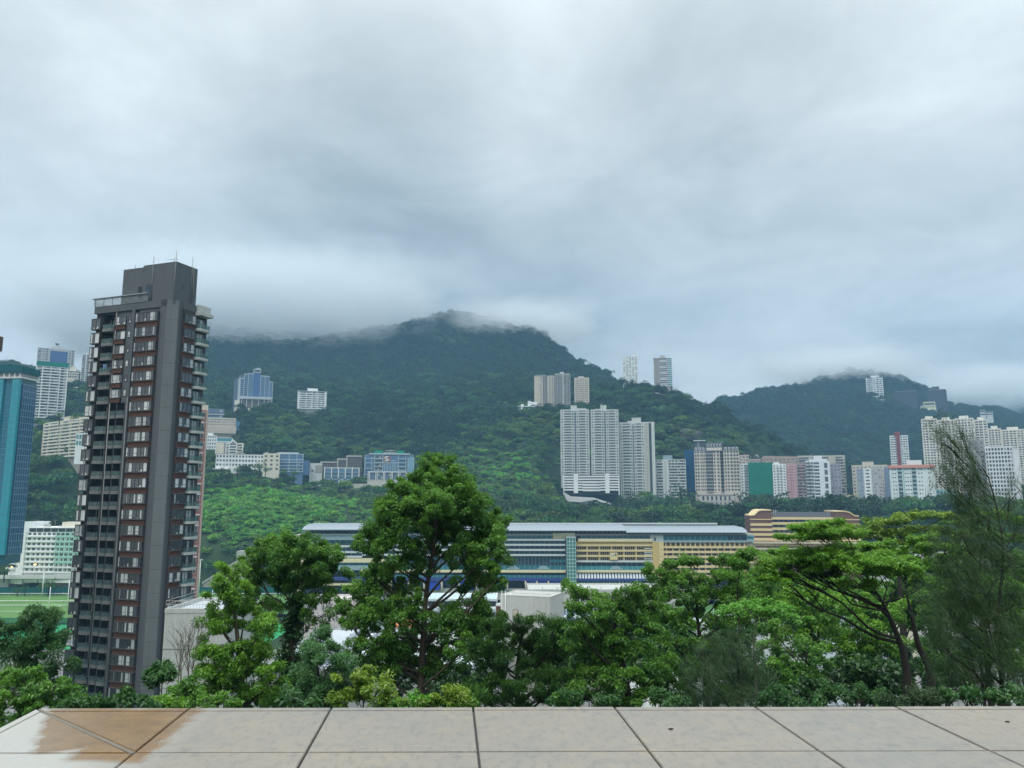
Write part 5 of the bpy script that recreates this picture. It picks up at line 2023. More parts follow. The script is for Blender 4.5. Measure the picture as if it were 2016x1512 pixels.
    for r in range(rows):
        z = r * H / rows
        pts = [(W * 0.36 + W * 0.30 * (1 - math.cos(t)) * 0.5 * 2 * 0.5, -1.9 * math.sin(t)) for t in np.linspace(0, math.pi, 9)]
        x0, x1 = W * 0.34, W * 0.72
        arc = [(x0 + (x1 - x0) * (1 - math.cos(t)) / 2, -2.2 * math.sin(t)) for t in np.linspace(0, math.pi, 9)]
        g = MB().prism(arc + [(x1, 0.2), (x0, 0.2)], z + 0.9, z + H / rows - 0.05, G_DARK if r % 3 else G_CURT)
        g.build('window_bay', b.root)
        b.wall.prism([(p[0], p[1] * 1.12) for p in arc] + [(x1, 0.25), (x0, 0.25)], z, z + 0.9, W_WHITE)
        arc2 = [(W * 0.78 + (W * 0.24) * (1 - math.cos(t)) / 2, -1.5 * math.sin(t)) for t in np.linspace(0, math.pi, 7)]
        g = MB().prism(arc2 + [(W * 1.02, 0.2), (W * 0.78, 0.2)], z + 0.9, z + H / rows - 0.05, G_TEAL)
        g.build('window_bay', b.root)
        b.wall.prism([(p[0], p[1] * 1.15) for p in arc2] + [(W * 1.02, 0.25), (W * 0.78, 0.25)], z, z + 0.9, W_WHITE)
    for k in range(6):
        b.wall.box(W * (0.03 + 0.05 * k), W * (0.03 + 0.05 * k) + 0.25, -0.4, 0.1, 0, H, wall_mat((0.22, 0.2, 0.2)))
    b.roof.box(-0.4, W * 0.75, -0.6, 15, H + 0.003, H + 1.4, cgrey)
    b.house(W * 0.38, W * 0.62, 4.6, cgrey, y0=2)
    b.finish()

    # three tall grey-green blocks over the car park
    pg = wall_mat((0.62, 0.65, 0.62), 0.88, 0.4)
    pgd = wall_mat((0.35, 0.38, 0.36), 0.88, 0.45)
    bluestrip = glass_mat((0.04, 0.07, 0.12), (0.07, 0.10, 0.15), 0.3)

    def estate(name, lab, px0, px1, yt, yb, D, strip, houses, rows, group=None, D1=None, flank=None):
        b = Bld(name, lab, 'apartment tower', px0, px1, yt, yb, D, D1 or D, depth=20, clear=4, group=group)
        W, H = b.W, b.H
        b.core(pg)
        rh = H / rows
        s0, s1 = strip
        W1 = W * (flank or 1.0)
        for r in range(rows):
            z = r * rh
            for (p, q, out) in ((0.0, 0.12, 0.2), (0.13, s0 - 0.10, 0.9), (s1 + 0.10, 0.88, 0.9), (0.89, 1.0, 0.3)):
                b.wall.box(W1 * p, W1 * q, -out, 0.1, z, z + rh * 0.42, pg)
            b.wall.box(W1 * (s0 - 0.09), W1 * (s1 + 0.09), -0.35, 0.1, z, z + 0.3, W_PALE)
        for x in (0.0, 0.125, s0 - 0.10, s0 - 0.01, s1 + 0.01, s1 + 0.10, 0.885, 1.0):
            b.wall.box(W1 * x - 0.22, W1 * x + 0.22, -0.62, 0.1, 0, H, W_PALE)
        MB().box(W1 * s0, W1 * s1, -0.2, 0.1, 0, H * 0.985, bluestrip).build('stair_glazing', b.root)
        for r in range(rows):
            b.wall.box(W1 * s0, W1 * s1, -0.26, 0.1, r * rh, r * rh + 0.5, W_PALE)
        for (p, q) in ((0.13, s0 - 0.10), (s1 + 0.10, 0.88)):
            b.ribbons(rows, x0=W1 * p, x1=W1 * q, y=-0.02, zoff=0.44, fh=0.44, mull=1.9, jitter=0.16)
        for r in range(rows):
            for x in (s0 - 0.055, s1 + 0.055, 0.06, 0.945):
                b.win(W1 * x, r * rh + rh * 0.36, W1 * 0.055, rh * 0.46, mull=1)
        b.parapet(pg, 1.0)
        for (p, q, h) in houses:
            b.house(W * p, W * q, h, pg, y0=1.5)
        return b
    b = estate('grey_estate_tower', 'left one of the twin pale grey towers standing on the banded car park', 1104.5, 1161, 808, 934, 820, (0.49, 0.55), ((0.36, 0.58, 5.5), (0.58, 0.9, 2.2)), 24, 'twin towers on the car park podium')
    b.finish()
    b = estate('grey_estate_tower', 'right one of the twin pale grey towers standing on the banded car park', 1165, 1219.5, 808, 935, 816, (0.485, 0.54), ((0.36, 0.42, 6.2), (0.43, 0.57, 5.6), (0.15, 0.36, 1.6)), 24, 'twin towers on the car park podium')
    b.finish()
    b = estate('grey_estate_tower', 'single pale grey tower with a dark slot down its right flank', 1222.5, 1292, 833, 978, 826, (0.53, 0.58), ((0.36, 0.62, 6.0), (0.24, 0.36, 2.5)), 25, None, 836, 0.70)
    W, H = b.W, b.H
    b.wall.box(W * 0.71, W * 0.83, -0.9, 0.1, -8, H, wall_mat((0.53, 0.53, 0.46), 0.88, 0.5))
    MB().box(W * 0.84, W * 0.91, -0.08, 0.1, 0, H, G_DARK).build('slot_glazing', b.root)
    b.wall.box(W * 0.92, W, -0.5, 0.1, -8, H, pg)
    for r in range(25):
        b.win(W * 0.77, r * H / 25 + 1.2, 0.8, 1.1, y=-0.9, mull=1)
    b.finish()
    # car park podium under the twins
    b = Bld('car_park_podium', 'white banded car park podium under the twin grey towers', 'car park', 1110, 1219, 935.5, 967, 813, 808, depth=26, down=4, clear=4)
    W, H = b.W, b.H
    b.core(M_VOID, y0=1.6)
    for r in range(6):
        z = H * (0.04 + 0.165 * r)
        b.wall.box(0, W, -0.5, 1.7, z, z + H * 0.095, W_WHITE)
    b.wall.box(0, W, 0.9, 1.65, 0, H, M_VOID)
    for x in (0.22, 0.79):
        b.wall.box(W * x - 2.2, W * x + 2.2, -1.0, 1.7, -2, H * 1.10, W_WHITE)
    for x in (0.0, 1.0):
        b.wall.box(W * x - 0.5, W * x + 0.5, -0.8, 1.7, -4, H, W_WHITE)
    # curved ramp drum
    arc = [(W * 0.34 + W * 0.33 * (1 - math.cos(t)) / 2, 0.3 - 4.4 * math.sin(t)) for t in np.linspace(0, math.pi, 13)]
    for r in range(4):
        z = H * (0.0 + 0.17 * r)
        b.wall.prism(arc + [(W * 0.67, 1.0), (W * 0.34, 1.0)], z, z + H * 0.11, W_WHITE)
        b.wall.prism([(p[0], p[1] * 0.9 + 0.06) for p in arc] + [(W * 0.66, 1.0), (W * 0.35, 1.0)], z + H * 0.11 + 0.01, z + H * 0.17 - 0.01, M_VOID)
    b.finish(wall='decks')
    # white ramp wall and stair on the slope below
    q = MB()
    a_ = P(1112, 984, 800)
    m_ = 800 / FPX
    ww = wall_mat((0.70, 0.71, 0.70), 0.85, 0.4)
    q.extrude_xz([(0, 3.0), (3, -1.5), (16, -2.5), (30, 0), (58, -8.5), (58, -6.6), (30, 2.2), (6, 3.6), (0, 7.5)], 0, 4, ww)
    q.box(16, 38, 3, 9, -14, -0.5, ww)
    for k in range(4):
        q.box(26, 39, 2.2, 3.1, -3.2 - k * 3.0, -1.9 - k * 3.0, ww)
    q.box(38.2, 40, 3, 9, -16, -1.0, M_CONC)
    q.box(40, 58, 6, 12, -16, -6, M_VOID)
    for k in range(4):
        q.tube([(44 + k * 5, 4.5, -22), (44 + k * 5, 4.5, -6.5)], 0.7, M_CONC, 6)
    q.extrude_xz([(18, -13), (44, -28), (60, -30), (60, -28.5), (45, -26), (22, -11.5)], 0.5, 3, ww)
    q.box(40, 60, 7, 9, -24, -16, wall_mat((0.30, 0.25, 0.20), 0.9, 0.5, 0.5))
    o = q.build('access_ramp')
    o.location = a_
    tag(o, 'white access ramp and stair block on stilts below the car park podium', 'ramp')
    EXCL.append((a_.x + 30, a_.y - 6, 1, 0, 30, 16))
    PADS.append((a_.x + 30, a_.y + 2, 1, 0, 28, 8, a_.z - 17))

    # shorter block with two wings
    b = Bld('two_wing_block', 'white shorter block of balconies with a blank lift shaft, right of the single grey tower', 'apartment block', 1292.5, 1352, 906, 979, 838, 842, depth=18, clear=4)
    W, H = b.W, b.H
    b.core(wall_mat((0.26, 0.28, 0.29)), y0=0.8)
    b.core(W_PALE, x0=W * 0.24, x1=W * 0.42, y0=-1.0, y1=6)
    MB().box(W * 0.29, W * 0.36, -1.12, -0.95, 2, H - 1, G_CURT).build('lift_glazing', b.root)
    rows = 13
    rh = H / rows
    for (p, q_) in ((0.0, 0.235), (0.425, 0.73), (0.735, 1.0)):
        b.slabs([r * rh for r in range(rows)], W_PALE, x0=W * p, x1=W * q_, out=0.7, th=1.1, y1=0.9)
        b.ribbons(rows, x0=W * p + 0.2, x1=W * q_ - 0.2, y=0.76, zoff=0.4, fh=0.5, mull=1.8, jitter=0.35)
    b.piers([0.2, W * 0.235, W * 0.43, W * 0.73, W - 0.2], W_PALE, 0.5, 0.8)
    b.parapet(W_PALE, 0.8)
    b.house(W * 0.24, W * 0.56, 5.4, wall_mat((0.34, 0.42, 0.46)))
    b.finish()
    b = Bld('blue_netted_block', 'building wrapped in dark blue scaffold net beside the cream hotel like block', 'building', 1349.5, 1369.5, 886, 962, 856, 856, depth=18, clear=3)
    b.core(wall_mat((0.05, 0.10, 0.18)), y0=0.5)
    MB().box(-0.2, b.W + 0.2, -0.6, 0.3, -4, b.H, net_mat((0.012, 0.085, 0.21))).build('scaffold_net', b.root)
    bm = MB()
    for k in range(9):
        bm.box(-0.3, b.W + 0.3, -0.75, -0.6, b.H * k / 9, b.H * k / 9 + 0.15, M_DARKFRAME)
    bm.build('scaffold_poles', b.root)
    b.finish()
    # large cream block with dormers
    b = Bld('dormered_cream_block', 'large cream block with a grid of windows and a dark dormered roof', 'apartment block', 1369.5, 1458, 887, 968, 842, 832, depth=20, clear=4)
    W, H = b.W, b.H
    U = b.U
    cr = wall_mat((0.68, 0.62, 0.53), 0.85, 0.3)
    dk = wall_mat((0.085, 0.095, 0.11), 0.7, 0.2)
    b.core(cr)
    rows = 12
    rh = H / rows
    for r in range(rows):
        b.wall.box(-0.2, W + 0.2, -0.35, 0.1, r * rh, r * rh + 0.45, cr)
    arc = [(W * 0.25 + W * 0.17 * (1 - math.cos(t)) / 2, -2.6 * math.sin(t)) for t in np.linspace(0, math.pi, 9)]
    for r in range(rows):
        b.wall.prism(arc + [(W * 0.42, 0.3), (W * 0.25, 0.3)], r * rh, r * rh + 0.5, cr)
        g = MB().prism([(p[0], p[1] * 0.9) for p in arc] + [(W * 0.415, 0.25), (W * 0.255, 0.25)], r * rh + 0.5, r * rh + rh - 0.02, G_DARK)
        g.build('window_bay', b.root)
    for c, w_ in ((0.03, 1.5), (0.085, 1.5), (0.15, 1.1), (0.19, 1.1), (0.23, 1.1), (0.45, 1.5), (0.53, 1.6), (0.69, 1.6), (0.755, 1.6), (0.83, 2.0), (0.90, 2.0), (0.965, 2.0)):
        for r in range(rows):
            b.win(W * c, r * rh + rh * 0.26, w_ * 1.15, rh * 0.56, mull=1 if w_ < 1.5 else 2, glasses=(G_DARK,), frame=M_DARKFRAME)
    for r in range(rows):
        b.wall.box(W * 0.58, W * 0.65, -1.4, 0.1, r * rh, r * rh + 1.0, dk)
        b.wall.box(W * 0.58, W * 0.65, -0.05, 0.1, r * rh + 1.0, r * rh + rh * 0.85, M_VOID)
    b.piers([0.2, W * 0.12, W * 0.245, W * 0.43, W * 0.56, W * 0.67, W * 0.79, W - 0.2], cr, 0.6, 0.3)
    b.roof.extrude_yz([(-0.4, H + 0.01), (2.0, H + 4.0), (16, H + 4.0), (20, H + 0.01)], 0, W, dk)
    b.roof.extrude_yz([(-0.8, H + 0.02), (1.0, H + 8.5), (12, H + 8.5), (14, H + 0.02)], W * 0.26, W * 0.64, dk)
    b.roof.box(W * 0.28, W * 0.62, -1.4, 0.1, H + 0.03, H + 3.2, cr)
    for k in range(12):
        if 0.26 < (k + 0.5) / 12 < 0.64:
            continue
        x = W * (k + 0.5) / 12
        b.roof.box(x - 0.9, x + 0.9, -0.5, 2.0, H + 0.6, H + 3.3, W_WHITE)
        b.roof.box(x - 0.55, x + 0.55, -0.56, -0.5, H + 0.9, H + 2.8, G_DARK)
    for k in range(5):
        x = W * (0.31 + 0.07 * k)
        b.roof.box(x - 0.8, x + 0.8, -0.9, 1.5, H + 4.4, H + 7.2, W_WHITE)
        b.roof.box(x - 0.5, x + 0.5, -0.96, -0.9, H + 4.7, H + 6.8, G_DARK)
        b.roof.tube([(x + 1.4, 1.2, H + 8), (x + 1.4, 1.2, H + 9.8)], 0.2, W_WHITE, 5)
    b.finish()
    b = Bld('arched_stone_podium', 'cream stone podium with arched openings below the dormered cream block', 'podium', 1375, 1450, 972.5, 998, 822, 815, depth=12, down=6, clear=5)
    W, H = b.W, b.H
    st = wall_mat((0.58, 0.54, 0.50), 0.88, 0.4)
    b.core(st)
    b.wall.box(-0.6, W + 0.6, -0.7, 0.1, H - 0.9, H, st)
    b.wall.box(-0.4, W + 0.4, -0.5, 0.1, H * 0.42, H * 0.42 + 0.5, st)
    for k in range(7):
        x = W * (0.14 + 0.115 * k)
        q = MB().box(x - 1.0, x + 1.0, -0.08, 0.05, H * 0.5, H * 0.78, G_DARK)
        q.extrude_xz([(x + 1.0 * math.cos(t), H * 0.78 + 1.0 * math.sin(t)) for t in np.linspace(0, math.pi, 9)], -0.08, 0.05, G_DARK)
        q.build('arched_window', b.root)
        b.win(x, H * 0.02, 1.7, H * 0.32, mull=2, glasses=(G_DARK,))
    b.finish()
    b = Bld('roof_pavilion', 'small white flat roofed pavilion on the slope behind the dormered cream block', 'pavilion', 1366, 1388, 868, 876, 905, 905, depth=10, clear=3)
    b.core(W_GREY, x0=b.W * 0.3, x1=b.W * 0.5, z1=b.H)
    b.core(glass_mat((0.1, 0.13, 0.15)), x0=b.W * 0.05, x1=b.W * 0.95, y0=3, z1=b.H)
    b.roof.box(-0.5, b.W + 0.5, -2, 10, b.H, b.H + 0.8, W_WHITE)
    b.finish(wall='frame')

    b = Bld('pale_infill_block', 'narrow pale block with bay windows between the dormered block and the green net', 'apartment block', 1459, 1478, 914, 968, 838, 838, depth=16, clear=3)
    b.core(W_WHITE)
    b.wall.box(b.W * 0.42, b.W * 0.86, -0.7, 0.1, 0, b.H * 0.97, wall_mat((0.30, 0.36, 0.38)))
    b.grid(1, 10, x1=b.W * 0.36, fw=0.5, fh=0.42)
    b.grid(1, 10, x0=b.W * 0.42, x1=b.W * 0.86, fw=0.8, fh=0.5, y=-0.7)
    b.parapet(W_WHITE, 0.8)
    b.finish()
    b = Bld('pinkish_block', 'pinkish cream block with roof terrace behind the green netted building', 'apartment block', 1456, 1500, 897, 965, 872, 876, depth=16, clear=3)
    pk = wall_mat((0.56, 0.46, 0.41))
    b.core(pk, x1=b.W * 0.48)
    b.core(wall_mat((0.4, 0.42, 0.40)), x0=b.W * 0.48 + 0.01, z1=b.H * 0.86)
    b.grid(6, 12, fw=0.6, fh=0.5)
    b.parapet(pk, 0.9, x1=b.W * 0.48)
    b.roof.box(b.W * 0.46, b.W + 0.3, -0.6, 12, b.H * 0.86 + 0.01, b.H * 0.9, pk)
    b.clutter(4, seed=23)
    b.finish()
    b = Bld('brown_roof_terrace', 'low brown roofed terrace floor showing above the green net and the white block', 'building', 1502, 1576, 902, 965, 884, 888, depth=16, clear=3)
    br = wall_mat((0.40, 0.31, 0.26))
    b.core(br)
    b.grid(9, 12, fw=0.5, fh=0.45)
    b.roof.extrude_xz([(0, b.H + 0.01), (b.W, b.H + 0.01), (b.W * 0.98, b.H + 1.6), (b.W * 0.4, b.H + 2.4), (b.W * 0.05, b.H + 3.0)], 0.5, 14, br)
    b.clutter(4, seed=25)
    b.finish()
    b = Bld('green_netted_block', 'building wholly wrapped in bright green scaffold net', 'building', 1476.5, 1523.5, 911, 976, 828, 834, depth=18, clear=3)
    b.core(wall_mat((0.06, 0.22, 0.18)), y0=0.5)
    gn = net_mat((0.012, 0.25, 0.165))
    MB().box(-0.3, b.W + 0.1, -0.6, 0.3, -4, b.H, gn).build('scaffold_net', b.root)
    MB().box(-0.5, -0.3, 0.3, 12, -4, b.H + 1.5, net_mat((0.03, 0.33, 0.25))).build('scaffold_net', b.root)
    bm = MB()
    for k in range(11):
        bm.box(-0.3, b.W + 0.1, -0.72, -0.61, b.H * k / 11, b.H * k / 11 + 0.12, metal_mat((0.02, 0.16, 0.11), 0.8))
    for k in range(14):
        bm.box(b.W * k / 13 - 0.06, b.W * k / 13 + 0.06, -0.7, -0.6, 0, b.H + 1.2, metal_mat((0.02, 0.18, 0.12), 0.8))
    bm.build('scaffold_poles', b.root)
    b.finish()

    def small_white(name, lab, px0, px1, yt, yb, D, wallm, cols, rows, D1=None, **kw):
        b = Bld(name, lab, 'apartment block', px0, px1, yt, yb, D, D1 or D, depth=kw.pop('depth', 15), clear=3)
        b.core(wallm)
        b.grid(cols, rows, fw=kw.get('fw', 0.55), fh=kw.get('fh', 0.46), skip=kw.get('skip', 0.0), glasses=kw.get('glasses', (G_DARK, G_CURT)))
        b.parapet(wallm, 0.9)
        return b
    b = small_white('white_bay_block', 'white block with grey bay windows between the green net and the pink block', 1523.5, 1550, 915, 974, 822, W_WHITE, 4, 11)
    b.slabs([b.H * k / 11 for k in range(11)], W_WHITE, x0=b.W * 0.25, x1=b.W * 0.75, out=0.9, th=0.9)
    b.house(b.W * 0.1, b.W * 0.5, 2.6, W_WHITE)
    b.clutter(3, seed=31)
    b.finish()
    pinkm = wall_mat((0.60, 0.36, 0.38), 0.85, 0.35)
    b = small_white('pink_block', 'pink block with small dark windows in the row of towers', 1551, 1572, 916, 988, 822, pinkm, 4, 13, fw=0.42, fh=0.35, glasses=(G_DARK,))
    b.piers([b.W * 0.45], wall_mat((0.42, 0.26, 0.28)), 0.8, 0.6)
    b.house(b.W * 0.1, b.W * 0.8, 2.0, wall_mat((0.5, 0.4, 0.35)))
    b.finish()
    b = small_white('brown_balcony_block', 'narrow brown and pink block of enclosed balconies beside the pink block', 1572.5, 1590, 914, 985, 826, wall_mat((0.42, 0.30, 0.28)), 2, 12, fw=0.85, fh=0.5)
    b.slabs([b.H * k / 12 for k in range(12)], wall_mat((0.5, 0.4, 0.38)), out=0.9, th=0.9)
    b.finish()
    # white tower with dark grid strips
    b = Bld('white_striped_tower', 'white tower with dark window strips and a broad plain white pier', 'apartment tower', 1590, 1638, 909, 990, 812, 816, depth=18, clear=3)
    W, H = b.W, b.H
    bw = wall_mat((0.76, 0.80, 0.84), 0.85, 0.25)
    b.core(bw)
    rows = 12
    rh = H / rows
    b.wall.box(W * 0.12, W * 0.17, -0.1, 0.1, 0, H, G_DARK)
    b.ribbons(rows, x0=0.1, x1=W * 0.12, y=0.02, mull=1.4, jitter=0.2, fh=0.6, zoff=0.25)
    b.ribbons(rows, x0=W * 0.17, x1=W * 0.32, y=0.02, mull=1.4, jitter=0.3, fh=0.6, zoff=0.25)
    b.ribbons(rows, x0=W * 0.34, x1=W * 0.56, y=0.02, mull=1.6, jitter=0.15, fh=0.6, zoff=0.25)
    b.slabs([r * rh for r in range(rows)], W_PALE, x0=0, x1=W * 0.33, out=0.8, th=0.7)
    b.wall.box(W * 0.57, W * 0.75, -0.7, 0.1, -4, H + 1.5, bw)
    b.wall.box(W * 0.92, W, -0.7, 0.1, -4, H, bw)
    for r in range(0, rows, 2):
        b.win(W * 0.835, r * rh + 0.5, W * 0.13, rh * 1.5, mull=3, glasses=(G_DARK,))
    b.parapet(bw, 1.2, x1=W * 0.94)
    b.roof.box(W * 0.15, W * 0.9, 1, 10, H + 0.01, H + 2.6, bw)
    b.finish()
    b = small_white('lilac_flank_block', 'narrow lilac grey block right of the white striped tower', 1639, 1660, 914, 1000, 824, wall_mat((0.32, 0.31, 0.37), 0.85, 0.3), 3, 12, fw=0.5, fh=0.4)
    b.finish()
    # balconied grey tower behind
    b = Bld('grey_balcony_tower', 'grey green tower with balconies on its right edge, behind the white striped tower', 'apartment tower', 1574, 1668, 899, 972, 880, 874, depth=18, clear=3)
    W, H = b.W, b.H
    gg = wall_mat((0.40, 0.40, 0.36), 0.85, 0.35)
    b.core(gg)
    rows = 13
    rh = H / rows
    b.ribbons(rows, x0=0.3, x1=W - 0.3, y=0.02, mull=2.2, jitter=0.15, fh=0.5, zoff=0.3)
    b.slabs([r * rh for r in range(rows)], gg, out=0.5, th=0.8)
    for r in range(rows):
        b.balcony(W * 0.93, r * rh, W * 0.13, wall_mat((0.55, 0.54, 0.46)), out=1.6, rail=0.8)
    b.wall.box(W * 0.65, W * 0.80, -0.7, 0.1, 0, H + 1.0, wall_mat((0.52, 0.48, 0.38)))
    b.wall.box(W * 0.34, W * 0.52, -1.2, 0.1, 0, H + 0.8, W_WHITE)
    b.parapet(wall_mat((0.55, 0.52, 0.42)), 1.2)
    b.house(W * 0.0, W * 0.3, 1.6, gg)
    b.clutter(5, seed=41)
    b.finish()

    b = Bld('ochre_low_building', 'low ochre building at the foot of the towers', 'building', 1657, 1693, 976, 998, 802, 802, depth=12, clear=3)
    oc = wall_mat((0.42, 0.39, 0.24), 0.9, 0.4)
    b.core(oc)
    b.grid(5, 3, fw=0.35, fh=0.4)
    b.parapet(oc, 0.8)
    b.clutter(4, seed=43)
    b.finish()
    b = small_white('cream_block', 'cream block standing behind the bluish chamfered block', 1681, 1752, 917, 985, 842, wall_mat((0.60, 0.55, 0.45)), 9, 10, fw=0.5, fh=0.42, D1=846)
    b.house(b.W * 0.3, b.W * 0.62, 4.4, wall_mat((0.60, 0.55, 0.45)))
    b.finish()
    # chamfered white-blue block
    b = Bld('bluish_chamfered_block', 'bluish grey block with a bright white centre bay of windows', 'apartment block', 1691, 1742, 923, 1004, 806, 800, depth=18, clear=3)
    W, H = b.W, b.H
    bg_ = wall_mat((0.30, 0.35, 0.42), 0.85, 0.3)
    b.core(bg_)
    b.wall.prism([(W * 0.26, 0.1), (W * 0.30, -2.0), (W * 0.56, -2.2), (W * 0.60, 0.1)], -5, H, W_WHITE)
    b.wall.box(W * 0.62, W, -0.3, 0.1, -5, H + 1.5, wall_mat((0.46, 0.45, 0.45)))
    rows = 12
    for r in range(rows):
        b.win(W * 0.43, r * H / rows + 1.3, W * 0.17, 1.5, y=-2.1, mull=3)
        for x in (0.10, 0.19):
            b.win(W * x, r * H / rows + 1.3, 1.0, 1.2, mull=1)
        for x in (0.70, 0.78, 0.88, 0.95):
            b.win(W * x, r * H / rows + 1.2, 1.2, 1.4, mull=1, y=-0.3)
    b.parapet(wall_mat((0.5, 0.48, 0.42)), 0.9)
    b.finish()
    # white block with red tiled edge
    b = Bld('red_roofed_white_block', 'white block with a red tiled roof edge and two columns of teal balconies', 'apartment block', 1756, 1845, 920, 1000, 806, 800, depth=18, clear=4)
    W, H = b.W, b.H
    ww2 = wall_mat((0.76, 0.84, 0.81), 0.85, 0.3)
    b.core(ww2)
    rows = 10
    rh = H / rows
    for r in range(rows):
        for x in (0.08, 0.135, 0.36, 0.41, 0.47, 0.66, 0.72, 0.885):
            b.win(W * x, r * rh + 1.4, 1.35, 1.35, mull=1, glasses=(G_DARK, G_CURT))
        for x in (0.235, 0.55):
            b.balcony(W * x, r * rh + 0.2, W * 0.10, wall_mat((0.35, 0.55, 0.55)), out=1.3, rail=0.8)
            b.win(W * x, r * rh + 1.4, W * 0.095, 2.2, mull=3, glasses=(G_DARK,))
    b.wall.box(W * 0.305, W * 0.33, -0.5, 0.1, 0, H, wall_mat((0.40, 0.60, 0.58)))
    red = wall_mat((0.30, 0.12, 0.075), 0.8, 0.3)
    b.roof.extrude_yz([(-1.6, H - 0.6), (3, H + 2.6), (14, H + 2.6), (18, H + 0.2)], -0.6, W + 0.6, red)
    b.roof.box(W * 0.40, W * 0.74, 4, 12, H + 2.61, H + 7.5, W_WHITE)
    b.wall.box(-5.2, -0.01, 0.5, 14, -6, H, wall_mat((0.22, 0.28, 0.38), 0.85, 0.3))
    b.finish()
    # white tower with red stripe
    b = Bld('red_striped_tower', 'white tower with a dark red stripe up its middle, behind the red roofed block', 'apartment tower', 1756.5, 1793, 859, 935, 872, 872, depth=18, clear=3)
    W, H = b.W, b.H
    b.core(wall_mat((0.66, 0.69, 0.70), 0.85, 0.3))
    rst = wall_mat((0.26, 0.075, 0.08), 0.85, 0.2)
    b.wall.box(W * 0.37, W * 0.53, -0.8, 0.1, 0, H + 0.02, rst)
    rows = 16
    rh = H / rows
    for r in range(rows):
        b.wall.box(W * 0.33, W * 0.58, -1.2, 0.1, r * rh, r * rh + 0.6, rst)
        for x in (0.09, 0.20, 0.30, 0.65, 0.78, 0.90):
            b.win(W * x, r * rh + 1.0, 1.5, 1.5, mull=1)
    b.slabs([r * rh for r in range(rows)], W_WHITE, x1=W * 0.32, out=0.5, th=0.6)
    b.slabs([r * rh for r in range(rows)], W_WHITE, x0=W * 0.59, out=0.5, th=0.6)
    b.roof.box(W * 0.26, W * 0.60, -0.9, 8, H + 0.03, H + 5.0, rst)
    b.parapet(W_WHITE, 1.0, y0=0.2)
    b.finish()
    b = Bld('light_blue_block', 'small light blue block beside the red roofed white block', 'building', 1846, 1886, 966, 1004, 806, 806, depth=12, clear=3)
    lb = wall_mat((0.24, 0.50, 0.60), 0.85, 0.25)
    b.core(lb)
    b.grid(6, 5, fw=0.6, fh=0.55)
    b.slabs([b.H * k / 5 for k in range(5)], wall_mat((0.42, 0.62, 0.68)), out=0.3, th=0.5)
    b.parapet(lb, 0.8)
    b.finish()

    # the tall cream estate at the right
    ce = wall_mat((0.74, 0.71, 0.64), 0.85, 0.3)
    for k, (p0, p1, yt, D, D1, cols, lab) in enumerate((
            (1826, 1858, 827, 872, 868, 5, 'tall cream tower with square window bays at the left end of the cream estate'),
            (1858, 1892, 829, 864, 862, 5, 'tall cream tower behind the casuarina, second from the left end of the cream estate'),
            (1892, 1931, 826, 862, 856, 6, 'tall cream tower in the middle of the cream estate, with pale piers'),
            (1931, 1958, 829, 858, 856, 3, 'narrow blank sided cream tower of the cream estate'),
            (1957, 1984, 846, 880, 878, 4, 'cream tower with a rounded top near the right end of the cream estate'),
            (1984, 2030, 848, 886, 884, 6, 'cream tower at the right edge of the photo in the cream estate'))):
        b = Bld('cream_estate_tower', lab, 'apartment tower', p0, p1 - 0.5, yt, 985, D, D1, depth=18, clear=3, group='tall cream estate towers at the right')
        W, H = b.W, b.H
        rows = 30
        rh = H / rows
        b.core(wall_mat((0.30, 0.30, 0.29), 0.85, 0.3), y0=0.3)
        b.slabs([r * rh for r in range(rows)], ce, out=0.25, th=rh * 0.42, y1=0.4)
        for i in range(cols + 1):
            b.piers([min(max(W * i / cols, 0.4), W - 0.4)], ce, 0.9 if i % 2 else 1.5, 0.5)
        b.ribbons(rows, x0=0.3, x1=W - 0.3, y=0.27, zoff=0.44, fh=0.5, mull=2.0, jitter=0.12)
        b.wall.box(-0.01, 0.3, -0.3, 18, -8, H, ce)
        b.wall.box(W - 0.3, W + 0.01, -0.3, 18, -8, H, ce)
        b.roof.box(-0.05, W + 0.05, -0.4, 18, H, H + 1.6, ce)
        b.roof.box(W * 0.25, W * 0.75, 2, 12, H + 1.61, H + 4.5, ce)
        b.finish()
    # white gridded hotel in front
    b = Bld('white_grid_hotel', 'white block with a bold square grid of windows, at the right edge behind the casuarina', 'hotel', 1950, 2006, 882, 1010, 700, 694, depth=20, clear=4)
    W, H = b.W, b.H
    gw = wall_mat((0.78, 0.79, 0.80), 0.85, 0.2)
    b.core(wall_mat((0.20, 0.22, 0.23)), y0=0.5)
    rows, cols = 16, 9
    rh = H / rows
    b.slabs([r * rh for r in range(rows)] + [H - 0.01], gw, out=0.4, th=rh * 0.40, y1=0.6)
    for i in range(cols + 1):
        b.piers([min(max(W * i / cols, 0.4), W - 0.4)], gw, 0.9, 0.4)
    b.ribbons(rows, x0=0.3, x1=W - 0.3, y=0.46, zoff=0.38, fh=0.62, mull=W / cols, jitter=0.06)
    b.wall.box(W - 0.02, W + 4, 0, 18, -5, H * 0.97, gw)
    b.parapet(gw, 1.5)
    b.finish()
    b = Bld('beige_blank_tower', 'plain beige tower side seen through the casuarina branches', 'building', 1914, 1950, 868, 1010, 716, 712, depth=16, clear=3)
    b.core(wall_mat((0.36, 0.34, 0.33), 0.9, 0.3))
    b.grid(3, 16, fw=0.4, fh=0.4)
    b.parapet(wall_mat((0.36, 0.34, 0.33)), 1.0)
    b.finish()

    # far hill, right
    D = 1600
    b = Bld('glass_bay_tower', 'pale tower of glass bays high on the far misty hill', 'apartment tower', 1708, 1741, 743, 796, D + 20, D + 20, depth=22, clear=8)
    W, H = b.W, b.H
    b.core(wall_mat((0.34, 0.40, 0.44)))
    rows = 14
    b.slabs([H * r / rows for r in range(rows)], W_WHITE, out=1.0, th=1.6)
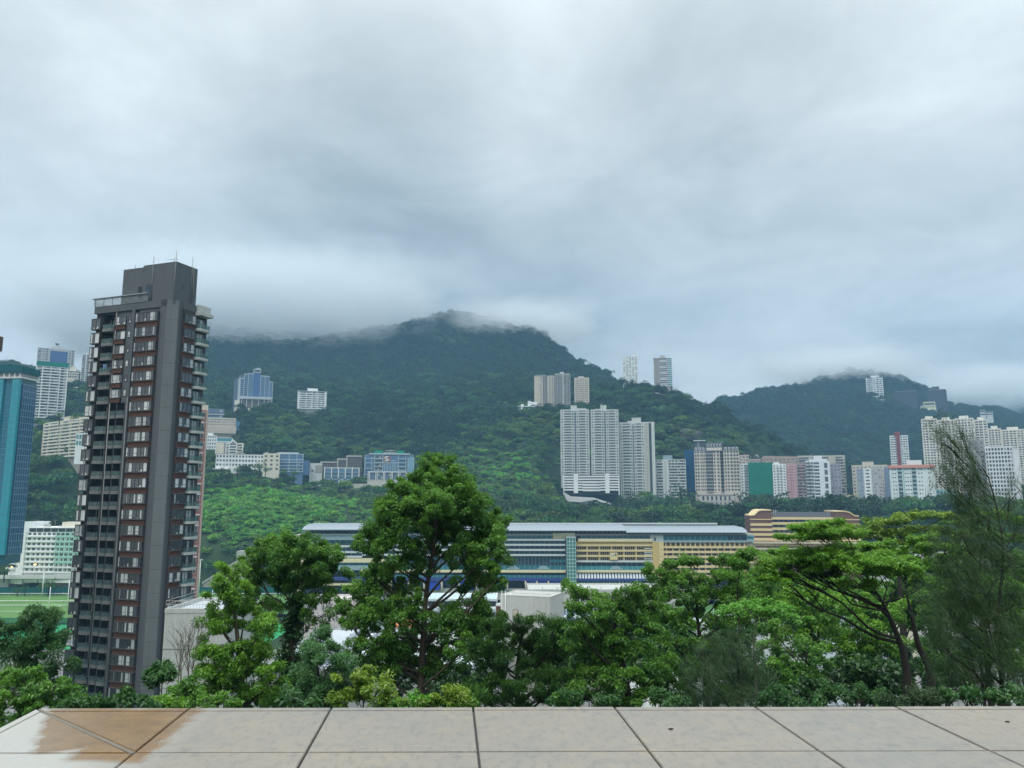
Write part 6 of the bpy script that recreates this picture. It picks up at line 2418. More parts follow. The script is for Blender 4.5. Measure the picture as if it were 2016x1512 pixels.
    b.piers([0.5, W * 0.42, W * 0.56, W - 0.5], W_WHITE, 1.6, 1.4)
    b.ribbons(rows, zoff=0.45, fh=0.45, mull=3.0)
    b.roof.box(W * 0.3, W * 0.8, 2, 15, H, H + 4, W_WHITE)
    b.finish()
    brn = net_mat((0.075, 0.070, 0.078))
    for p0, p1, yt, yb, lab, crown in ((1762, 1809, 771, 812, 'wide building in brown scaffold net on the far hill', False), (1828, 1866, 768, 808, 'narrower building in brown scaffold net with plant on its roof, on the far hill', True)):
        b = Bld('brown_netted_block', lab, 'building', p0, p1, yt, yb, D, D + 4, depth=26, clear=8, group='brown netted buildings on the far hill')
        b.core(wall_mat((0.07, 0.065, 0.07)), y0=0.6)
        MB().box(-0.3, b.W + 0.3, -0.8, 0.4, -6, b.H, brn).build('scaffold_net', b.root)
        b.roof.box(b.W * 0.05, b.W * 0.95, 1, 20, b.H, b.H + 1.5, wall_mat((0.2, 0.2, 0.21)))
        if crown:
            b.roof.box(b.W * 0.25, b.W * 0.65, 2, 14, b.H + 1.51, b.H + 8, wall_mat((0.08, 0.09, 0.10)))
        b.finish()
    b = Bld('yellow_stepped_house', 'pale yellow stepped building between the two brown netted ones', 'house', 1813, 1844, 791, 812, D - 20, D - 20, depth=18, clear=8)
    yl = wall_mat((0.66, 0.66, 0.42), 0.85, 0.2)
    b.core(yl, z1=b.H * 0.62)
    b.core(yl, x0=b.W * 0.2, x1=b.W * 0.95, y0=1.0)
    b.core(yl, x0=b.W * 0.1, x1=b.W * 0.85, y0=-2, z1=b.H * 0.3)
    b.ribbons(1, x0=b.W * 0.25, x1=b.W * 0.9, z0=b.H * 0.62, z1=b.H, y=-0.98, fh=0.4, zoff=0.3, mull=4)
    b.slabs([b.H * 0.3, b.H * 0.6], W_WHITE, out=1.0, th=1.0)
    b.finish()
    for p0, p1, yt, yb, lab in ((1442, 1474, 788, 797, 'long pale house on the shoulder of the far hill'), (1930, 1955, 808, 818, 'small tan house in trees above the cream estate'), (1610, 1632, 728, 752, 'ghostly twin slab blocks fading into cloud on the far hill')):
        b = Bld('hill_house', lab, 'house', p0, p1, yt, yb, 1745 if p0 < 1500 else (1828 if p0 < 1900 else 1500), depth=16, clear=8)
        b.core(W_PALE, x1=b.W * 0.45)
        b.core(W_PALE, x0=b.W * 0.5, z1=b.H * 0.8)
        n = max(2, int(b.H / 4))
        b.ribbons(n, x0=0.5, x1=b.W * 0.44, mull=4)
        b.ribbons(n, x0=b.W * 0.51, x1=b.W - 0.5, z1=b.H * 0.8, mull=4)
        b.parapet(wall_mat((0.4, 0.32, 0.26)), 1.0, x1=b.W * 0.45)
        b.finish()
    # bare rock on the slope above the dormered block
    rng = np.random.default_rng(8)
    c = P(1362, 856, 925)
    bm = bmesh.new()
    bmesh.ops.create_icosphere(bm, subdivisions=4, radius=1.0)
    for v_ in bm.verts:
        n_ = float(fbm(np.array([v_.co.x * 2.1 + 5]), np.array([v_.co.z * 2.6 + v_.co.y]), 3)[0])
        v_.co = Vector((v_.co.x * 14, v_.co.y * 5, v_.co.z * 8)) * (0.7 + 0.6 * n_)
    me = bpy.data.meshes.new('rock_face')
    bm.to_mesh(me)
    bm.free()
    me.materials.append(wall_mat((0.085, 0.082, 0.080), 0.95, 0.7, 0.5))
    o = bpy.data.objects.new('rock_face', me)
    COL.objects.link(o)
    o.location = (c.x, c.y + 6, c.z - 1)
    tag(o, 'bare grey rock showing in the wood above the dormered cream block', 'rock', kind='structure')
    EXCL.append((c.x, c.y - 4, 1, 0, 9, 6))
    # elevated road with planted edge at the foot of the towers
    a_ = P(1752, 1004, 770)
    q = MB()
    L = P(1862, 1004, 770).x - a_.x
    pv = wall_mat((0.44, 0.42, 0.40), 0.9, 0.4)
    for z, x0, x1 in ((0, 0, L), (-4.2, -3, L * 0.75)):
        q.box(x0, x1, -1.0, 8, z - 0.6, z + 0.2, pv)
        q.box(x0, x1, -1.3, -1.0, z - 1.2, z + 1.0, pv)
    for k in range(7):
        q.box(L * k / 6.2, L * k / 6.2 + 0.9, 1, 2, -14, -0.6, pv)
    o = q.build('elevated_road')
    o.location = a_
    tag(o, 'elevated concrete road deck in front of the red roofed white block', 'elevated road')
    EXCL.append((a_.x + L / 2, a_.y, 1, 0, L / 2, 12))


right_side()
# ------------------------------------------------------------------ valley floor
def sheet(name, x0, x1, y0, y1, z, m, label=None, nx=1):
    b = MB()
    o = len(b.v)
    b.v += [(x0, y0, z), (x1, y0, z), (x1, y1, z), (x0, y1, z)]
    b.f.append((0, 1, 2, 3))
    b.mi.append(b.slot(m))
    b.sm.append(False)
    ob = b.build(name)
    return tag(ob, label, name.replace('_', ' '), kind='structure')


def turf(c1, c2, name, sc_=0.05):
    m, nt, b, _ = newmat(name)
    f = noise(nt, sc_, 5, 0.6)
    f2 = noise(nt, 1.2, 3, 0.6)
    c = mixrgb(nt, maprange(nt, f, 0.35, 0.65), c1, c2)
    nt.links.new(mixrgb(nt, maprange(nt, f2, 0.4, 0.7, 0, 0.3), c, tuple(q * 0.7 for q in c1)), b.inputs['Base Color'])
    b.inputs['Roughness'].default_value = 0.95
    return m


def valley():
    sheet('lawn', -480, -126, 398, 511, 0.06, turf((0.072, 0.170, 0.03), (0.110, 0.230, 0.042), 'turf'), 'green racecourse lawn at the foot of the brown tower')
    sheet('track', -125.9, 330, 428, 462, 0.06, turf((0.05, 0.15, 0.03), (0.08, 0.19, 0.04), 'turf'), 'green strip of track in front of the grandstand')
    sheet('pitch', -420, -105, 330, 392, 0.064, turf((0.010, 0.24, 0.075), (0.015, 0.30, 0.095), 'artificial_turf', 0.02), 'vivid green artificial pitch below the lawn')
    sheet('town_ground', -480, 480, 165, 329.9, 0.06, turf((0.20, 0.20, 0.19), (0.13, 0.14, 0.13), 'paved_ground', 0.03), 'grey paved ground among the low roofs')
    wht = metal_mat((0.78, 0.78, 0.76), 0.6)
    # painted lines and running rails
    for z0, (x0, x1, y0, y1) in enumerate(((-400, -128, 462.0, 463.0), (-400, -250, 437, 437.7))):
        sheet('field_line', x0, x1, y0, y1, 0.068 + 0.004 * z0, wht, ('long white line along the far edge of the lawn', 'short white line across the lawn')[z0])
    q = MB()
    q.tube([(-420, 506, 1.3), (-128, 506, 1.3)], 0.22, wht, 6)
    for i in range(40):
        q.tube([(-418 + i * 7.4, 506, 0), (-418 + i * 7.4, 506, 1.3)], 0.1, wht, 5)
    tag(q.build('running_rail'), 'white running rail along the far side of the lawn', 'rail')
    q = MB()
    q.tube([(-420, 474, 1.2), (-190, 470, 1.2)], 0.18, wht, 6)
    for i in range(30):
        q.tube([(-418 + i * 7.6, 474 - i * 0.13, 0), (-418 + i * 7.6, 474 - i * 0.13, 1.2)], 0.08, wht, 5)
    tag(q.build('running_rail'), 'white running rail crossing the middle of the lawn', 'rail')
    fn = net_mat((0.012, 0.13, 0.12), (3.0, 4.4))
    q = MB().box(-440, -124, 511.2, 511.6, 0, 4.6, fn)
    for i in range(64):
        q.box(-440 + i * 5, -439.8 + i * 5, 511.0, 511.2, 0, 4.9, metal_mat((0.05, 0.12, 0.11)))
    tag(q.build('screen_fence'), 'dark green screen fence behind the lawn', 'fence')
    q = MB().box(-420, -106, 393, 393.15, 0.1, 3.2, glass_clear((0.05, 0.16, 0.12), 0.35, 'mesh_fence'))
    for i in range(70):
        q.tube([(-420 + i * 4.5, 393, 0), (-420 + i * 4.5, 393, 3.4)], 0.07, M_DARKFRAME, 5)
    tag(q.build('pitch_fence'), 'low mesh fence between the lawn and the vivid green pitch', 'fence')
    # floodlight and goal poles
    def pole(px, py0, py1, D, r, lab, heads=True, name='floodlight_pole'):
        a_, c_ = P(px, py1, D), P(px, py0, D)
        t = thing(name, lab, 'pole', (a_.x, D, 0))
        MB().tube([(0, 0, 0), (0, 0, c_.z)], [r, r * 0.7], wht, 7).build('mast', t)
        if heads:
            b = MB()
            b.box(-1.4, 1.4, -0.15, 0.15, c_.z, c_.z + 0.25, wht)
            for k in range(4):
                b.box(-1.3 + 0.72 * k, -0.85 + 0.72 * k, -0.5, -0.1, c_.z + 0.25, c_.z + 0.7, wht)
            b.build('lamp_head', t)
        return t
    pole(83, 1122, 1172, 500, 0.42, 'white floodlight pole standing on the far side of the lawn, left of the brown tower')
    pole(391, 1103, 1170, 488, 0.32, 'white floodlight pole just right of the brown tower')
    pole(417, 1152, 1192, 440, 0.25, 'short white lamp pole on the lawn right of the brown tower', True)
    pole(442, 1160, 1210, 405, 0.22, 'thin white pole half hidden in the leaves of the domed tree', False)
    q = MB()
    for x in (P(108, 1190, 420).x, P(122, 1190, 432).x):
        y = 420 if x < P(115, 1190, 426).x else 432
        q.tube([(x, y, 0), (x, y, 15 if y < 430 else 17)], 0.2, wht, 6)
    q.tube([(P(108, 1190, 420).x, 420, 4), (P(122, 1190, 432).x, 432, 4)], 0.14, wht, 6)
    tag(q.build('rugby_posts'), 'tall white rugby posts on the lawn beside the brown tower', 'goal posts')
    q = MB()
    gx = P(10, 1210, 372).x
    for x in (gx - 2.5, gx + 2.5):
        q.tube([(x, 372, 0), (x, 372, 2.6)], 0.13, wht, 6)
    q.tube([(gx - 2.5, 372, 2.6), (gx + 2.5, 372, 2.6)], 0.13, wht, 6)
    q.tube([(gx - 2.5, 374, 0), (gx - 2.5, 372, 2.6)], 0.06, wht, 5)
    q.tube([(gx + 2.5, 374, 0), (gx + 2.5, 372, 2.6)], 0.06, wht, 5)
    tag(q.build('football_goal'), 'white football goal on the vivid green pitch', 'goal')
    # flyover at the far side of the field, hoarding and steps beside it
    q = MB()
    dk = wall_mat((0.46, 0.46, 0.44), 0.9, 0.4)
    q.box(-430, -232, 509, 521, 10.0, 11.2, dk)
    q.box(-430, -232, 508.7, 509, 10.2, 12.6, wall_mat((0.62, 0.63, 0.62)))
    for i in range(9):
        q.box(-425 + i * 24, -423 + i * 24, 513, 517, -1, 10, dk)
    q.box(-360, -328, 514, 522, -1, 9.99, wall_mat((0.60, 0.62, 0.61)))
    q.box(-300, -232, 516, 523, -1, 7, wall_mat((0.40, 0.34, 0.30)))
    tag(q.build('flyover'), 'pale concrete flyover running in front of the white hospital block', 'flyover')
    lampm, nt, b_, _ = newmat('sodium_lamp')
    b_.inputs['Base Color'].default_value = (0.8, 0.5, 0.2, 1)
    b_.inputs['Emission Color'].default_value = (1.0, 0.55, 0.15, 1)
    b_.inputs['Emission Strength'].default_value = 4.0
    for px, py, lab in ((22, 1117, 'small lit orange street lamp at the left end of the flyover'), (69, 1112, 'small lit orange street lamp in front of the white hospital block')):
        p = P(px, py, 506)
        t = thing('street_lamp', lab, 'street lamp', (p.x, 506, 11.2))
        MB().tube([(0, 0, 0), (0, 0, p.z - 11.2)], 0.14, wht, 6).build('mast', t)
        MB().box(-0.6, 0.6, -0.5, 0.5, p.z - 11.2, p.z - 10.7, lampm).build('lamp_head', t)
    a_ = P(398, 1150, 520)
    q = MB()
    cs = wall_mat((0.38, 0.36, 0.31), 0.9, 0.5)
    q.extrude_xz([(0, -2), (24, -2), (24, 19), (21, 19), (1, 5.5)], 0, 3, cs)
    q.extrude_xz([(0, 5.6), (21, 19.1), (24, 19.1), (24, 20.4), (21, 20.4), (0, 7.0)], -0.4, 0, wall_mat((0.42, 0.41, 0.37)))
    for i in range(10):
        q.box(1 + i * 2.2, 1.3 + i * 2.2, -0.2, 0.05, -2, 6 + i * 1.4, wall_mat((0.45, 0.44, 0.40)))
    q.box(22, 33, -1, 6, -2, 27, wall_mat((0.40, 0.41, 0.38)))
    o = q.build('slope_stair')
    o.location = (a_.x, 520, 0)
    tag(o, 'concrete stair climbing the foot of the slope right of the brown tower', 'stair')

    # ---- low roofs between the near trees
    def low(name, lab, px0, px1, pt, D, depth, zb=0.0, wallm=None, roofm=None, cat='building', par=0.7, down=3, D1=None):
        b = Bld(name, lab, cat, px0, px1, pt, 1190, D, D1 or D, depth=depth, down=down, clear=0, face=False)
        b.H = P(0.5 * (px0 + px1), pt, D).z - zb
        b.root.location.z = zb
        b.zb = zb
        PADS.pop()
        b.core(wallm or W_PALE)
        b.roof.box(0.3, b.W - 0.3, 0.3, depth - 0.3, b.H + 0.004, b.H + 0.12, roofm or wallm or W_PALE)
        b.parapet(wallm or W_PALE, par)
        return b
    rgrey = wall_mat((0.50, 0.54, 0.57), 0.8, 0.5)
    b = low('white_wall_block', 'blank pale grey block with a railed roof, right beside the foot of the brown tower', 326, 452, 1207, 128, 14, 4, wall_mat((0.50, 0.52, 0.50), 0.9, 0.5, 0.5), rgrey, down=8)
    b.wall.box(-0.05, b.W, -0.06, 0.02, b.H - 5.6, b.H - 5.5, W_GREY)
    b.wall.box(-0.04, b.W, -0.05, 0.02, b.H - 11.6, b.H - 11.5, W_GREY)
    r = MB()
    for i in range(22):
        x = b.W * i / 21
        r.tube([(x, 0.2, b.H + 0.7), (x, 0.2, b.H + 1.9)], 0.025, M_FRAME, 4)
    for z in (1.3, 1.9):
        r.tube([(0, 0.2, b.H + z), (b.W, 0.2, b.H + z)], 0.035, M_FRAME, 5)
        r.tube([(0, 0.2, b.H + z), (0, 13, b.H + z)], 0.035, M_FRAME, 5)
    r.build('railing', b.root)
    b.finish()
    b = low('long_flat_roof_block', 'long low block with pale pipes on its flat roof, between the near trees', 520, 985, 1322, 186, 56, 0, wall_mat((0.44, 0.45, 0.44), 0.9, 0.5), rgrey)
    pp = metal_mat((0.58, 0.62, 0.66), 0.35, 0.4)
    q = MB()
    rg = random.Random(5)
    for i in range(9):
        y = 4 + i * 5.2
        q.tube([(b.W * 0.22, y, b.H + 1.2), (b.W * 0.47, y + rg.uniform(-1, 1), b.H + 1.2)], 0.55, pp, 8)
        q.box(b.W * 0.30, b.W * 0.30 + 1, y - 0.5, y + 0.5, b.H + 0.1, b.H + 0.8, pp)
    for i in range(4):
        q.tube([(b.W * (0.26 + 0.05 * i), 2, b.H + 2.1), (b.W * (0.26 + 0.05 * i), 48, b.H + 2.1)], 0.45, pp, 8)
    q.build('roof_duct', b.root)
    q = MB()
    for i in range(12):
        x, y = rg.uniform(0.5, 0.95) * b.W, rg.uniform(4, 48)
        q.box(x, x + rg.uniform(1, 4), y, y + rg.uniform(1, 3), b.H + 0.1 + 0.004 * i, b.H + rg.uniform(0.8, 2.2), W_PALE)
    q.build('roof_plant', b.root)
    b.finish()
    b = low('pinkish_white_block', 'pinkish white block with small windows behind the long flat roof', 600, 712, 1186, 262, 16, 0, wall_mat((0.62, 0.57, 0.57), 0.9, 0.4))
    b.grid(8, 8, fw=0.4, fh=0.45)
    b.finish()
    b = low('rust_walled_block', 'small rust orange walled block behind the big central tree', 765, 815, 1236, 256, 12, 0, wall_mat((0.42, 0.17, 0.065), 0.9, 0.4))
    b.finish()
    b = low('teal_post_hall', 'white hall with a teal strip roof right behind the big central tree', 812, 978, 1180, 300, 14, 0, W_WHITE, wall_mat((0.45, 0.60, 0.62)))
    b.ribbons(3, z0=b.H - 12, z1=b.H, fh=0.45)
    b.slabs([b.H - 12, b.H - 8, b.H - 4, b.H - 0.5], wall_mat((0.55, 0.68, 0.70)), out=0.8, th=0.8)
    b.finish()
    # rendered water tank house
    b = low('tank_house', 'boxy pale tank house with a railing, a ladder and a boarded window', 985, 1082, 1172, 238, 13, 16, wall_mat((0.50, 0.50, 0.46), 0.9, 0.5, 0.4), None, down=16, D1=232, par=0.25)
    W, H = b.W, b.H
    r = MB()
    for i in range(26):
        x = W * (0.25 + 0.75 * i / 25)
        r.tube([(x, 0.2, H + 0.2), (x, 0.2, H + 1.9)], 0.04, M_FRAME, 4)
    for z in (0.9, 1.9):
        r.tube([(W * 0.25, 0.2, H + z), (W, 0.2, H + z), (W, 12, H + z)], 0.05, M_FRAME, 5)
    r.build('railing', b.root)
    r = MB()
    for x in (0.7, 1.9):
        r.tube([(x, -0.5, -6), (x, -0.5, H + 1.4)], 0.09, wht, 5)
    for i in range(26):
        r.tube([(0.7, -0.5, -5 + i * 0.72), (1.9, -0.5, -5 + i * 0.72)], 0.06, wht, 4)
    r.build('ladder', b.root)
    MB().box(4.0, 5.9, -0.08, 0.05, H - 6.2, H - 3.9, wall_mat((0.20, 0.19, 0.17))).box(4.15, 5.75, -0.11, -0.08, H - 6.0, H - 4.1, wall_mat((0.52, 0.45, 0.34))).build('boarded_window', b.root)
    MB().box(-1.4, 0.1, -0.1, 0.05, H - 6.6, H - 3.2, wall_mat((0.10, 0.035, 0.03))).build('door', b.root)
    b.wall.box(-1.5, 0, 0.0, 8, -8, H - 2.6, W_PALE)
    MB().tube([(W * 0.66, -0.15, -8), (W * 0.66, -0.15, H)], 0.09, M_FRAME, 5).build('drain_pipe', b.root)
    b.finish()
    b = low('pale_long_hall', 'long pale hall with a clear band of glazing, behind the tank house', 1040, 1330, 1164, 305, 22, 0, wall_mat((0.50, 0.51, 0.48), 0.9, 0.5))
    MB().box(b.W * 0.16, b.W * 0.9, -0.1, 0.05, b.H - 13, b.H - 6.5, G_BLUE).build('glazing', b.root)
    for i in range(24):
        b.wall.box(b.W * 0.16 + i * b.W * 0.031, b.W * 0.16 + i * b.W * 0.031 + 0.35, -0.5, 0.1, b.H - 13, b.H - 6, W_WHITE)
    b.wall.box(b.W * 0.14, b.W * 0.9, -1.2, 0.1, b.H - 9.6, b.H - 9.0, W_WHITE)
    b.wall.box(b.W * 0.14, b.W * 0.9, -3.2, 0.1, b.H - 14.2, b.H - 13, W_WHITE)
    for i in range(9):
        b.roof.tube([(b.W * (0.1 + 0.1 * i), 2, b.H), (b.W * (0.1 + 0.1 * i), 2, b.H + 1.6)], 0.3, W_PALE, 6)
    b.finish()
    for px0, px1, pt, D, wm, rm, lab in (
            (1200, 1330, 1262, 215, W_WHITE, rgrey, 'white low roof glimpsed through the spreading tree right of centre'),
            (1390, 1490, 1238, 225, W_WHITE, wall_mat((0.62, 0.65, 0.67)), 'white low roof glimpsed under the small umbrella shaped tree'),
            (1496, 1600, 1196, 250, wall_mat((0.56, 0.60, 0.60)), wall_mat((0.40, 0.52, 0.48)), 'pale green low roof glimpsed left of the flat topped tree'),
            (1600, 1740, 1212, 244, wall_mat((0.55, 0.62, 0.70)), wall_mat((0.07, 0.16, 0.50)), 'blue low roof glimpsed through the flat topped tree'),
            (1640, 1800, 1160, 290, wall_mat((0.62, 0.58, 0.44)), W_PALE, 'cream low block glimpsed behind the trunk of the flat topped tree'),
            (1760, 1990, 1096, 360, wall_mat((0.62, 0.62, 0.58)), rgrey, 'long pale low block behind the casuarina')):
        b = low('low_roof_block', lab, px0, px1, pt, D, 22, 0, wm, rm)
        b.grid(max(4, int(b.W / 4)), 2, z0=b.H - 9, z1=b.H - 0.5, fw=0.6, fh=0.5)
        b.clutter(5, seed=px0)
        b.finish()


valley()
hills = build_terrain()
build_wood()
# ------------------------------------------------------------------ near trees
def bark_mat(col, name='bark'):
    m, nt, b, _ = newmat(name)
    f = noise(nt, 6.0, 5, 0.65, (1, 1, 0.25))
    nt.links.new(mixrgb(nt, maprange(nt, f, 0.35, 0.7), col, tuple(c * 0.45 for c in col)), b.inputs['Base Color'])
    b.inputs['Roughness'].default_value = 0.95
    return m


BARK = bark_mat((0.105, 0.085, 0.065))
BARKD = bark_mat((0.028, 0.023, 0.020))
BARKG = bark_mat((0.16, 0.145, 0.12))
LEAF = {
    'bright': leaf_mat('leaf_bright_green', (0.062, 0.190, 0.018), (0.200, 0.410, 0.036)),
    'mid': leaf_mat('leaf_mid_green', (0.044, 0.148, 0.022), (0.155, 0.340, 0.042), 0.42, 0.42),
    'deep': leaf_mat('leaf_deep_green', (0.024, 0.092, 0.026), (0.072, 0.180, 0.044)),  # own colour of some plants; painted shade on low bushes and filler trees
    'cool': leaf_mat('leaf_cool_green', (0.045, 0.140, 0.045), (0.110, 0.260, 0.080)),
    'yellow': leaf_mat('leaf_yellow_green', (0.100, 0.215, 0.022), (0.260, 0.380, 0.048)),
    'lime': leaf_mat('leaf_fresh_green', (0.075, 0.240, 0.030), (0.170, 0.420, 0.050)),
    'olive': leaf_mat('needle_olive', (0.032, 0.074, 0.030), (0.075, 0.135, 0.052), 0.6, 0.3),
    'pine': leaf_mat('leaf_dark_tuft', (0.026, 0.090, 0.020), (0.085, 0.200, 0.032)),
    'ivy': leaf_mat('ivy_leaf', (0.016, 0.055, 0.014), (0.040, 0.105, 0.022)),  # real ivy and dark trees; on the thickets, shade put into leaf colour
}
UP = np.array([0.0, 0.0, 1.0])


def lobe_leaves(c, r, mode, rng, L, Wd, dens, rcs=1.0):
    """leaf quads + the clump centres of one lobe of a crown"""
    cx_, cy_, cz_ = c
    rx, ry, rz = r
    if mode == 'flat':
        rc = 0.30
    elif mode == 'tuft':
        rc = 0.30
    elif mode == 'wisp':
        rc = 0.16
    elif mode == 'fine':
        rc = 0.34
    else:
        rc = 0.29
    if mode != 'wisp':
        rc *= rcs
    area = math.pi * (rx * rz + rx * ry * 0.5)
    nc = max(5, int(dens * 1.55 * area / (math.pi * rc * rc)))
    p = ball(nc, rng, 0.45 if mode != 'flat' else 0.1)
    if mode == 'flat':
        p[:, 2] = np.abs(p[:, 2]) * 0.9 - 0.25 * (p[:, 0]**2 + p[:, 1]**2)
    else:
        flip = (p[:, 2] < -0.35) & (rng.uniform(0, 1, nc) < 0.6)
        p[flip, 2] *= -1
    # ragged rim: some clumps pushed out, some pulled in
    p *= rng.uniform(0.70, 1.32, (nc, 1))
    cc = np.array([cx_, cy_, cz_]) + p * np.array([rx, ry, rz])
    nl = 34 if mode == 'wisp' else max(6, int(2.6 * math.pi * rc * rc / (0.55 * L * Wd)))
    k = np.repeat(np.arange(nc), nl)
    cl_r = rc * rng.uniform(0.6, 1.3, nc)[k][:, None]
    q = ball(len(k), rng, 0.2)
    q[:, 2] *= 0.45 if mode == 'flat' else 0.75
    q = q * 0.85 + nrm(p[k] + rng.normal(0, 0.5, (nc, 3))[k]) * (rng.uniform(-1, 1, len(k)) * 0.55)[:, None]
    C = cc[k] + q * cl_r
    out = nrm(p[k] * np.array([1, 1, 0.7]) * 0.6 + q * 0.9 + UP * 0.15)
    if mode == 'flat':
        V = leaves(C, nrm(out * np.array([1, 1, 0.25])), L, Wd, 0.05, 0.45, 1.3, 0.12, rng)
    elif mode == 'tuft':
        V = leaves(C, nrm(out + UP * 0.5), L, Wd, -0.25, 0.5, 0.3, 0.15, rng)
    elif mode == 'wisp':
        # needles hang in plumes along upswept twigs
        lean = nrm(np.array([-0.35, 0, 0.9]) + rng.normal(0, 0.35, (nc, 3)))
        tt = rng.uniform(-1, 1, len(k))[:, None]
        C = cc[k] + lean[k] * tt * 0.30 + rng.normal(0, 0.045, (len(k), 3))
        V = leaves(C, lean[k], L, Wd, 0.15, 0.38, 0.3, 0.0, rng)
    elif mode == 'fine':
        V = leaves(C, out, L, Wd, 0.35, 0.7, 0.7, 0.1, rng)
    else:
        V = leaves(C, out, L, Wd, 0.45, 0.75, 0.65, 0.22, rng)
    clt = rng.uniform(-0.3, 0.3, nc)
    T = np.clip(0.45 + clt[k] + 0.30 * q[:, 2] / 0.75 + 0.16 * p[k][:, 2] + rng.normal(0, 0.17, len(k)), 0, 1)  # lighter tops of clumps and lobes are put into the leaf colour
    return V, T, cc


def grow(name, label, D, trunk, lobes, leaf, mode='leaf', L=0.15, Wd=0.065, dens=1.0, r0=0.2, bark=BARK, group=None, spread=0.8, seed=1, cat='tree', limb=True, base=None, crown='crown', twigs=5, minfork=0.75):
    """a tree from what the photo shows: trunk as (x, y) photo points from the foot up, lobes as (x, y, rx, ry[, depth, density])"""
    rng = np.random.default_rng(seed)
    rg = random.Random(seed)
    s = D / FPX
    foot = P(trunk[0][0], trunk[0][1], D)
    zg = gz(foot.x, D)
    root = thing(name, label, cat, (foot.x, D, zg - 0.3), 0, group)
    off = Vector((foot.x, D, zg - 0.3))
    pts = [Vector((foot.x + (rg.uniform(-0.3, 0.3) if foot.z - zg > 2 else 0), D, zg - 0.3))]
    for (px, py, *rest) in trunk:
        dy = rest[0] if rest else 0.0
        pts.append(P(px, py, D + dy))
    wood = MB()
    # smooth trunk
    dense = []
    for i in range(len(pts) - 1):
        a_, b_ = pts[i], pts[i + 1]
        p0 = pts[max(i - 1, 0)]
        p3 = pts[min(i + 2, len(pts) - 1)]
        for t in np.linspace(0, 1, 6)[:-1]:
            t2, t3 = t * t, t * t * t
            dense.append(0.5 * ((2 * a_) + (b_ - p0) * t + (2 * p0 - 5 * a_ + 4 * b_ - p3) * t2 + (3 * a_ - p0 - 3 * b_ + p3) * t3))
    dense.append(pts[-1])
    n = len(dense)
    ztop = dense[-1].z
    rad = [max(r0 * (1 - 0.86 * (i / (n - 1))), 0.012) for i in range(n)]
    wood.tube([p - off for p in dense], rad, bark, 8)
    VV, TT = [], []
    for lb in lobes:
        px, py, rx, ry = lb[:4]
        dd = lb[4] if len(lb) > 4 and lb[4] is not None else rg.uniform(-1, 1) * spread * 60 * s
        dn = lb[5] if len(lb) > 5 else 1.0
        c = P(px, py, D + dd)
        r = (rx * s, (rx + ry) * 0.5 * s * 1.05, ry * s)
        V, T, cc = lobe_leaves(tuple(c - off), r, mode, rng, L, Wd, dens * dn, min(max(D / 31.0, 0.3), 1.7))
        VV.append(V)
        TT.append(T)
        if limb:
            # limb leaves the trunk below the lobe and bends up into it
            best = 0
            for i, p in enumerate(dense):
                hd = math.hypot(p.x - c.x, p.y - c.y)
                if p.z < c.z - minfork * hd or i == 0:
                    best = i
            st = dense[best]
            mid = st.lerp(c, 0.5) + Vector((rg.uniform(-.16, .16), rg.uniform(-.16, .16), rg.uniform(-.14, .04))) * (c - st).length
            kx, ky = rg.uniform(-.035, .035) * (c - st).length, rg.uniform(2, 5)
            path = []
            for t in np.linspace(0, 1, 8):
                path.append((st * (1 - t)**2 + mid * 2 * t * (1 - t) + c * t * t) - off + Vector((kx * math.sin(ky * t * 3), 0, kx * math.sin(ky * t * 2.3 + 1) * math.sin(3.1 * t))))
            rb = min(rad[best] * 0.62, 0.03 + 0.016 * (c - st).length)
            wood.tube(path, [max(rb * (1 - 0.8 * t), 0.008) for t in np.linspace(0, 1, 8)], bark, 5)
            for k in range(twigs):
                e = Vector(tuple(cc[rng.integers(len(cc))]))
                a_ = path[rng.integers(4, 8)]
                m_ = a_.lerp(e, 0.5) + Vector((0, 0, 0.05))
                wood.tube([a_, m_, e], [rb * 0.34 + 0.004, rb * 0.2 + 0.004, 0.004], bark, 4, cap=False)
    wood.build('trunk', root)
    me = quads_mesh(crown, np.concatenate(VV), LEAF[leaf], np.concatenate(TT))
    o = bpy.data.objects.new(crown, me)
    COL.objects.link(o)
    o.parent = root
    return root, len(me.polygons)


NLEAF = 0


def T(*a, **k):
    global NLEAF
    r, n_ = grow(*a, **k)
    NLEAF += n_
    return r


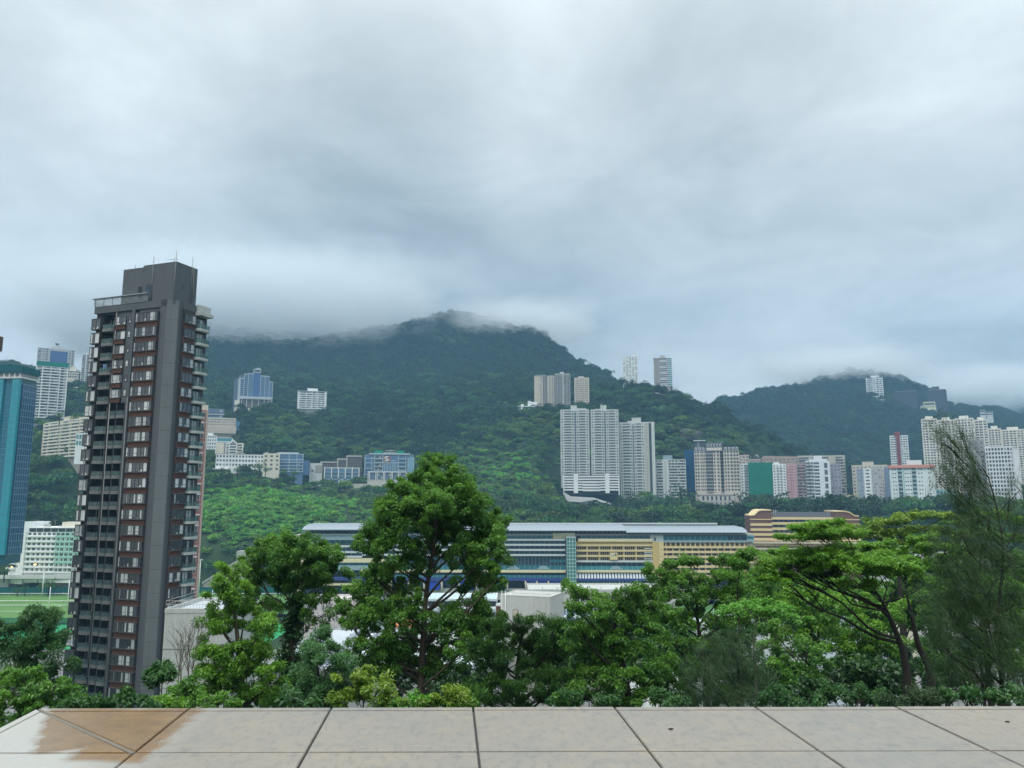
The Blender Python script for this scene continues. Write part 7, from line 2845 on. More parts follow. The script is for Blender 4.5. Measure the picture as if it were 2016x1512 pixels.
def near_trees():
    # the great central tree
    T('broadleaf_tree', 'largest tree, a tall bright green cone of leaves in the middle of the photo', 32,
      [(829, 1395), (830, 1330), (834, 1250), (838, 1180, .4), (848, 1110, .5), (858, 1040), (862, 960)],
      [(862, 930, 45, 34), (835, 955, 40, 30), (893, 958, 42, 34), (800, 985, 48, 40), (925, 995, 48, 40), (862, 1000, 62, 45, -1.2), (762, 1030, 44, 40), (815, 1045, 60, 42), (905, 1045, 60, 45), (955, 1045, 44, 46), (735, 1075, 36, 32), (780, 1088, 50, 34, -1.0, 0.9), (965, 1095, 38, 40), (915, 1105, 50, 36, None, 0.8), (855, 1100, 60, 40, 1.0, 0.75), (975, 1140, 26, 30, None, 0.7),
       (740, 1140, 40, 26, None, 0.7), (770, 1165, 46, 28, None, 0.8), (700, 1195, 42, 30), (745, 1215, 50, 34), (800, 1200, 46, 34), (690, 1230, 30, 20, None, 0.7), (955, 1165, 38, 24, None, 0.6), (925, 1205, 44, 32), (880, 1225, 44, 32), (905, 1250, 50, 30, None, 0.9), (745, 1265, 50, 34), (790, 1265, 40, 30, None, 0.8), (855, 1290, 48, 34), (905, 1290, 40, 26, None, .8), (740, 1310, 50, 26, None, .8), (800, 1315, 40, 24, None, .6), (870, 1325, 40, 24, None, .6), (830, 965, 34, 28, .9), (880, 1045, 60, 44, 1.2), (800, 1010, 44, 36, -1.2), (930, 1040, 50, 40, 1.4), (745, 1050, 30, 30, .8), (980, 1080, 24, 34, -.8), (720, 1165, 34, 22), (760, 1130, 40, 24, None, .7), (940, 1140, 40, 26, None, .7)],
      'mid', L=0.132, Wd=0.053, r0=0.21, seed=2, dens=1.15, spread=1.0)
    # extra fresh growth on the crown top is the same tree; next the domed tree with the ivied trunk
    T('broadleaf_tree', 'domed tree with a dark ivy clad trunk, left of the central tree', 35,
      [(566, 1395), (570, 1320), (576, 1240), (578, 1180), (586, 1120), (590, 1085)],
      [(535, 1085, 34, 24), (570, 1078, 42, 24), (612, 1085, 42, 26), (645, 1105, 34, 26), (505, 1112, 30, 26), (560, 1115, 50, 28), (610, 1120, 50, 28, None, .9), (660, 1128, 28, 22), (530, 1145, 46, 26, None, .7), (640, 1155, 44, 22, None, .6), (585, 1150, 50, 24, None, .6), (510, 1180, 34, 22, None, .5), (625, 1185, 38, 22, None, .5), (545, 1200, 36, 20, None, .4), (630, 1215, 30, 20, None, .4), (590, 1100, 50, 24, -1), (550, 1100, 44, 26, 1), (625, 1130, 44, 24, 1.0, .8), (500, 1140, 26, 24, None, .8)],
      'mid', L=0.132, Wd=0.053, r0=0.2, seed=3, bark=BARKG, dens=1.1)
    T('ivy', 'dark ivy wrapped round the trunk of the domed tree', 34.8, [(566, 1380), (572, 1300), (577, 1190)],
      [(577, 1200, 14, 20, 0.0), (577, 1225, 15, 22, 0.0), (574, 1255, 16, 24, 0.0), (570, 1285, 17, 24, 0.0), (562, 1310, 16, 20, 0.0), (572, 1330, 12, 18, 0.0)],
      'ivy', L=0.12, Wd=0.08, r0=0.05, seed=4, dens=1.2, cat='ivy', limb=False, crown='foliage')
    T('broadleaf_tree', 'bushy bright tree in layered mounds between the brown tower and the domed tree', 29,
      [(478, 1395), (474, 1330), (468, 1260), (458, 1180), (452, 1135)],
      [(452, 1128, 28, 24), (428, 1158, 26, 20), (470, 1160, 32, 24), (440, 1190, 36, 22), (420, 1218, 28, 20), (478, 1215, 44, 30), (520, 1240, 32, 26), (448, 1250, 46, 28), (415, 1285, 26, 24), (460, 1290, 52, 30), (510, 1290, 44, 30), (425, 1325, 40, 26), (485, 1335, 56, 30), (535, 1340, 36, 28), (435, 1365, 46, 26), (500, 1375, 56, 26), (545, 1380, 30, 20)],
      'bright', L=0.125, Wd=0.045, r0=0.16, seed=5, dens=1.0)
    T('feathery_tree', 'soft bluish green feathery tree between the domed tree and the central tree', 26,
      [(640, 1398), (632, 1360), (625, 1310), (628, 1270)],
      [(628, 1262, 26, 20), (610, 1280, 28, 20), (650, 1285, 28, 24), (600, 1310, 32, 24), (640, 1315, 40, 26), (672, 1325, 26, 24), (590, 1342, 34, 24), (632, 1350, 44, 26), (670, 1362, 30, 22), (605, 1375, 40, 20), (650, 1382, 40, 18)],
      'cool', mode='fine', L=0.10, Wd=0.03, r0=0.09, seed=6, dens=0.8, bark=BARKD)
    T('dark_tufted_tree', 'dark tree of rounded needle tufts just right of the central tree', 30,
      [(1020, 1398), (1018, 1340), (1022, 1280), (1030, 1240)],
      [(975, 1240, 32, 22), (1015, 1228, 30, 20), (1060, 1238, 38, 22), (1098, 1240, 26, 18), (955, 1272, 34, 22), (1000, 1268, 42, 26), (1050, 1275, 44, 26), (1092, 1270, 30, 22), (945, 1305, 30, 22), (990, 1308, 44, 26), (1045, 1312, 48, 26), (1095, 1308, 34, 24), (960, 1345, 40, 24), (1010, 1350, 46, 24), (1068, 1348, 46, 26), (1105, 1345, 26, 22), (930, 1365, 30, 18), (985, 1378, 46, 18), (1050, 1382, 50, 18)],
      'pine', mode='tuft', L=0.13, Wd=0.028, r0=0.16, seed=7, dens=0.75, bark=BARKD)
    T('broadleaf_tree', 'small leafy tree squeezed between the central tree and the dark tufted tree', 36,
      [(955, 1395), (958, 1300), (962, 1240)],
      [(960, 1222, 30, 18), (935, 1238, 26, 18), (985, 1240, 24, 16), (965, 1258, 30, 18), (940, 1275, 26, 18)],
      'mid', L=0.16, Wd=0.07, r0=0.1, seed=8, dens=0.8)
    # right of centre
    T('spreading_tree', 'spreading tree whose ragged flat branches reach left towards the boxy tank house', 28,
      [(1240, 1398), (1232, 1340), (1222, 1280), (1210, 1220), (1205, 1170)],
      [(1130, 1162, 30, 12), (1165, 1172, 32, 14), (1205, 1180, 40, 18), (1245, 1165, 36, 14), (1140, 1205, 26, 12), (1185, 1212, 42, 20), (1235, 1205, 44, 22), (1275, 1190, 30, 18), (1130, 1238, 26, 12), (1165, 1245, 38, 20), (1215, 1250, 46, 24), (1265, 1240, 42, 24), (1150, 1280, 40, 20), (1205, 1295, 50, 26), (1260, 1290, 46, 28), (1165, 1325, 46, 24), (1225, 1340, 52, 26), (1280, 1335, 40, 26), (1140, 1365, 44, 22), (1200, 1378, 50, 18), (1265, 1380, 46, 18)],
      'mid', L=0.128, Wd=0.048, r0=0.17, seed=9, bark=BARKD, dens=0.95)
    T('spreading_tree', 'dark branched tree with a see through top before the grandstand cream balconies', 36,
      [(1392, 1398), (1388, 1330), (1378, 1260), (1372, 1190), (1380, 1130)],
      [(1290, 1128, 30, 12), (1325, 1112, 30, 10, None, .8), (1360, 1106, 26, 10, None, .7), (1420, 1108, 30, 10, None, .7), (1452, 1112, 22, 9, None, .6), (1310, 1150, 40, 18), (1362, 1140, 40, 18), (1415, 1140, 40, 18), (1460, 1140, 34, 18), (1290, 1180, 34, 18), (1345, 1180, 46, 22), (1400, 1180, 46, 22), (1455, 1178, 42, 22), (1500, 1165, 34, 24), (1320, 1220, 44, 22), (1375, 1225, 46, 24), (1435, 1222, 46, 22), (1325, 1260, 40, 22, None, .9), (1385, 1275, 46, 24, None, .9), (1440, 1275, 40, 22, None, .7), (1330, 1310, 46, 24), (1390, 1325, 50, 26), (1310, 1350, 40, 24), (1360, 1370, 50, 24), (1425, 1365, 46, 24)],
      'mid', L=0.14, Wd=0.056, r0=0.2, seed=10, bark=BARKD, dens=0.9)
    T('sapling', 'slim upright sapling with a small tuft of leaves before the right end of the grandstand', 30,
      [(1452, 1380), (1455, 1250), (1452, 1150), (1462, 1110)], [(1462, 1100, 16, 10), (1474, 1093, 12, 8), (1452, 1112, 12, 8)],
      'mid', L=0.15, Wd=0.06, r0=0.045, seed=11, bark=BARKD, dens=0.7)
    T('umbrella_tree', 'small bright green umbrella shaped tree with pale thin stems', 24,
      [(1492, 1398), (1488, 1330), (1484, 1260), (1492, 1215)],
      [(1462, 1196, 32, 8, 0.0), (1500, 1190, 34, 8, .3), (1535, 1202, 30, 8, -.3), (1565, 1216, 22, 7, .2), (1440, 1204, 22, 7, -.2), (1505, 1204, 30, 8, -.5)],
      'lime', mode='flat', L=0.10, Wd=0.04, r0=0.06, seed=12, bark=BARKG, dens=1.0, minfork=0.6)
    T('thin_stemmed_tree', 'dark wispy tree of thin crooked stems below the umbrella shaped tree', 22,
      [(1462, 1400), (1458, 1350), (1450, 1300), (1440, 1262)],
      [(1395, 1300, 34, 26, None, .7), (1435, 1270, 34, 22, None, .6), (1475, 1290, 34, 26, None, .6), (1380, 1340, 40, 26, None, .8), (1430, 1335, 44, 28), (1485, 1345, 40, 28), (1400, 1378, 46, 20), (1470, 1382, 50, 18)],
      'olive', mode='wisp', L=0.26, Wd=0.009, r0=0.06, seed=13, bark=BARKD, dens=2.4, twigs=3)
    # flat topped tree with black branching trunk
    T('flat_topped_tree', 'wide flat topped tree with a black forking trunk on the right', 30,
      [(1788, 1395), (1786, 1340), (1778, 1285), (1762, 1240), (1742, 1195), (1722, 1160)],
      [(1590, 1040, 44, 9), (1630, 1032, 40, 9), (1560, 1058, 36, 9), (1610, 1058, 50, 11), (1660, 1050, 36, 9), (1530, 1095, 34, 13), (1570, 1090, 44, 13), (1620, 1092, 50, 14), (1670, 1098, 50, 14), (1720, 1098, 50, 14), (1765, 1105, 46, 13), (1640, 1118, 46, 14), (1700, 1122, 52, 14), (1755, 1130, 50, 14), (1585, 1118, 40, 14), (1515, 1120, 30, 18), (1545, 1140, 40, 16, None, .8), (1800, 1120, 36, 12), (1700, 1075, 36, 9), (1735, 1084, 34, 9), (1690, 1150, 40, 12, None, .5), (1825, 1148, 34, 12), (1600, 1048, 50, 13), (1580, 1104, 50, 16), (1650, 1108, 54, 17), (1710, 1112, 54, 17), (1760, 1118, 50, 16), (1545, 1112, 40, 18), (1610, 1130, 44, 15, None, .8), (1660, 1078, 40, 10, None, .8)],
      'bright', mode='flat', L=0.11, Wd=0.04, r0=0.22, seed=14, bark=BARKD, dens=1.35, spread=1.3, minfork=0.5, twigs=7)
    T('flat_topped_tree', 'second black leaning trunk rising beside the flat topped tree', 31,
      [(1836, 1398), (1830, 1320), (1808, 1270), (1796, 1215), (1782, 1160)],
      [(1800, 1090, 44, 11), (1840, 1078, 44, 11), (1770, 1076, 40, 10), (1850, 1105, 40, 12), (1815, 1060, 36, 9), (1880, 1100, 34, 12)],
      'bright', mode='flat', L=0.12, Wd=0.045, r0=0.22, seed=15, bark=BARKD, dens=1.0, minfork=0.5, cat='tree')
    # bright crowns behind it
    T('umbrella_tree', 'bright yellow green spreading crown behind the flat topped tree', 62,
      [(1775, 1200), (1770, 1120), (1772, 1060)],
      [(1700, 1042, 42, 12), (1740, 1030, 44, 12), (1785, 1022, 44, 12), (1825, 1014, 40, 12), (1860, 1020, 34, 14), (1720, 1058, 46, 12), (1770, 1052, 50, 13), (1820, 1045, 46, 13), (1860, 1050, 36, 14), (1680, 1058, 26, 10), (1800, 1072, 46, 12), (1845, 1078, 40, 14)],
      'yellow', mode='flat', L=0.24, Wd=0.10, r0=0.3, seed=16, bark=BARKD, dens=0.8, spread=1.2, minfork=0.4)
    T('umbrella_tree', 'bright green spreading crown farther right, behind the casuarina', 70,
      [(1935, 1200), (1930, 1120), (1932, 1060)],
      [(1890, 1028, 40, 14), (1930, 1016, 44, 14), (1975, 1022, 44, 15), (2015, 1030, 40, 16), (1900, 1058, 46, 16), (1955, 1056, 50, 16), (2005, 1066, 46, 18), (1900, 1092, 46, 18), (1960, 1098, 50, 20), (2020, 1104, 44, 22)],
      'bright', mode='flat', L=0.25, Wd=0.11, r0=0.3, seed=17, bark=BARKD, dens=0.8, spread=1.2, minfork=0.4)
    # middle distance greenery between the right hand trees
    spots = [
        (50, 'bright', [(1552, 1185, 40, 26), (1600, 1175, 46, 28), (1640, 1200, 44, 28), (1570, 1225, 46, 28), (1620, 1240, 50, 30), (1545, 1270, 40, 28)], (1595, 1330), 'broad bright tree seen under the flat topped crown, left of its trunk'),
        (54, 'bright', [(1690, 1205, 46, 30), (1735, 1215, 44, 30), (1700, 1250, 50, 32), (1655, 1270, 46, 30), (1745, 1262, 40, 30), (1690, 1300, 50, 30)], (1700, 1350), 'rounded bright tree directly behind the forking black trunk'),
        (48, 'mid', [(1840, 1180, 44, 34), (1885, 1195, 44, 34), (1850, 1230, 50, 36), (1900, 1250, 46, 36), (1840, 1285, 46, 34), (1885, 1310, 46, 34)], (1865, 1370), 'mid green tree between the flat topped tree and the casuarina'),
        (56, 'bright', [(1960, 1170, 46, 36), (2010, 1180, 44, 38), (1980, 1225, 50, 38), (2025, 1250, 44, 40), (1960, 1290, 48, 38), (2015, 1320, 46, 38)], (1985, 1380), 'leafy green tree at the right edge behind the casuarina'),
        (44, 'mid', [(1520, 1250, 34, 24, None, .7), (1560, 1285, 44, 28, None, .8), (1600, 1300, 46, 30), (1545, 1325, 46, 28), (1610, 1345, 50, 30), (1650, 1330, 40, 28)], (1585, 1390), 'green tree filling the gap right of the thin stemmed tree'),
        (58, 'deep', [(1300, 1290, 40, 30), (1345, 1275, 44, 30), (1320, 1325, 46, 30), (1280, 1335, 36, 26)], (1315, 1390), 'deep green tree in the shade between the two spreading trees'),  # deep leaf colour stands for the shade here
    ]
    for i, (D, lf, lb, ft, lab) in enumerate(spots):
        T('broadleaf_tree', lab, D, [ft, (ft[0], ft[1] - 60), (ft[0] + 4, ft[1] - 120)], lb, lf, L=0.22, Wd=0.10, r0=0.2, seed=30 + i, dens=0.75, bark=BARKD)
    # continuous canopy farther down the slope on the right; lower trees darkened in leaf colour for shade
    rg = random.Random(77)
    for i, (px, py, D, lf, w_, h_, lab) in enumerate((
            (1120, 1262, 66, 'mid', 70, 50, 'round green tree below the long pale hall, behind the dark tufted tree'),
            (1215, 1240, 74, 'deep', 80, 60, 'deep green tree behind the trunk of the leftmost spreading tree'),
            (1300, 1215, 82, 'mid', 80, 50, 'green tree in the gap between the two spreading trees'),
            (1395, 1250, 70, 'deep', 80, 60, 'deep green tree behind the dark branched see through tree'),
            (1475, 1150, 96, 'bright', 60, 40, 'bright round tree right below the right end of the grandstand'),
            (1530, 1165, 84, 'mid', 70, 50, 'mid green tree under the left tip of the flat topped crown'),
            (1600, 1150, 90, 'bright', 80, 40, 'bright tree close under the flat topped crown, towards its left'),
            (1670, 1180, 78, 'mid', 80, 50, 'mid green tree behind the leaning limbs of the flat topped tree'),
            (1755, 1160, 88, 'bright', 80, 50, 'bright tree high behind the black forking trunk'),
            (1840, 1150, 80, 'mid', 80, 60, 'mid green tree behind the second leaning trunk'),
            (1930, 1150, 92, 'deep', 80, 60, 'deep green tree behind the middle of the casuarina'),
            (2010, 1140, 86, 'mid', 60, 60, 'mid green tree at the right edge below the white gridded hotel'),
            (1770, 1300, 64, 'deep', 90, 60, 'deep green tree filling the view between the two black trunks'),
            (1500, 1330, 60, 'deep', 70, 50, 'deep green tree behind the thin crooked stems'),
            (600, 1300, 70, 'deep', 50, 46, 'deep green tree behind the soft feathery tree'),
            (905, 1340, 66, 'deep', 60, 40, 'deep green tree low behind the right of the central trunk'))):
        lobes = [(px + rg.uniform(-w_, w_) * 0.8, py + rg.uniform(-0.4, 1.0) * h_ + abs(q) * 2, w_ * rg.uniform(0.38, 0.6), h_ * rg.uniform(0.4, 0.62)) for q in range(11)]
        T('broadleaf_tree', lab, D, [(px, py + h_ * 2.2), (px + 3, py + h_), (px + 4, py)], lobes, lf, L=0.27, Wd=0.125, r0=0.25, seed=300 + i, dens=0.8, bark=BARKD, twigs=2)
    # left edge
    T('wispy_tree', 'dark wispy tree at the left edge in front of the vivid green pitch', 40,
      [(62, 1420), (66, 1340), (78, 1270), (88, 1215)],
      [(60, 1225, 40, 22, None, .7), (95, 1215, 26, 26, None, .7), (110, 1245, 30, 26, None, .8), (40, 1255, 40, 26), (85, 1265, 46, 28), (25, 1290, 40, 26), (65, 1300, 50, 28), (108, 1300, 36, 28), (30, 1330, 44, 26), (80, 1340, 46, 26), (8, 1250, 26, 28, None, .8), (115, 1335, 26, 24)],
      'deep', mode='fine', L=0.17, Wd=0.045, r0=0.15, seed=18, bark=BARKD, dens=0.85)
    T('broadleaf_tree', 'leafy green tree low at the left edge under the wispy tree', 27,
      [(40, 1440), (42, 1400), (50, 1360)],
      [(15, 1345, 40, 26), (60, 1350, 40, 26), (100, 1365, 34, 20), (25, 1385, 44, 26), (75, 1390, 46, 24), (120, 1392, 34, 16), (10, 1425, 40, 24), (150, 1385, 26, 14)],
      'mid', L=0.15, Wd=0.06, r0=0.12, seed=19, dens=1.0)
    # casuarina
    cs = [(1950, 860), (1915, 905)]
    T('casuarina', 'tall grey green casuarina with drooping needles at the right edge, rising above the roofs', 15,
      [(1976, 1420), (1972, 1330), (1962, 1240), (1970, 1160), (1975, 1080), (1962, 1000), (1946, 940)],
      [(1846, 845, 10, 26, .2, .35), (1866, 880, 18, 30, 0, .4), (1890, 850, 9, 24, -.2, .3), (1905, 890, 14, 30, .1, .4), (1880, 920, 26, 30, .2, .45), (1915, 930, 20, 30, -.2, .45), (1885, 965, 30, 30, 0, .5), (1930, 975, 24, 30, .3, .45), (1850, 950, 20, 22, -.1, .3), (1905, 1010, 34, 30, .2, .5), (1945, 1030, 28, 34, -.3, .4), (1985, 1010, 18, 34, .2, .35), (2005, 970, 14, 30, 0, .3), (2000, 1050, 26, 34, .3, .4),
       (1895, 1060, 40, 30, -.3, .45), (1940, 1090, 40, 34, .3, .5), (1860, 1090, 34, 26, 0, .35), (1990, 1110, 34, 36, -.2, .45), (1870, 1140, 44, 32, .3, .45), (1925, 1150, 44, 36, -.3, .5), (1845, 1190, 40, 30, 0, .4), (1990, 1180, 36, 38, .3, .5), (1900, 1210, 46, 36, .2, .5), (1945, 1230, 40, 38, -.2, .5), (1850, 1250, 40, 32, -.2, .4), (2000, 1250, 34, 38, 0, .5), (1905, 1280, 46, 36, .3, .45), (1960, 1300, 44, 38, -.3, .5), (2010, 1330, 34, 36, .2, .5), (1870, 1330, 40, 32, .1, .4), (1930, 1350, 46, 30, .3, .5)],
      'olive', mode='wisp', L=0.25, Wd=0.0065, r0=0.06, seed=20, bark=BARKD, dens=6.0, spread=0.8, minfork=0.9, twigs=4)
    # small palmate plant before the tower and the leafless shrub beside it
    T('umbrella_plant', 'small dark umbrella plant with palm shaped leaves before the foot of the brown tower', 17,
      [(318, 1400), (318, 1370), (319, 1345)],
      [(300, 1326, 13, 8, 0.0), (318, 1314, 15, 9, .1), (336, 1326, 12, 8, 0.0), (322, 1336, 18, 9, -.1), (305, 1342, 10, 7, .1)],
      'deep', mode='flat', L=0.16, Wd=0.05, r0=0.03, seed=21, dens=0.75, bark=BARKG, cat='plant')
    b = MB()
    rg = random.Random(9)

    def fork(p, d, ln, r, k):
        e = p + d * ln
        m_ = p.lerp(e, 0.5) + Vector((rg.uniform(-.06, .06), rg.uniform(-.06, .06), 0)) * ln
        b.tube([p, m_, e], [r, r * 0.85, r * 0.7], BARKG, 5, cap=False)
        if k == 0:
            return
        for i in range(2 if rg.random() < 0.75 else 3):
            nd = (d + Vector((rg.uniform(-.55, .55), rg.uniform(-.4, .4), rg.uniform(-.05, .3)))).normalized()
            fork(e, nd, ln * rg.uniform(0.6, 0.85), r * 0.66, k - 1)
    D = 19
    ft = P(382, 1400, D)
    for dx, ax in ((0, -0.25), (0.05, 0.0), (-0.04, -0.5)):
        fork(Vector((ft.x + dx, D, ft.z - 0.4)), Vector((ax, 0, 1)).normalized(), 0.75, 0.022, 4)
    o = b.build('bare_shrub')
    tag(o, 'leafless shrub of thin grey twigs in front of the blank pale grey block', 'shrub')
    T('shrub', 'sparse shrub with small leaves at the foot of the leafless twigs', 18,
      [(372, 1402), (372, 1385), (370, 1360)], [(352, 1372, 22, 14, None, .6), (375, 1352, 20, 16, None, .35), (392, 1374, 22, 14, None, .7), (362, 1388, 30, 10)],
      'mid', L=0.10, Wd=0.05, r0=0.02, seed=22, dens=0.7, cat='shrub')
    # bushes along the parapet; dark leaf palettes paint the shade between the trees
    bushes = [
        (14, 'yellow', [(690, 1345, 32, 20), (722, 1335, 30, 20), (745, 1358, 34, 22), (700, 1370, 40, 18), (765, 1378, 26, 14), (675, 1382, 26, 12)], (715, 1400), 'yellow green bush in front of the central tree, left of its trunk'),
        (15, 'yellow', [(868, 1378, 22, 12), (890, 1370, 22, 14), (905, 1384, 24, 10), (845, 1386, 20, 9)], (880, 1400), 'low yellow green bush just right of the central trunk'),
        (16, 'lime', [(800, 1385, 28, 10), (825, 1378, 24, 12), (780, 1388, 22, 8)], (805, 1402), 'low fresh green bush at the foot of the central trunk'),
        (20, 'pine', [(915, 1372, 28, 16), (940, 1384, 30, 12)], (925, 1402), 'dark tufted bush below the small leafy tree'),
        (13, 'deep', [(195, 1388, 22, 8), (225, 1384, 26, 12), (255, 1378, 26, 12), (282, 1386, 24, 10)], (240, 1403), 'leafy bush in front of the base of the brown tower'),
        (12, 'deep', [(165, 1390, 24, 8), (148, 1385, 20, 10), (128, 1390, 22, 8)], (150, 1406), 'leafy bush at the left corner of the stone ledge'),
        (14, 'bright', [(320, 1384, 24, 9), (345, 1388, 24, 8)], (332, 1403), 'small leafy bush under the umbrella plant'),
        (18, 'deep', [(1120, 1378, 36, 16), (1165, 1384, 36, 12), (1205, 1386, 30, 10)], (1160, 1402), 'dark green bush below the spreading tree'),
        (17, 'deep', [(1290, 1378, 36, 16), (1330, 1384, 34, 12)], (1310, 1402), 'dark green bush between the two spreading trees at the ledge'),
        (17, 'deep', [(1520, 1372, 34, 18), (1560, 1380, 36, 14), (1600, 1384, 34, 12)], (1555, 1402), 'deep green bush low beside the thin stemmed tree'),
        (19, 'deep', [(1640, 1366, 36, 20), (1690, 1374, 38, 16), (1730, 1380, 32, 12)], (1685, 1402), 'dark green bush left of the black forking trunk at the ledge'),
        (13, 'olive', [(1760, 1384, 30, 10), (1800, 1378, 34, 14), (1845, 1380, 36, 12)], (1800, 1402), 'dull olive bush at the foot of the black trunks'),
        (12, 'deep', [(1890, 1372, 36, 16), (1935, 1378, 36, 14), (1985, 1374, 40, 16), (2020, 1370, 30, 18)], (1950, 1402), 'deep green bush at the right end of the ledge'),
        (22, 'deep', [(570, 1378, 30, 16), (605, 1386, 30, 10)], (588, 1402), 'deep green bush at the foot of the domed tree'),
        (16, 'mid', [(420, 1386, 30, 10), (460, 1390, 30, 8)], (440, 1403), 'leafy bush in front of the layered bright tree'),
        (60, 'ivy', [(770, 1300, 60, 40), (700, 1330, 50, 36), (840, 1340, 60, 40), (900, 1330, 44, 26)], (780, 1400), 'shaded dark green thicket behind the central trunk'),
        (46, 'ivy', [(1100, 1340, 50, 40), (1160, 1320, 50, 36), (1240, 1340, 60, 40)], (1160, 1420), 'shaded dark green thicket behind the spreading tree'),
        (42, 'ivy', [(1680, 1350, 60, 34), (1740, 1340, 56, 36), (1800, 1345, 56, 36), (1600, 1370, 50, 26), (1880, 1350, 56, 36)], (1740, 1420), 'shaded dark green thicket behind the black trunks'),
    ]
    for i, (D, lf, lb, ft, lab) in enumerate(bushes):
        sz = 0.06 if D < 20 else (0.15 if D < 30 else 0.24)
        T('bush' if D < 30 else 'thicket', lab, D, [ft, (ft[0], ft[1] - 18)], lb, lf, mode='tuft' if lf == 'pine' else ('fine' if lf == 'olive' else 'leaf'),
          L=sz * 1.25, Wd=sz * (0.2 if lf == 'olive' else 0.55), r0=0.03, seed=60 + i, dens=0.7 if D < 20 else 0.9, cat='bush', bark=BARKD, crown='foliage', twigs=3)
    print('leaves', NLEAF)


near_trees()


def copies_mid():
    """single trees that stand out in front of the far buildings: one of each kind, copied"""
    protos = []
    for k, lf in enumerate(('deep', 'mid', 'ivy')):
        rng = np.random.default_rng(200 + k)
        root = thing('hillside_tree', None, 'tree')
        VV, TT = [], []
        w = MB().tube([(0, 0, -3), (0.1, 0, 2.5), (0.2, 0.1, 5.5)], [0.4, 0.32, 0.15], BARKD, 6)
        for i in range(9):
            a_ = rng.uniform(0, 6.28)
            q = rng.uniform(0.3, 1.0) * 2.6
            c = (math.cos(a_) * q, math.sin(a_) * q, rng.uniform(4.2, 8.6) - q * 0.5)
            r_ = rng.uniform(1.2, 2.1)
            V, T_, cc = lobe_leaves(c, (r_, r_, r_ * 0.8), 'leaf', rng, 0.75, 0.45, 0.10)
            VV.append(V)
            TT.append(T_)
            w.tube([(0.1, 0, 3), (c[0] * .5, c[1] * .5, c[2] - 1.5), c], [0.16, 0.1, 0.05], BARKD, 5)
        w.build('trunk', root)
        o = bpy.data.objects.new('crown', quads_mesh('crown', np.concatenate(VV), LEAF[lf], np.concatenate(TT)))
        COL.objects.link(o)
        o.parent = root
        protos.append(root)
    used = set()
    G1, G2 = 'dark trees below the grey estate towers', 'dark trees in front of the netted and pink blocks'

    def place(k, px, py, D, s, lab, grp, rz):
        """py is where the middle of the crown shows"""
        p = P(px, py, D)
        if grp in (G1, G2):
            s *= 1.75
        if k in used:
            r = copy_tree(protos[k])
        else:
            r = protos[k]
            used.add(k)
        r.location = (p.x, D, p.z - 6.2 * s)
        r.scale = (s, s, s)
        r.rotation_euler = (0, 0, rz)
        tag(r, lab, 'tree', grp)
    rg = random.Random(21)
    for px, py, s in ((1222, 982, 1.0), (1240, 975, 1.15), (1236, 992, 1.0), (1262, 990, 0.9), (1298, 985, 0.7), (1318, 978, 1.2), (1340, 968, 1.5), (1362, 975, 1.4), (1312, 995, 1.2), (1345, 995, 1.3)):
        place(0, px, py, 770 + rg.uniform(-10, 6), s, 'dark tree in the clump below the grey towers, left of the arched stone podium', G1, rg.uniform(0, 6))
    for px, py, s in ((1456, 975, 0.9), (1476, 978, 1.2), (1497, 983, 1.3), (1518, 980, 1.2), (1540, 978, 1.4), (1562, 990, 1.3), (1588, 990, 1.2), (1608, 1000, 0.9), (1450, 995, 1.0), (1485, 1000, 1.2), (1525, 1000, 1.3), (1570, 1008, 1.2)):
        place(2, px, py, 772 + rg.uniform(-12, 6), s, 'dark tree in the row in front of the green netted and pink blocks', G2, rg.uniform(0, 6))
    place(0, 1737, 992, 780, 1.7, 'dark pointed tree between the bluish chamfered block and the red roofed white block', None, 1.0)
    place(2, 1893, 992, 760, 1.5, 'dark tree beside the light blue block', None, 2.0)
    G3 = 'round trees in front of the long white block'
    for px, py, s in ((452, 925, 0.9), (468, 922, 1.2), (512, 913, 1.6), (523, 921, 1.2), (560, 926, 1.2), (578, 928, 1.3), (437, 921, 0.8)):
        place(1, px, py, 745 + rg.uniform(-8, 4), s, 'round tree in front of the long white block and the blue glass terrace', G3, rg.uniform(0, 6))
    G4 = 'trees along the flyover'
    for px, py, s in ((85, 1148, 1.2), (97, 1146, 1.35), (35, 1158, 0.9), (50, 1154, 0.7)):
        place(1, px, py, 503, s, 'tree standing in front of the flyover by the dark green screen fence', G4, rg.uniform(0, 6))
    for px, py, s, lab in ((150, 818, 1.3, 'round tree at the foot of the white balcony tower, to its right'), (118, 815, 1.0, 'round tree overlapping the foot of the white balcony tower'), (134, 880, 1.3, 'round tree overlapping the lower floors of the cream slab block'), (10, 1118, 1.0, 'tree at the left end of the flyover beside the lit orange lamp')):
        place(1, px, py, 640 if py < 1000 else 502, s, lab, None, rg.uniform(0, 6))
    for px, py, D, s, lab in ((1245, 750, 1045, 1.3, 'round tree hiding the foot of the white ridge tower'), (1236, 754, 1046, 1.1, 'smaller tree left of the foot of the white ridge tower'), (1296, 757, 1048, 1.0, 'tree at the left foot of the curved glass tower'), (1322, 762, 1046, 1.1, 'tree at the right foot of the curved glass tower'), (1146, 792, 985, 1.0, 'tree in front of the foot of the tan banded tower')):
        place(0, px, py, D, s, lab, None, rg.uniform(0, 6))


copies_mid()
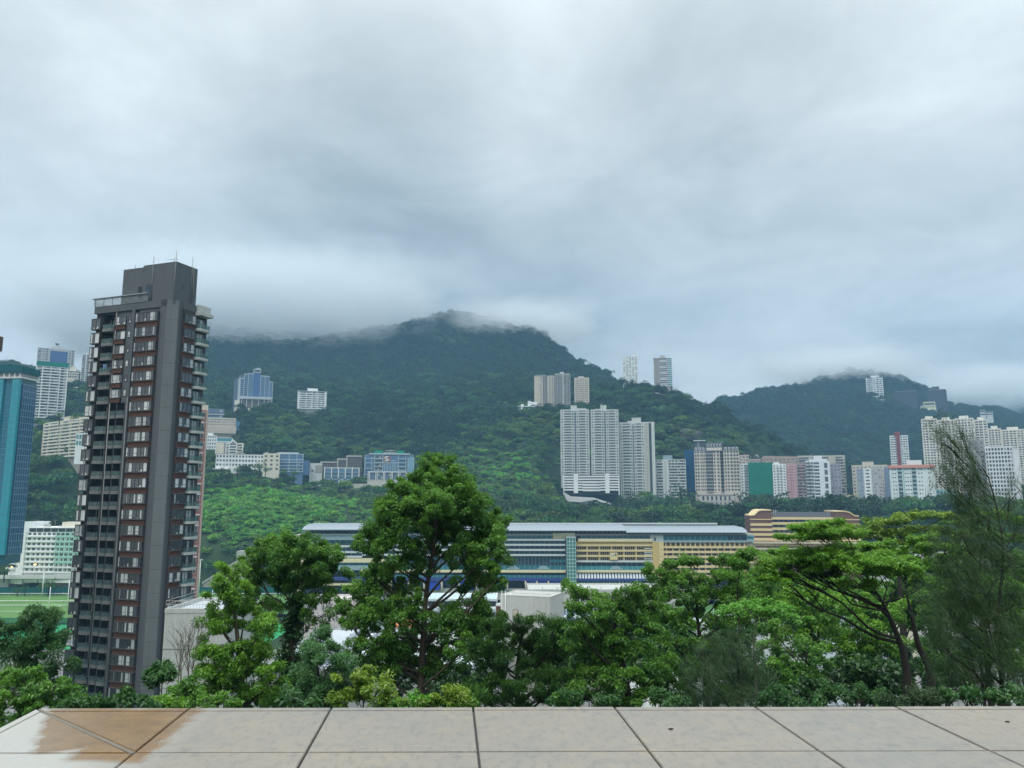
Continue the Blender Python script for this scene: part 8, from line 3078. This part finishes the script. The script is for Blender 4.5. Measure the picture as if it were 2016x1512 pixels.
# ------------------------------------------------------------------ stone ledge in front of the viewer
def ledge():
    yaw = R(1.2)
    root = thing('stone_ledge', 'broad granite tiled ledge along the bottom, stained wet brown at its left corner', 'ledge', (0, 0, CAMZ - 0.911), -0.0)
    m, nt, b, _ = newmat('granite_tile')
    tco = nt.nodes.new('ShaderNodeTexCoord')
    oi = nt.nodes.new('ShaderNodeObjectInfo')
    obj = tco.outputs['Object']
    big = noise(nt, 1.6, 5, 0.6)
    mid_ = noise(nt, 9.0, 4, 0.6)
    fine = noise(nt, 150.0, 3, 0.7)
    spk = noise(nt, 34.0, 4, 0.7, (1.0, 0.45, 1))
    base = mixrgb(nt, maprange(nt, big, 0.35, 0.68), (0.262, 0.228, 0.182), (0.216, 0.204, 0.182))
    base = mixrgb(nt, maprange(nt, mid_, 0.45, 0.72, 0, 0.45), base, (0.32, 0.265, 0.20))
    base = mixrgb(nt, maprange(nt, fine, 0.50, 0.72, 0, 0.5), base, (0.20, 0.21, 0.225))
    base = mixrgb(nt, maprange(nt, spk, 0.50, 0.64, 0, 0.5), base, (0.140, 0.140, 0.138))
    # darker damp patches of algae
    alg = noise(nt, 3.2, 6, 0.75)
    base = mixrgb(nt, maprange(nt, alg, 0.60, 0.70, 0, 0.4), base, (0.12, 0.122, 0.12))
    # cooler and cleaner away from the corner, rust stain at the corner
    sp = nt.nodes.new('ShaderNodeSeparateXYZ')
    nt.links.new(obj, sp.inputs[0])
    jit = noise(nt, 11.0, 4, 0.7)
    j2 = noise(nt, 2.6, 2, 0.5)

    def mth(op, a, c=None, clamp=False):
        n = nt.nodes.new('ShaderNodeMath')
        n.operation = op
        n.use_clamp = clamp
        for i, q in enumerate((a, c)):
            if q is None:
                continue
            if isinstance(q, (int, float)):
                n.inputs[i].default_value = q
            else:
                nt.links.new(q, n.inputs[i])
        return n.outputs[0]
    X = mth('ADD', mth('ADD', sp.outputs[0], mth('MULTIPLY', mth('SUBTRACT', sp.outputs[1], 3.55), 0.08)), mth('MULTIPLY', mth('SUBTRACT', jit, 0.5), 0.12))
    Y = mth('ADD', sp.outputs[1], mth('MULTIPLY', mth('SUBTRACT', j2, 0.5), 0.10))

    def step(v_, e, w_=0.022):
        return maprange(nt, v_, e - w_, e + w_)
    lft = step(mth('ADD', X, mth('MULTIPLY', Y, 0.42)), -0.545)
    rgt = mth('SUBTRACT', 1.0, step(X, -1.345))
    bot = step(mth('SUBTRACT', Y, mth('MULTIPLY', mth('ADD', X, 1.6), 0.28)), 2.97)
    bot = mth('MAXIMUM', bot, mth('MULTIPLY', step(X, -1.62), step(Y, 2.84)))
    top = mth('SUBTRACT', 1.0, step(Y, 3.535))
    stain = mth('MULTIPLY', mth('MULTIPLY', lft, rgt), mth('MULTIPLY', bot, top))
    rust = mixrgb(nt, maprange(nt, mid_, 0.3, 0.7), (0.265, 0.140, 0.030), (0.155, 0.076, 0.014))
    rust = mixrgb(nt, maprange(nt, fine, 0.5, 0.7, 0, 0.5), rust, (0.16, 0.085, 0.035))
    col = mixrgb(nt, mth('MULTIPLY', stain, 0.76), base, rust)
    # wet gloss of the corner tile, painted in as a pale colour
    pale = mth('MULTIPLY', mth('SUBTRACT', 1.0, step(X, -1.44, 0.18)), mth('SUBTRACT', 1.0, stain))
    col = mixrgb(nt, mth('MULTIPLY', pale, 0.75), col, (0.44, 0.43, 0.395))
    nt.links.new(col, b.inputs['Base Color'])
    wet = noise(nt, 1.1, 3, 0.5)
    rr = mth('SUBTRACT', maprange(nt, wet, 0.4, 0.65, 0.58, 0.30), mth('MULTIPLY', stain, 0.26))
    rr = mth('SUBTRACT', rr, mth('MULTIPLY', pale, 0.12))
    nt.links.new(rr, b.inputs['Roughness'])
    b.inputs['Specular IOR Level'].default_value = 0.45
    bp = nt.nodes.new('ShaderNodeBump')
    bp.inputs['Strength'].default_value = 0.12
    bp.inputs['Distance'].default_value = 0.004
    nt.links.new(fine, bp.inputs['Height'])
    nt.links.new(bp.outputs[0], b.inputs['Normal'])
    jm = wall_mat((0.075, 0.075, 0.075), 0.9, 0.3, 2.0)
    # tiles: bevelled slabs laid 4 to 9 mm apart over a mortar bed
    bm = bmesh.new()
    yF, yN = 3.550, 2.950
    x0 = -1.412

    def slab(pts, h=0.0):
        vs = [bm.verts.new((p[0], p[1], h)) for p in pts]
        lo_ = [bm.verts.new((p[0], p[1], -0.035)) for p in pts]
        n_ = len(pts)
        bm.faces.new(vs)
        for i in range(n_):
            k = (i + 1) % n_
            bm.faces.new((vs[k], vs[i], lo_[i], lo_[k]))
    rg = random.Random(4)
    g = 0.0035
    gw = 0.0045
    W_ = 0.6205
    lip = 0.052
    for i in range(-1, 13):
        xa, xb = x0 + i * W_ + gw, x0 + (i + 1) * W_ - gw
        e = rg.uniform(-0.0012, 0.0012)
        if i == -1:
            # mitred corner pair
            slab([(xa - 0.0, yF - lip - g), (xa + 0.02, yF - lip - g), (xb, yN + 0.02), (xb, yF - lip - g)][1:], e)
            slab([(xa + 0.02, yF - lip - g), (xb, yF - lip - g), (xb, yN + 0.026)], e) if False else None
            slab([(xa, yF - lip - 0.012), (xa, yN + g), (xb - 0.02, yN + g)], -e)
            slab([(xa - 0.035, yF), (xb, yF), (xb, yF - lip + g), (xa + 0.01, yF - lip + g)][::-1], e)
            slab([(xa - 0.045, yF - 0.012), (xa - 0.008, yF - lip), (xa - 0.008, 0.3), (xa - 0.045, 0.3)][::-1], e)
        else:
            slab([(xa, yN + g), (xb, yN + g), (xb, yF - lip - g), (xa, yF - lip - g)], e)
            slab([(xa, yF - lip + g), (xb, yF - lip + g), (xb, yF), (xa, yF)], e)
        for k in range(4):
            yb = yN - k * 0.6 - g
            e2 = rg.uniform(-0.001, 0.001)
            slab([(xa, yb - 0.6 + 2 * g), (xb, yb - 0.6 + 2 * g), (xb, yb), (xa, yb)], e2)
    bmesh.ops.recalc_face_normals(bm, faces=bm.faces)
    top_e = [e for e in bm.edges if all(abs(v_.co.z) < 0.01 for v_ in e.verts)]
    bmesh.ops.bevel(bm, geom=top_e, offset=0.0025, segments=2, affect='EDGES')
    for v_ in bm.verts:
        v_.co.x -= 0.08 * (v_.co.y - yF)
        v_.co.y += 0.008 * v_.co.x
    me = bpy.data.meshes.new('granite_tiles')
    bm.to_mesh(me)
    bm.free()
    me.materials.append(m)
    o = bpy.data.objects.new('granite_tiles', me)
    COL.objects.link(o)
    o.parent = root
    def sk(x, y):
        x2 = x - 0.08 * (y - yF)
        return (x2, y + 0.008 * x2)
    mo = MB()
    d_ = 0.006
    xa, ya = x0 - W_ + 0.01, yF - lip - 0.004
    xb, yb = x0 - 0.004, yN + 0.004
    mo.prism([sk(xa - d_, ya - d_), sk(xb - d_, yb - d_), sk(xb + d_, yb + d_), sk(xa + d_, ya + d_)], -0.03, -0.0015, wall_mat((0.17, 0.155, 0.13), 0.9, 0.5, 6.0))
    mo.build('mortar_joint', root)
    base_ = MB().box(-2.03, 6.5, 0.25, yF - 0.03, -0.5, -0.012, jm).box(-2.0, 6.5, 0.3, yF - 0.06, -4.0, -0.5, wall_mat((0.40, 0.38, 0.34)))
    base_.build('bed', root)
    # a few scraps of leaf litter
    lt = MB()
    for x, y in ((0.62, 3.22), (2.02, 3.32)):
        lt.prism([(x, y), (x + 0.012, y - 0.006), (x + 0.022, y + 0.002), (x + 0.01, y + 0.009)], 0.0015, 0.004, BARKD)
    o = lt.build('leaf_litter')
    o.location = (0, 0, CAMZ - 0.911)
    tag(o, 'tiny dark scraps of leaf lying on the granite ledge', 'leaf litter', kind='stuff')


ledge()


# ------------------------------------------------------------------ undergrowth on the slope
def undergrowth():
    rng = np.random.default_rng(77)
    n = 42000
    y = rng.uniform(6, 120, n)
    x = rng.uniform(-0.8, 0.8, n) * y
    z = ground(x, y, False) + rng.uniform(0, 1, n)**2 * 0.9
    C = np.stack([x, y, z], -1)
    s = 0.16 + y[:, None] * 0.004
    V = leaves(C, nrm(rng.normal(0, 1, (n, 3)) + UP), 0.34, 0.2, 0.2, 0.6, 0.8, 0.2, rng)
    o = bpy.data.objects.new('undergrowth', quads_mesh('undergrowth', V, LEAF['deep'], rng.uniform(0, 1, n)))
    COL.objects.link(o)
    tag(o, 'low leafy undergrowth covering the slope below the ledge', 'undergrowth', kind='stuff')


undergrowth()


# ------------------------------------------------------------------ cloud resting on the ridge, and the damp air of the valley
def cloud_bank(name, c, r, dens, label):
    m = bpy.data.materials.new('cloud_volume')
    m.use_nodes = True
    nt = m.node_tree
    nt.nodes.clear()
    out = nt.nodes.new('ShaderNodeOutputMaterial')
    pv = nt.nodes.new('ShaderNodeVolumePrincipled')
    nt.links.new(pv.outputs[0], out.inputs['Volume'])
    pv.inputs['Color'].default_value = (0.91, 0.93, 0.945, 1)
    pv.inputs['Anisotropy'].default_value = 0.0
    t = nt.nodes.new('ShaderNodeTexCoord')
    mp = nt.nodes.new('ShaderNodeMapping')
    mp.inputs['Scale'].default_value = (r[0] * 0.010, r[1] * 0.007, r[2] * 0.017)
    mp.inputs['Location'].default_value = (c[0] * 0.01, 0.3, 0.1)
    nt.links.new(t.outputs['Object'], mp.inputs[0])
    nz = nt.nodes.new('ShaderNodeTexNoise')
    nz.inputs['Scale'].default_value = 1.0
    nz.inputs['Detail'].default_value = 6.0
    nz.inputs['Roughness'].default_value = 0.62
    nz.inputs['Distortion'].default_value = 0.4
    nt.links.new(mp.outputs[0], nz.inputs['Vector'])
    sp = nt.nodes.new('ShaderNodeSeparateXYZ')
    nt.links.new(t.outputs['Object'], sp.inputs[0])

    def mth(op, a, c=None, clamp=False):
        n = nt.nodes.new('ShaderNodeMath')
        n.operation = op
        n.use_clamp = clamp
        for i, q in enumerate((a, c)):
            if q is None:
                continue
            if isinstance(q, (int, float)):
                n.inputs[i].default_value = q
            else:
                nt.links.new(q, n.inputs[i])
        return n.outputs[0]
    # fades towards the rim of the bank, torn by turbulence, thickest in the upper half
    dn = nt.nodes.new('ShaderNodeVectorMath')
    dn.operation = 'LENGTH'
    nt.links.new(t.outputs['Object'], dn.inputs[0])
    rim = mth('SUBTRACT', 1.0, dn.outputs['Value'], True)
    e = mth('ADD', mth('MULTIPLY', rim, 2.1), mth('MULTIPLY', mth('SUBTRACT', nz.outputs[0], 0.53), 2.3))
    e = mth('MULTIPLY', mth('MAXIMUM', e, 0.0), maprange(nt, rim, 0.0, 0.25))
    e = mth('MULTIPLY', e, maprange(nt, sp.outputs[2], -0.60, 0.12, 1.0, 0.0))
    nt.links.new(mth('MULTIPLY', mth('MINIMUM', e, 1.0), dens), pv.inputs['Density'])
    bm = bmesh.new()
    bmesh.ops.create_icosphere(bm, subdivisions=4, radius=1.0)
    me = bpy.data.meshes.new(name)
    bm.to_mesh(me)
    bm.free()
    me.materials.append(m)
    o = bpy.data.objects.new(name, me)
    COL.objects.link(o)
    o.location = c
    o.scale = r
    tag(o, label, 'low_cloud', kind='stuff')


cloud_bank('low_cloud', P(440, 512, 1600), (640, 240, 290), 0.026, 'pale cloud lying on the long ridge of the wooded mountain')
cloud_bank('low_cloud', P(1030, 603, 1570), (190, 140, 120), 0.026, 'thin scarf of cloud on the right shoulder of the mountain peak')
cloud_bank('low_cloud', P(1660, 694, 1790), (260, 150, 120), 0.024, 'wisp of cloud on the top of the far right hill')
cloud_bank('low_cloud', P(1960, 725, 2150), (300, 160, 150), 0.020, 'cloud drifting behind the hill at the right edge')


def haze_box():
    m = bpy.data.materials.new('haze_air')
    m.use_nodes = True
    nt = m.node_tree
    nt.nodes.clear()
    out = nt.nodes.new('ShaderNodeOutputMaterial')
    pv = nt.nodes.new('ShaderNodeVolumePrincipled')
    nt.links.new(pv.outputs[0], out.inputs['Volume'])
    pv.inputs['Color'].default_value = (0.36, 0.67, 0.98, 1)
    pv.inputs['Density'].default_value = 0.00017
    pv.inputs['Anisotropy'].default_value = 0.0
    b = MB().box(-5600, 8200, -40, 3380, -12, 900, m)
    o = b.build('haze')
    tag(o, 'thin bluish damp haze filling the valley air', 'haze', kind='stuff')


haze_box()
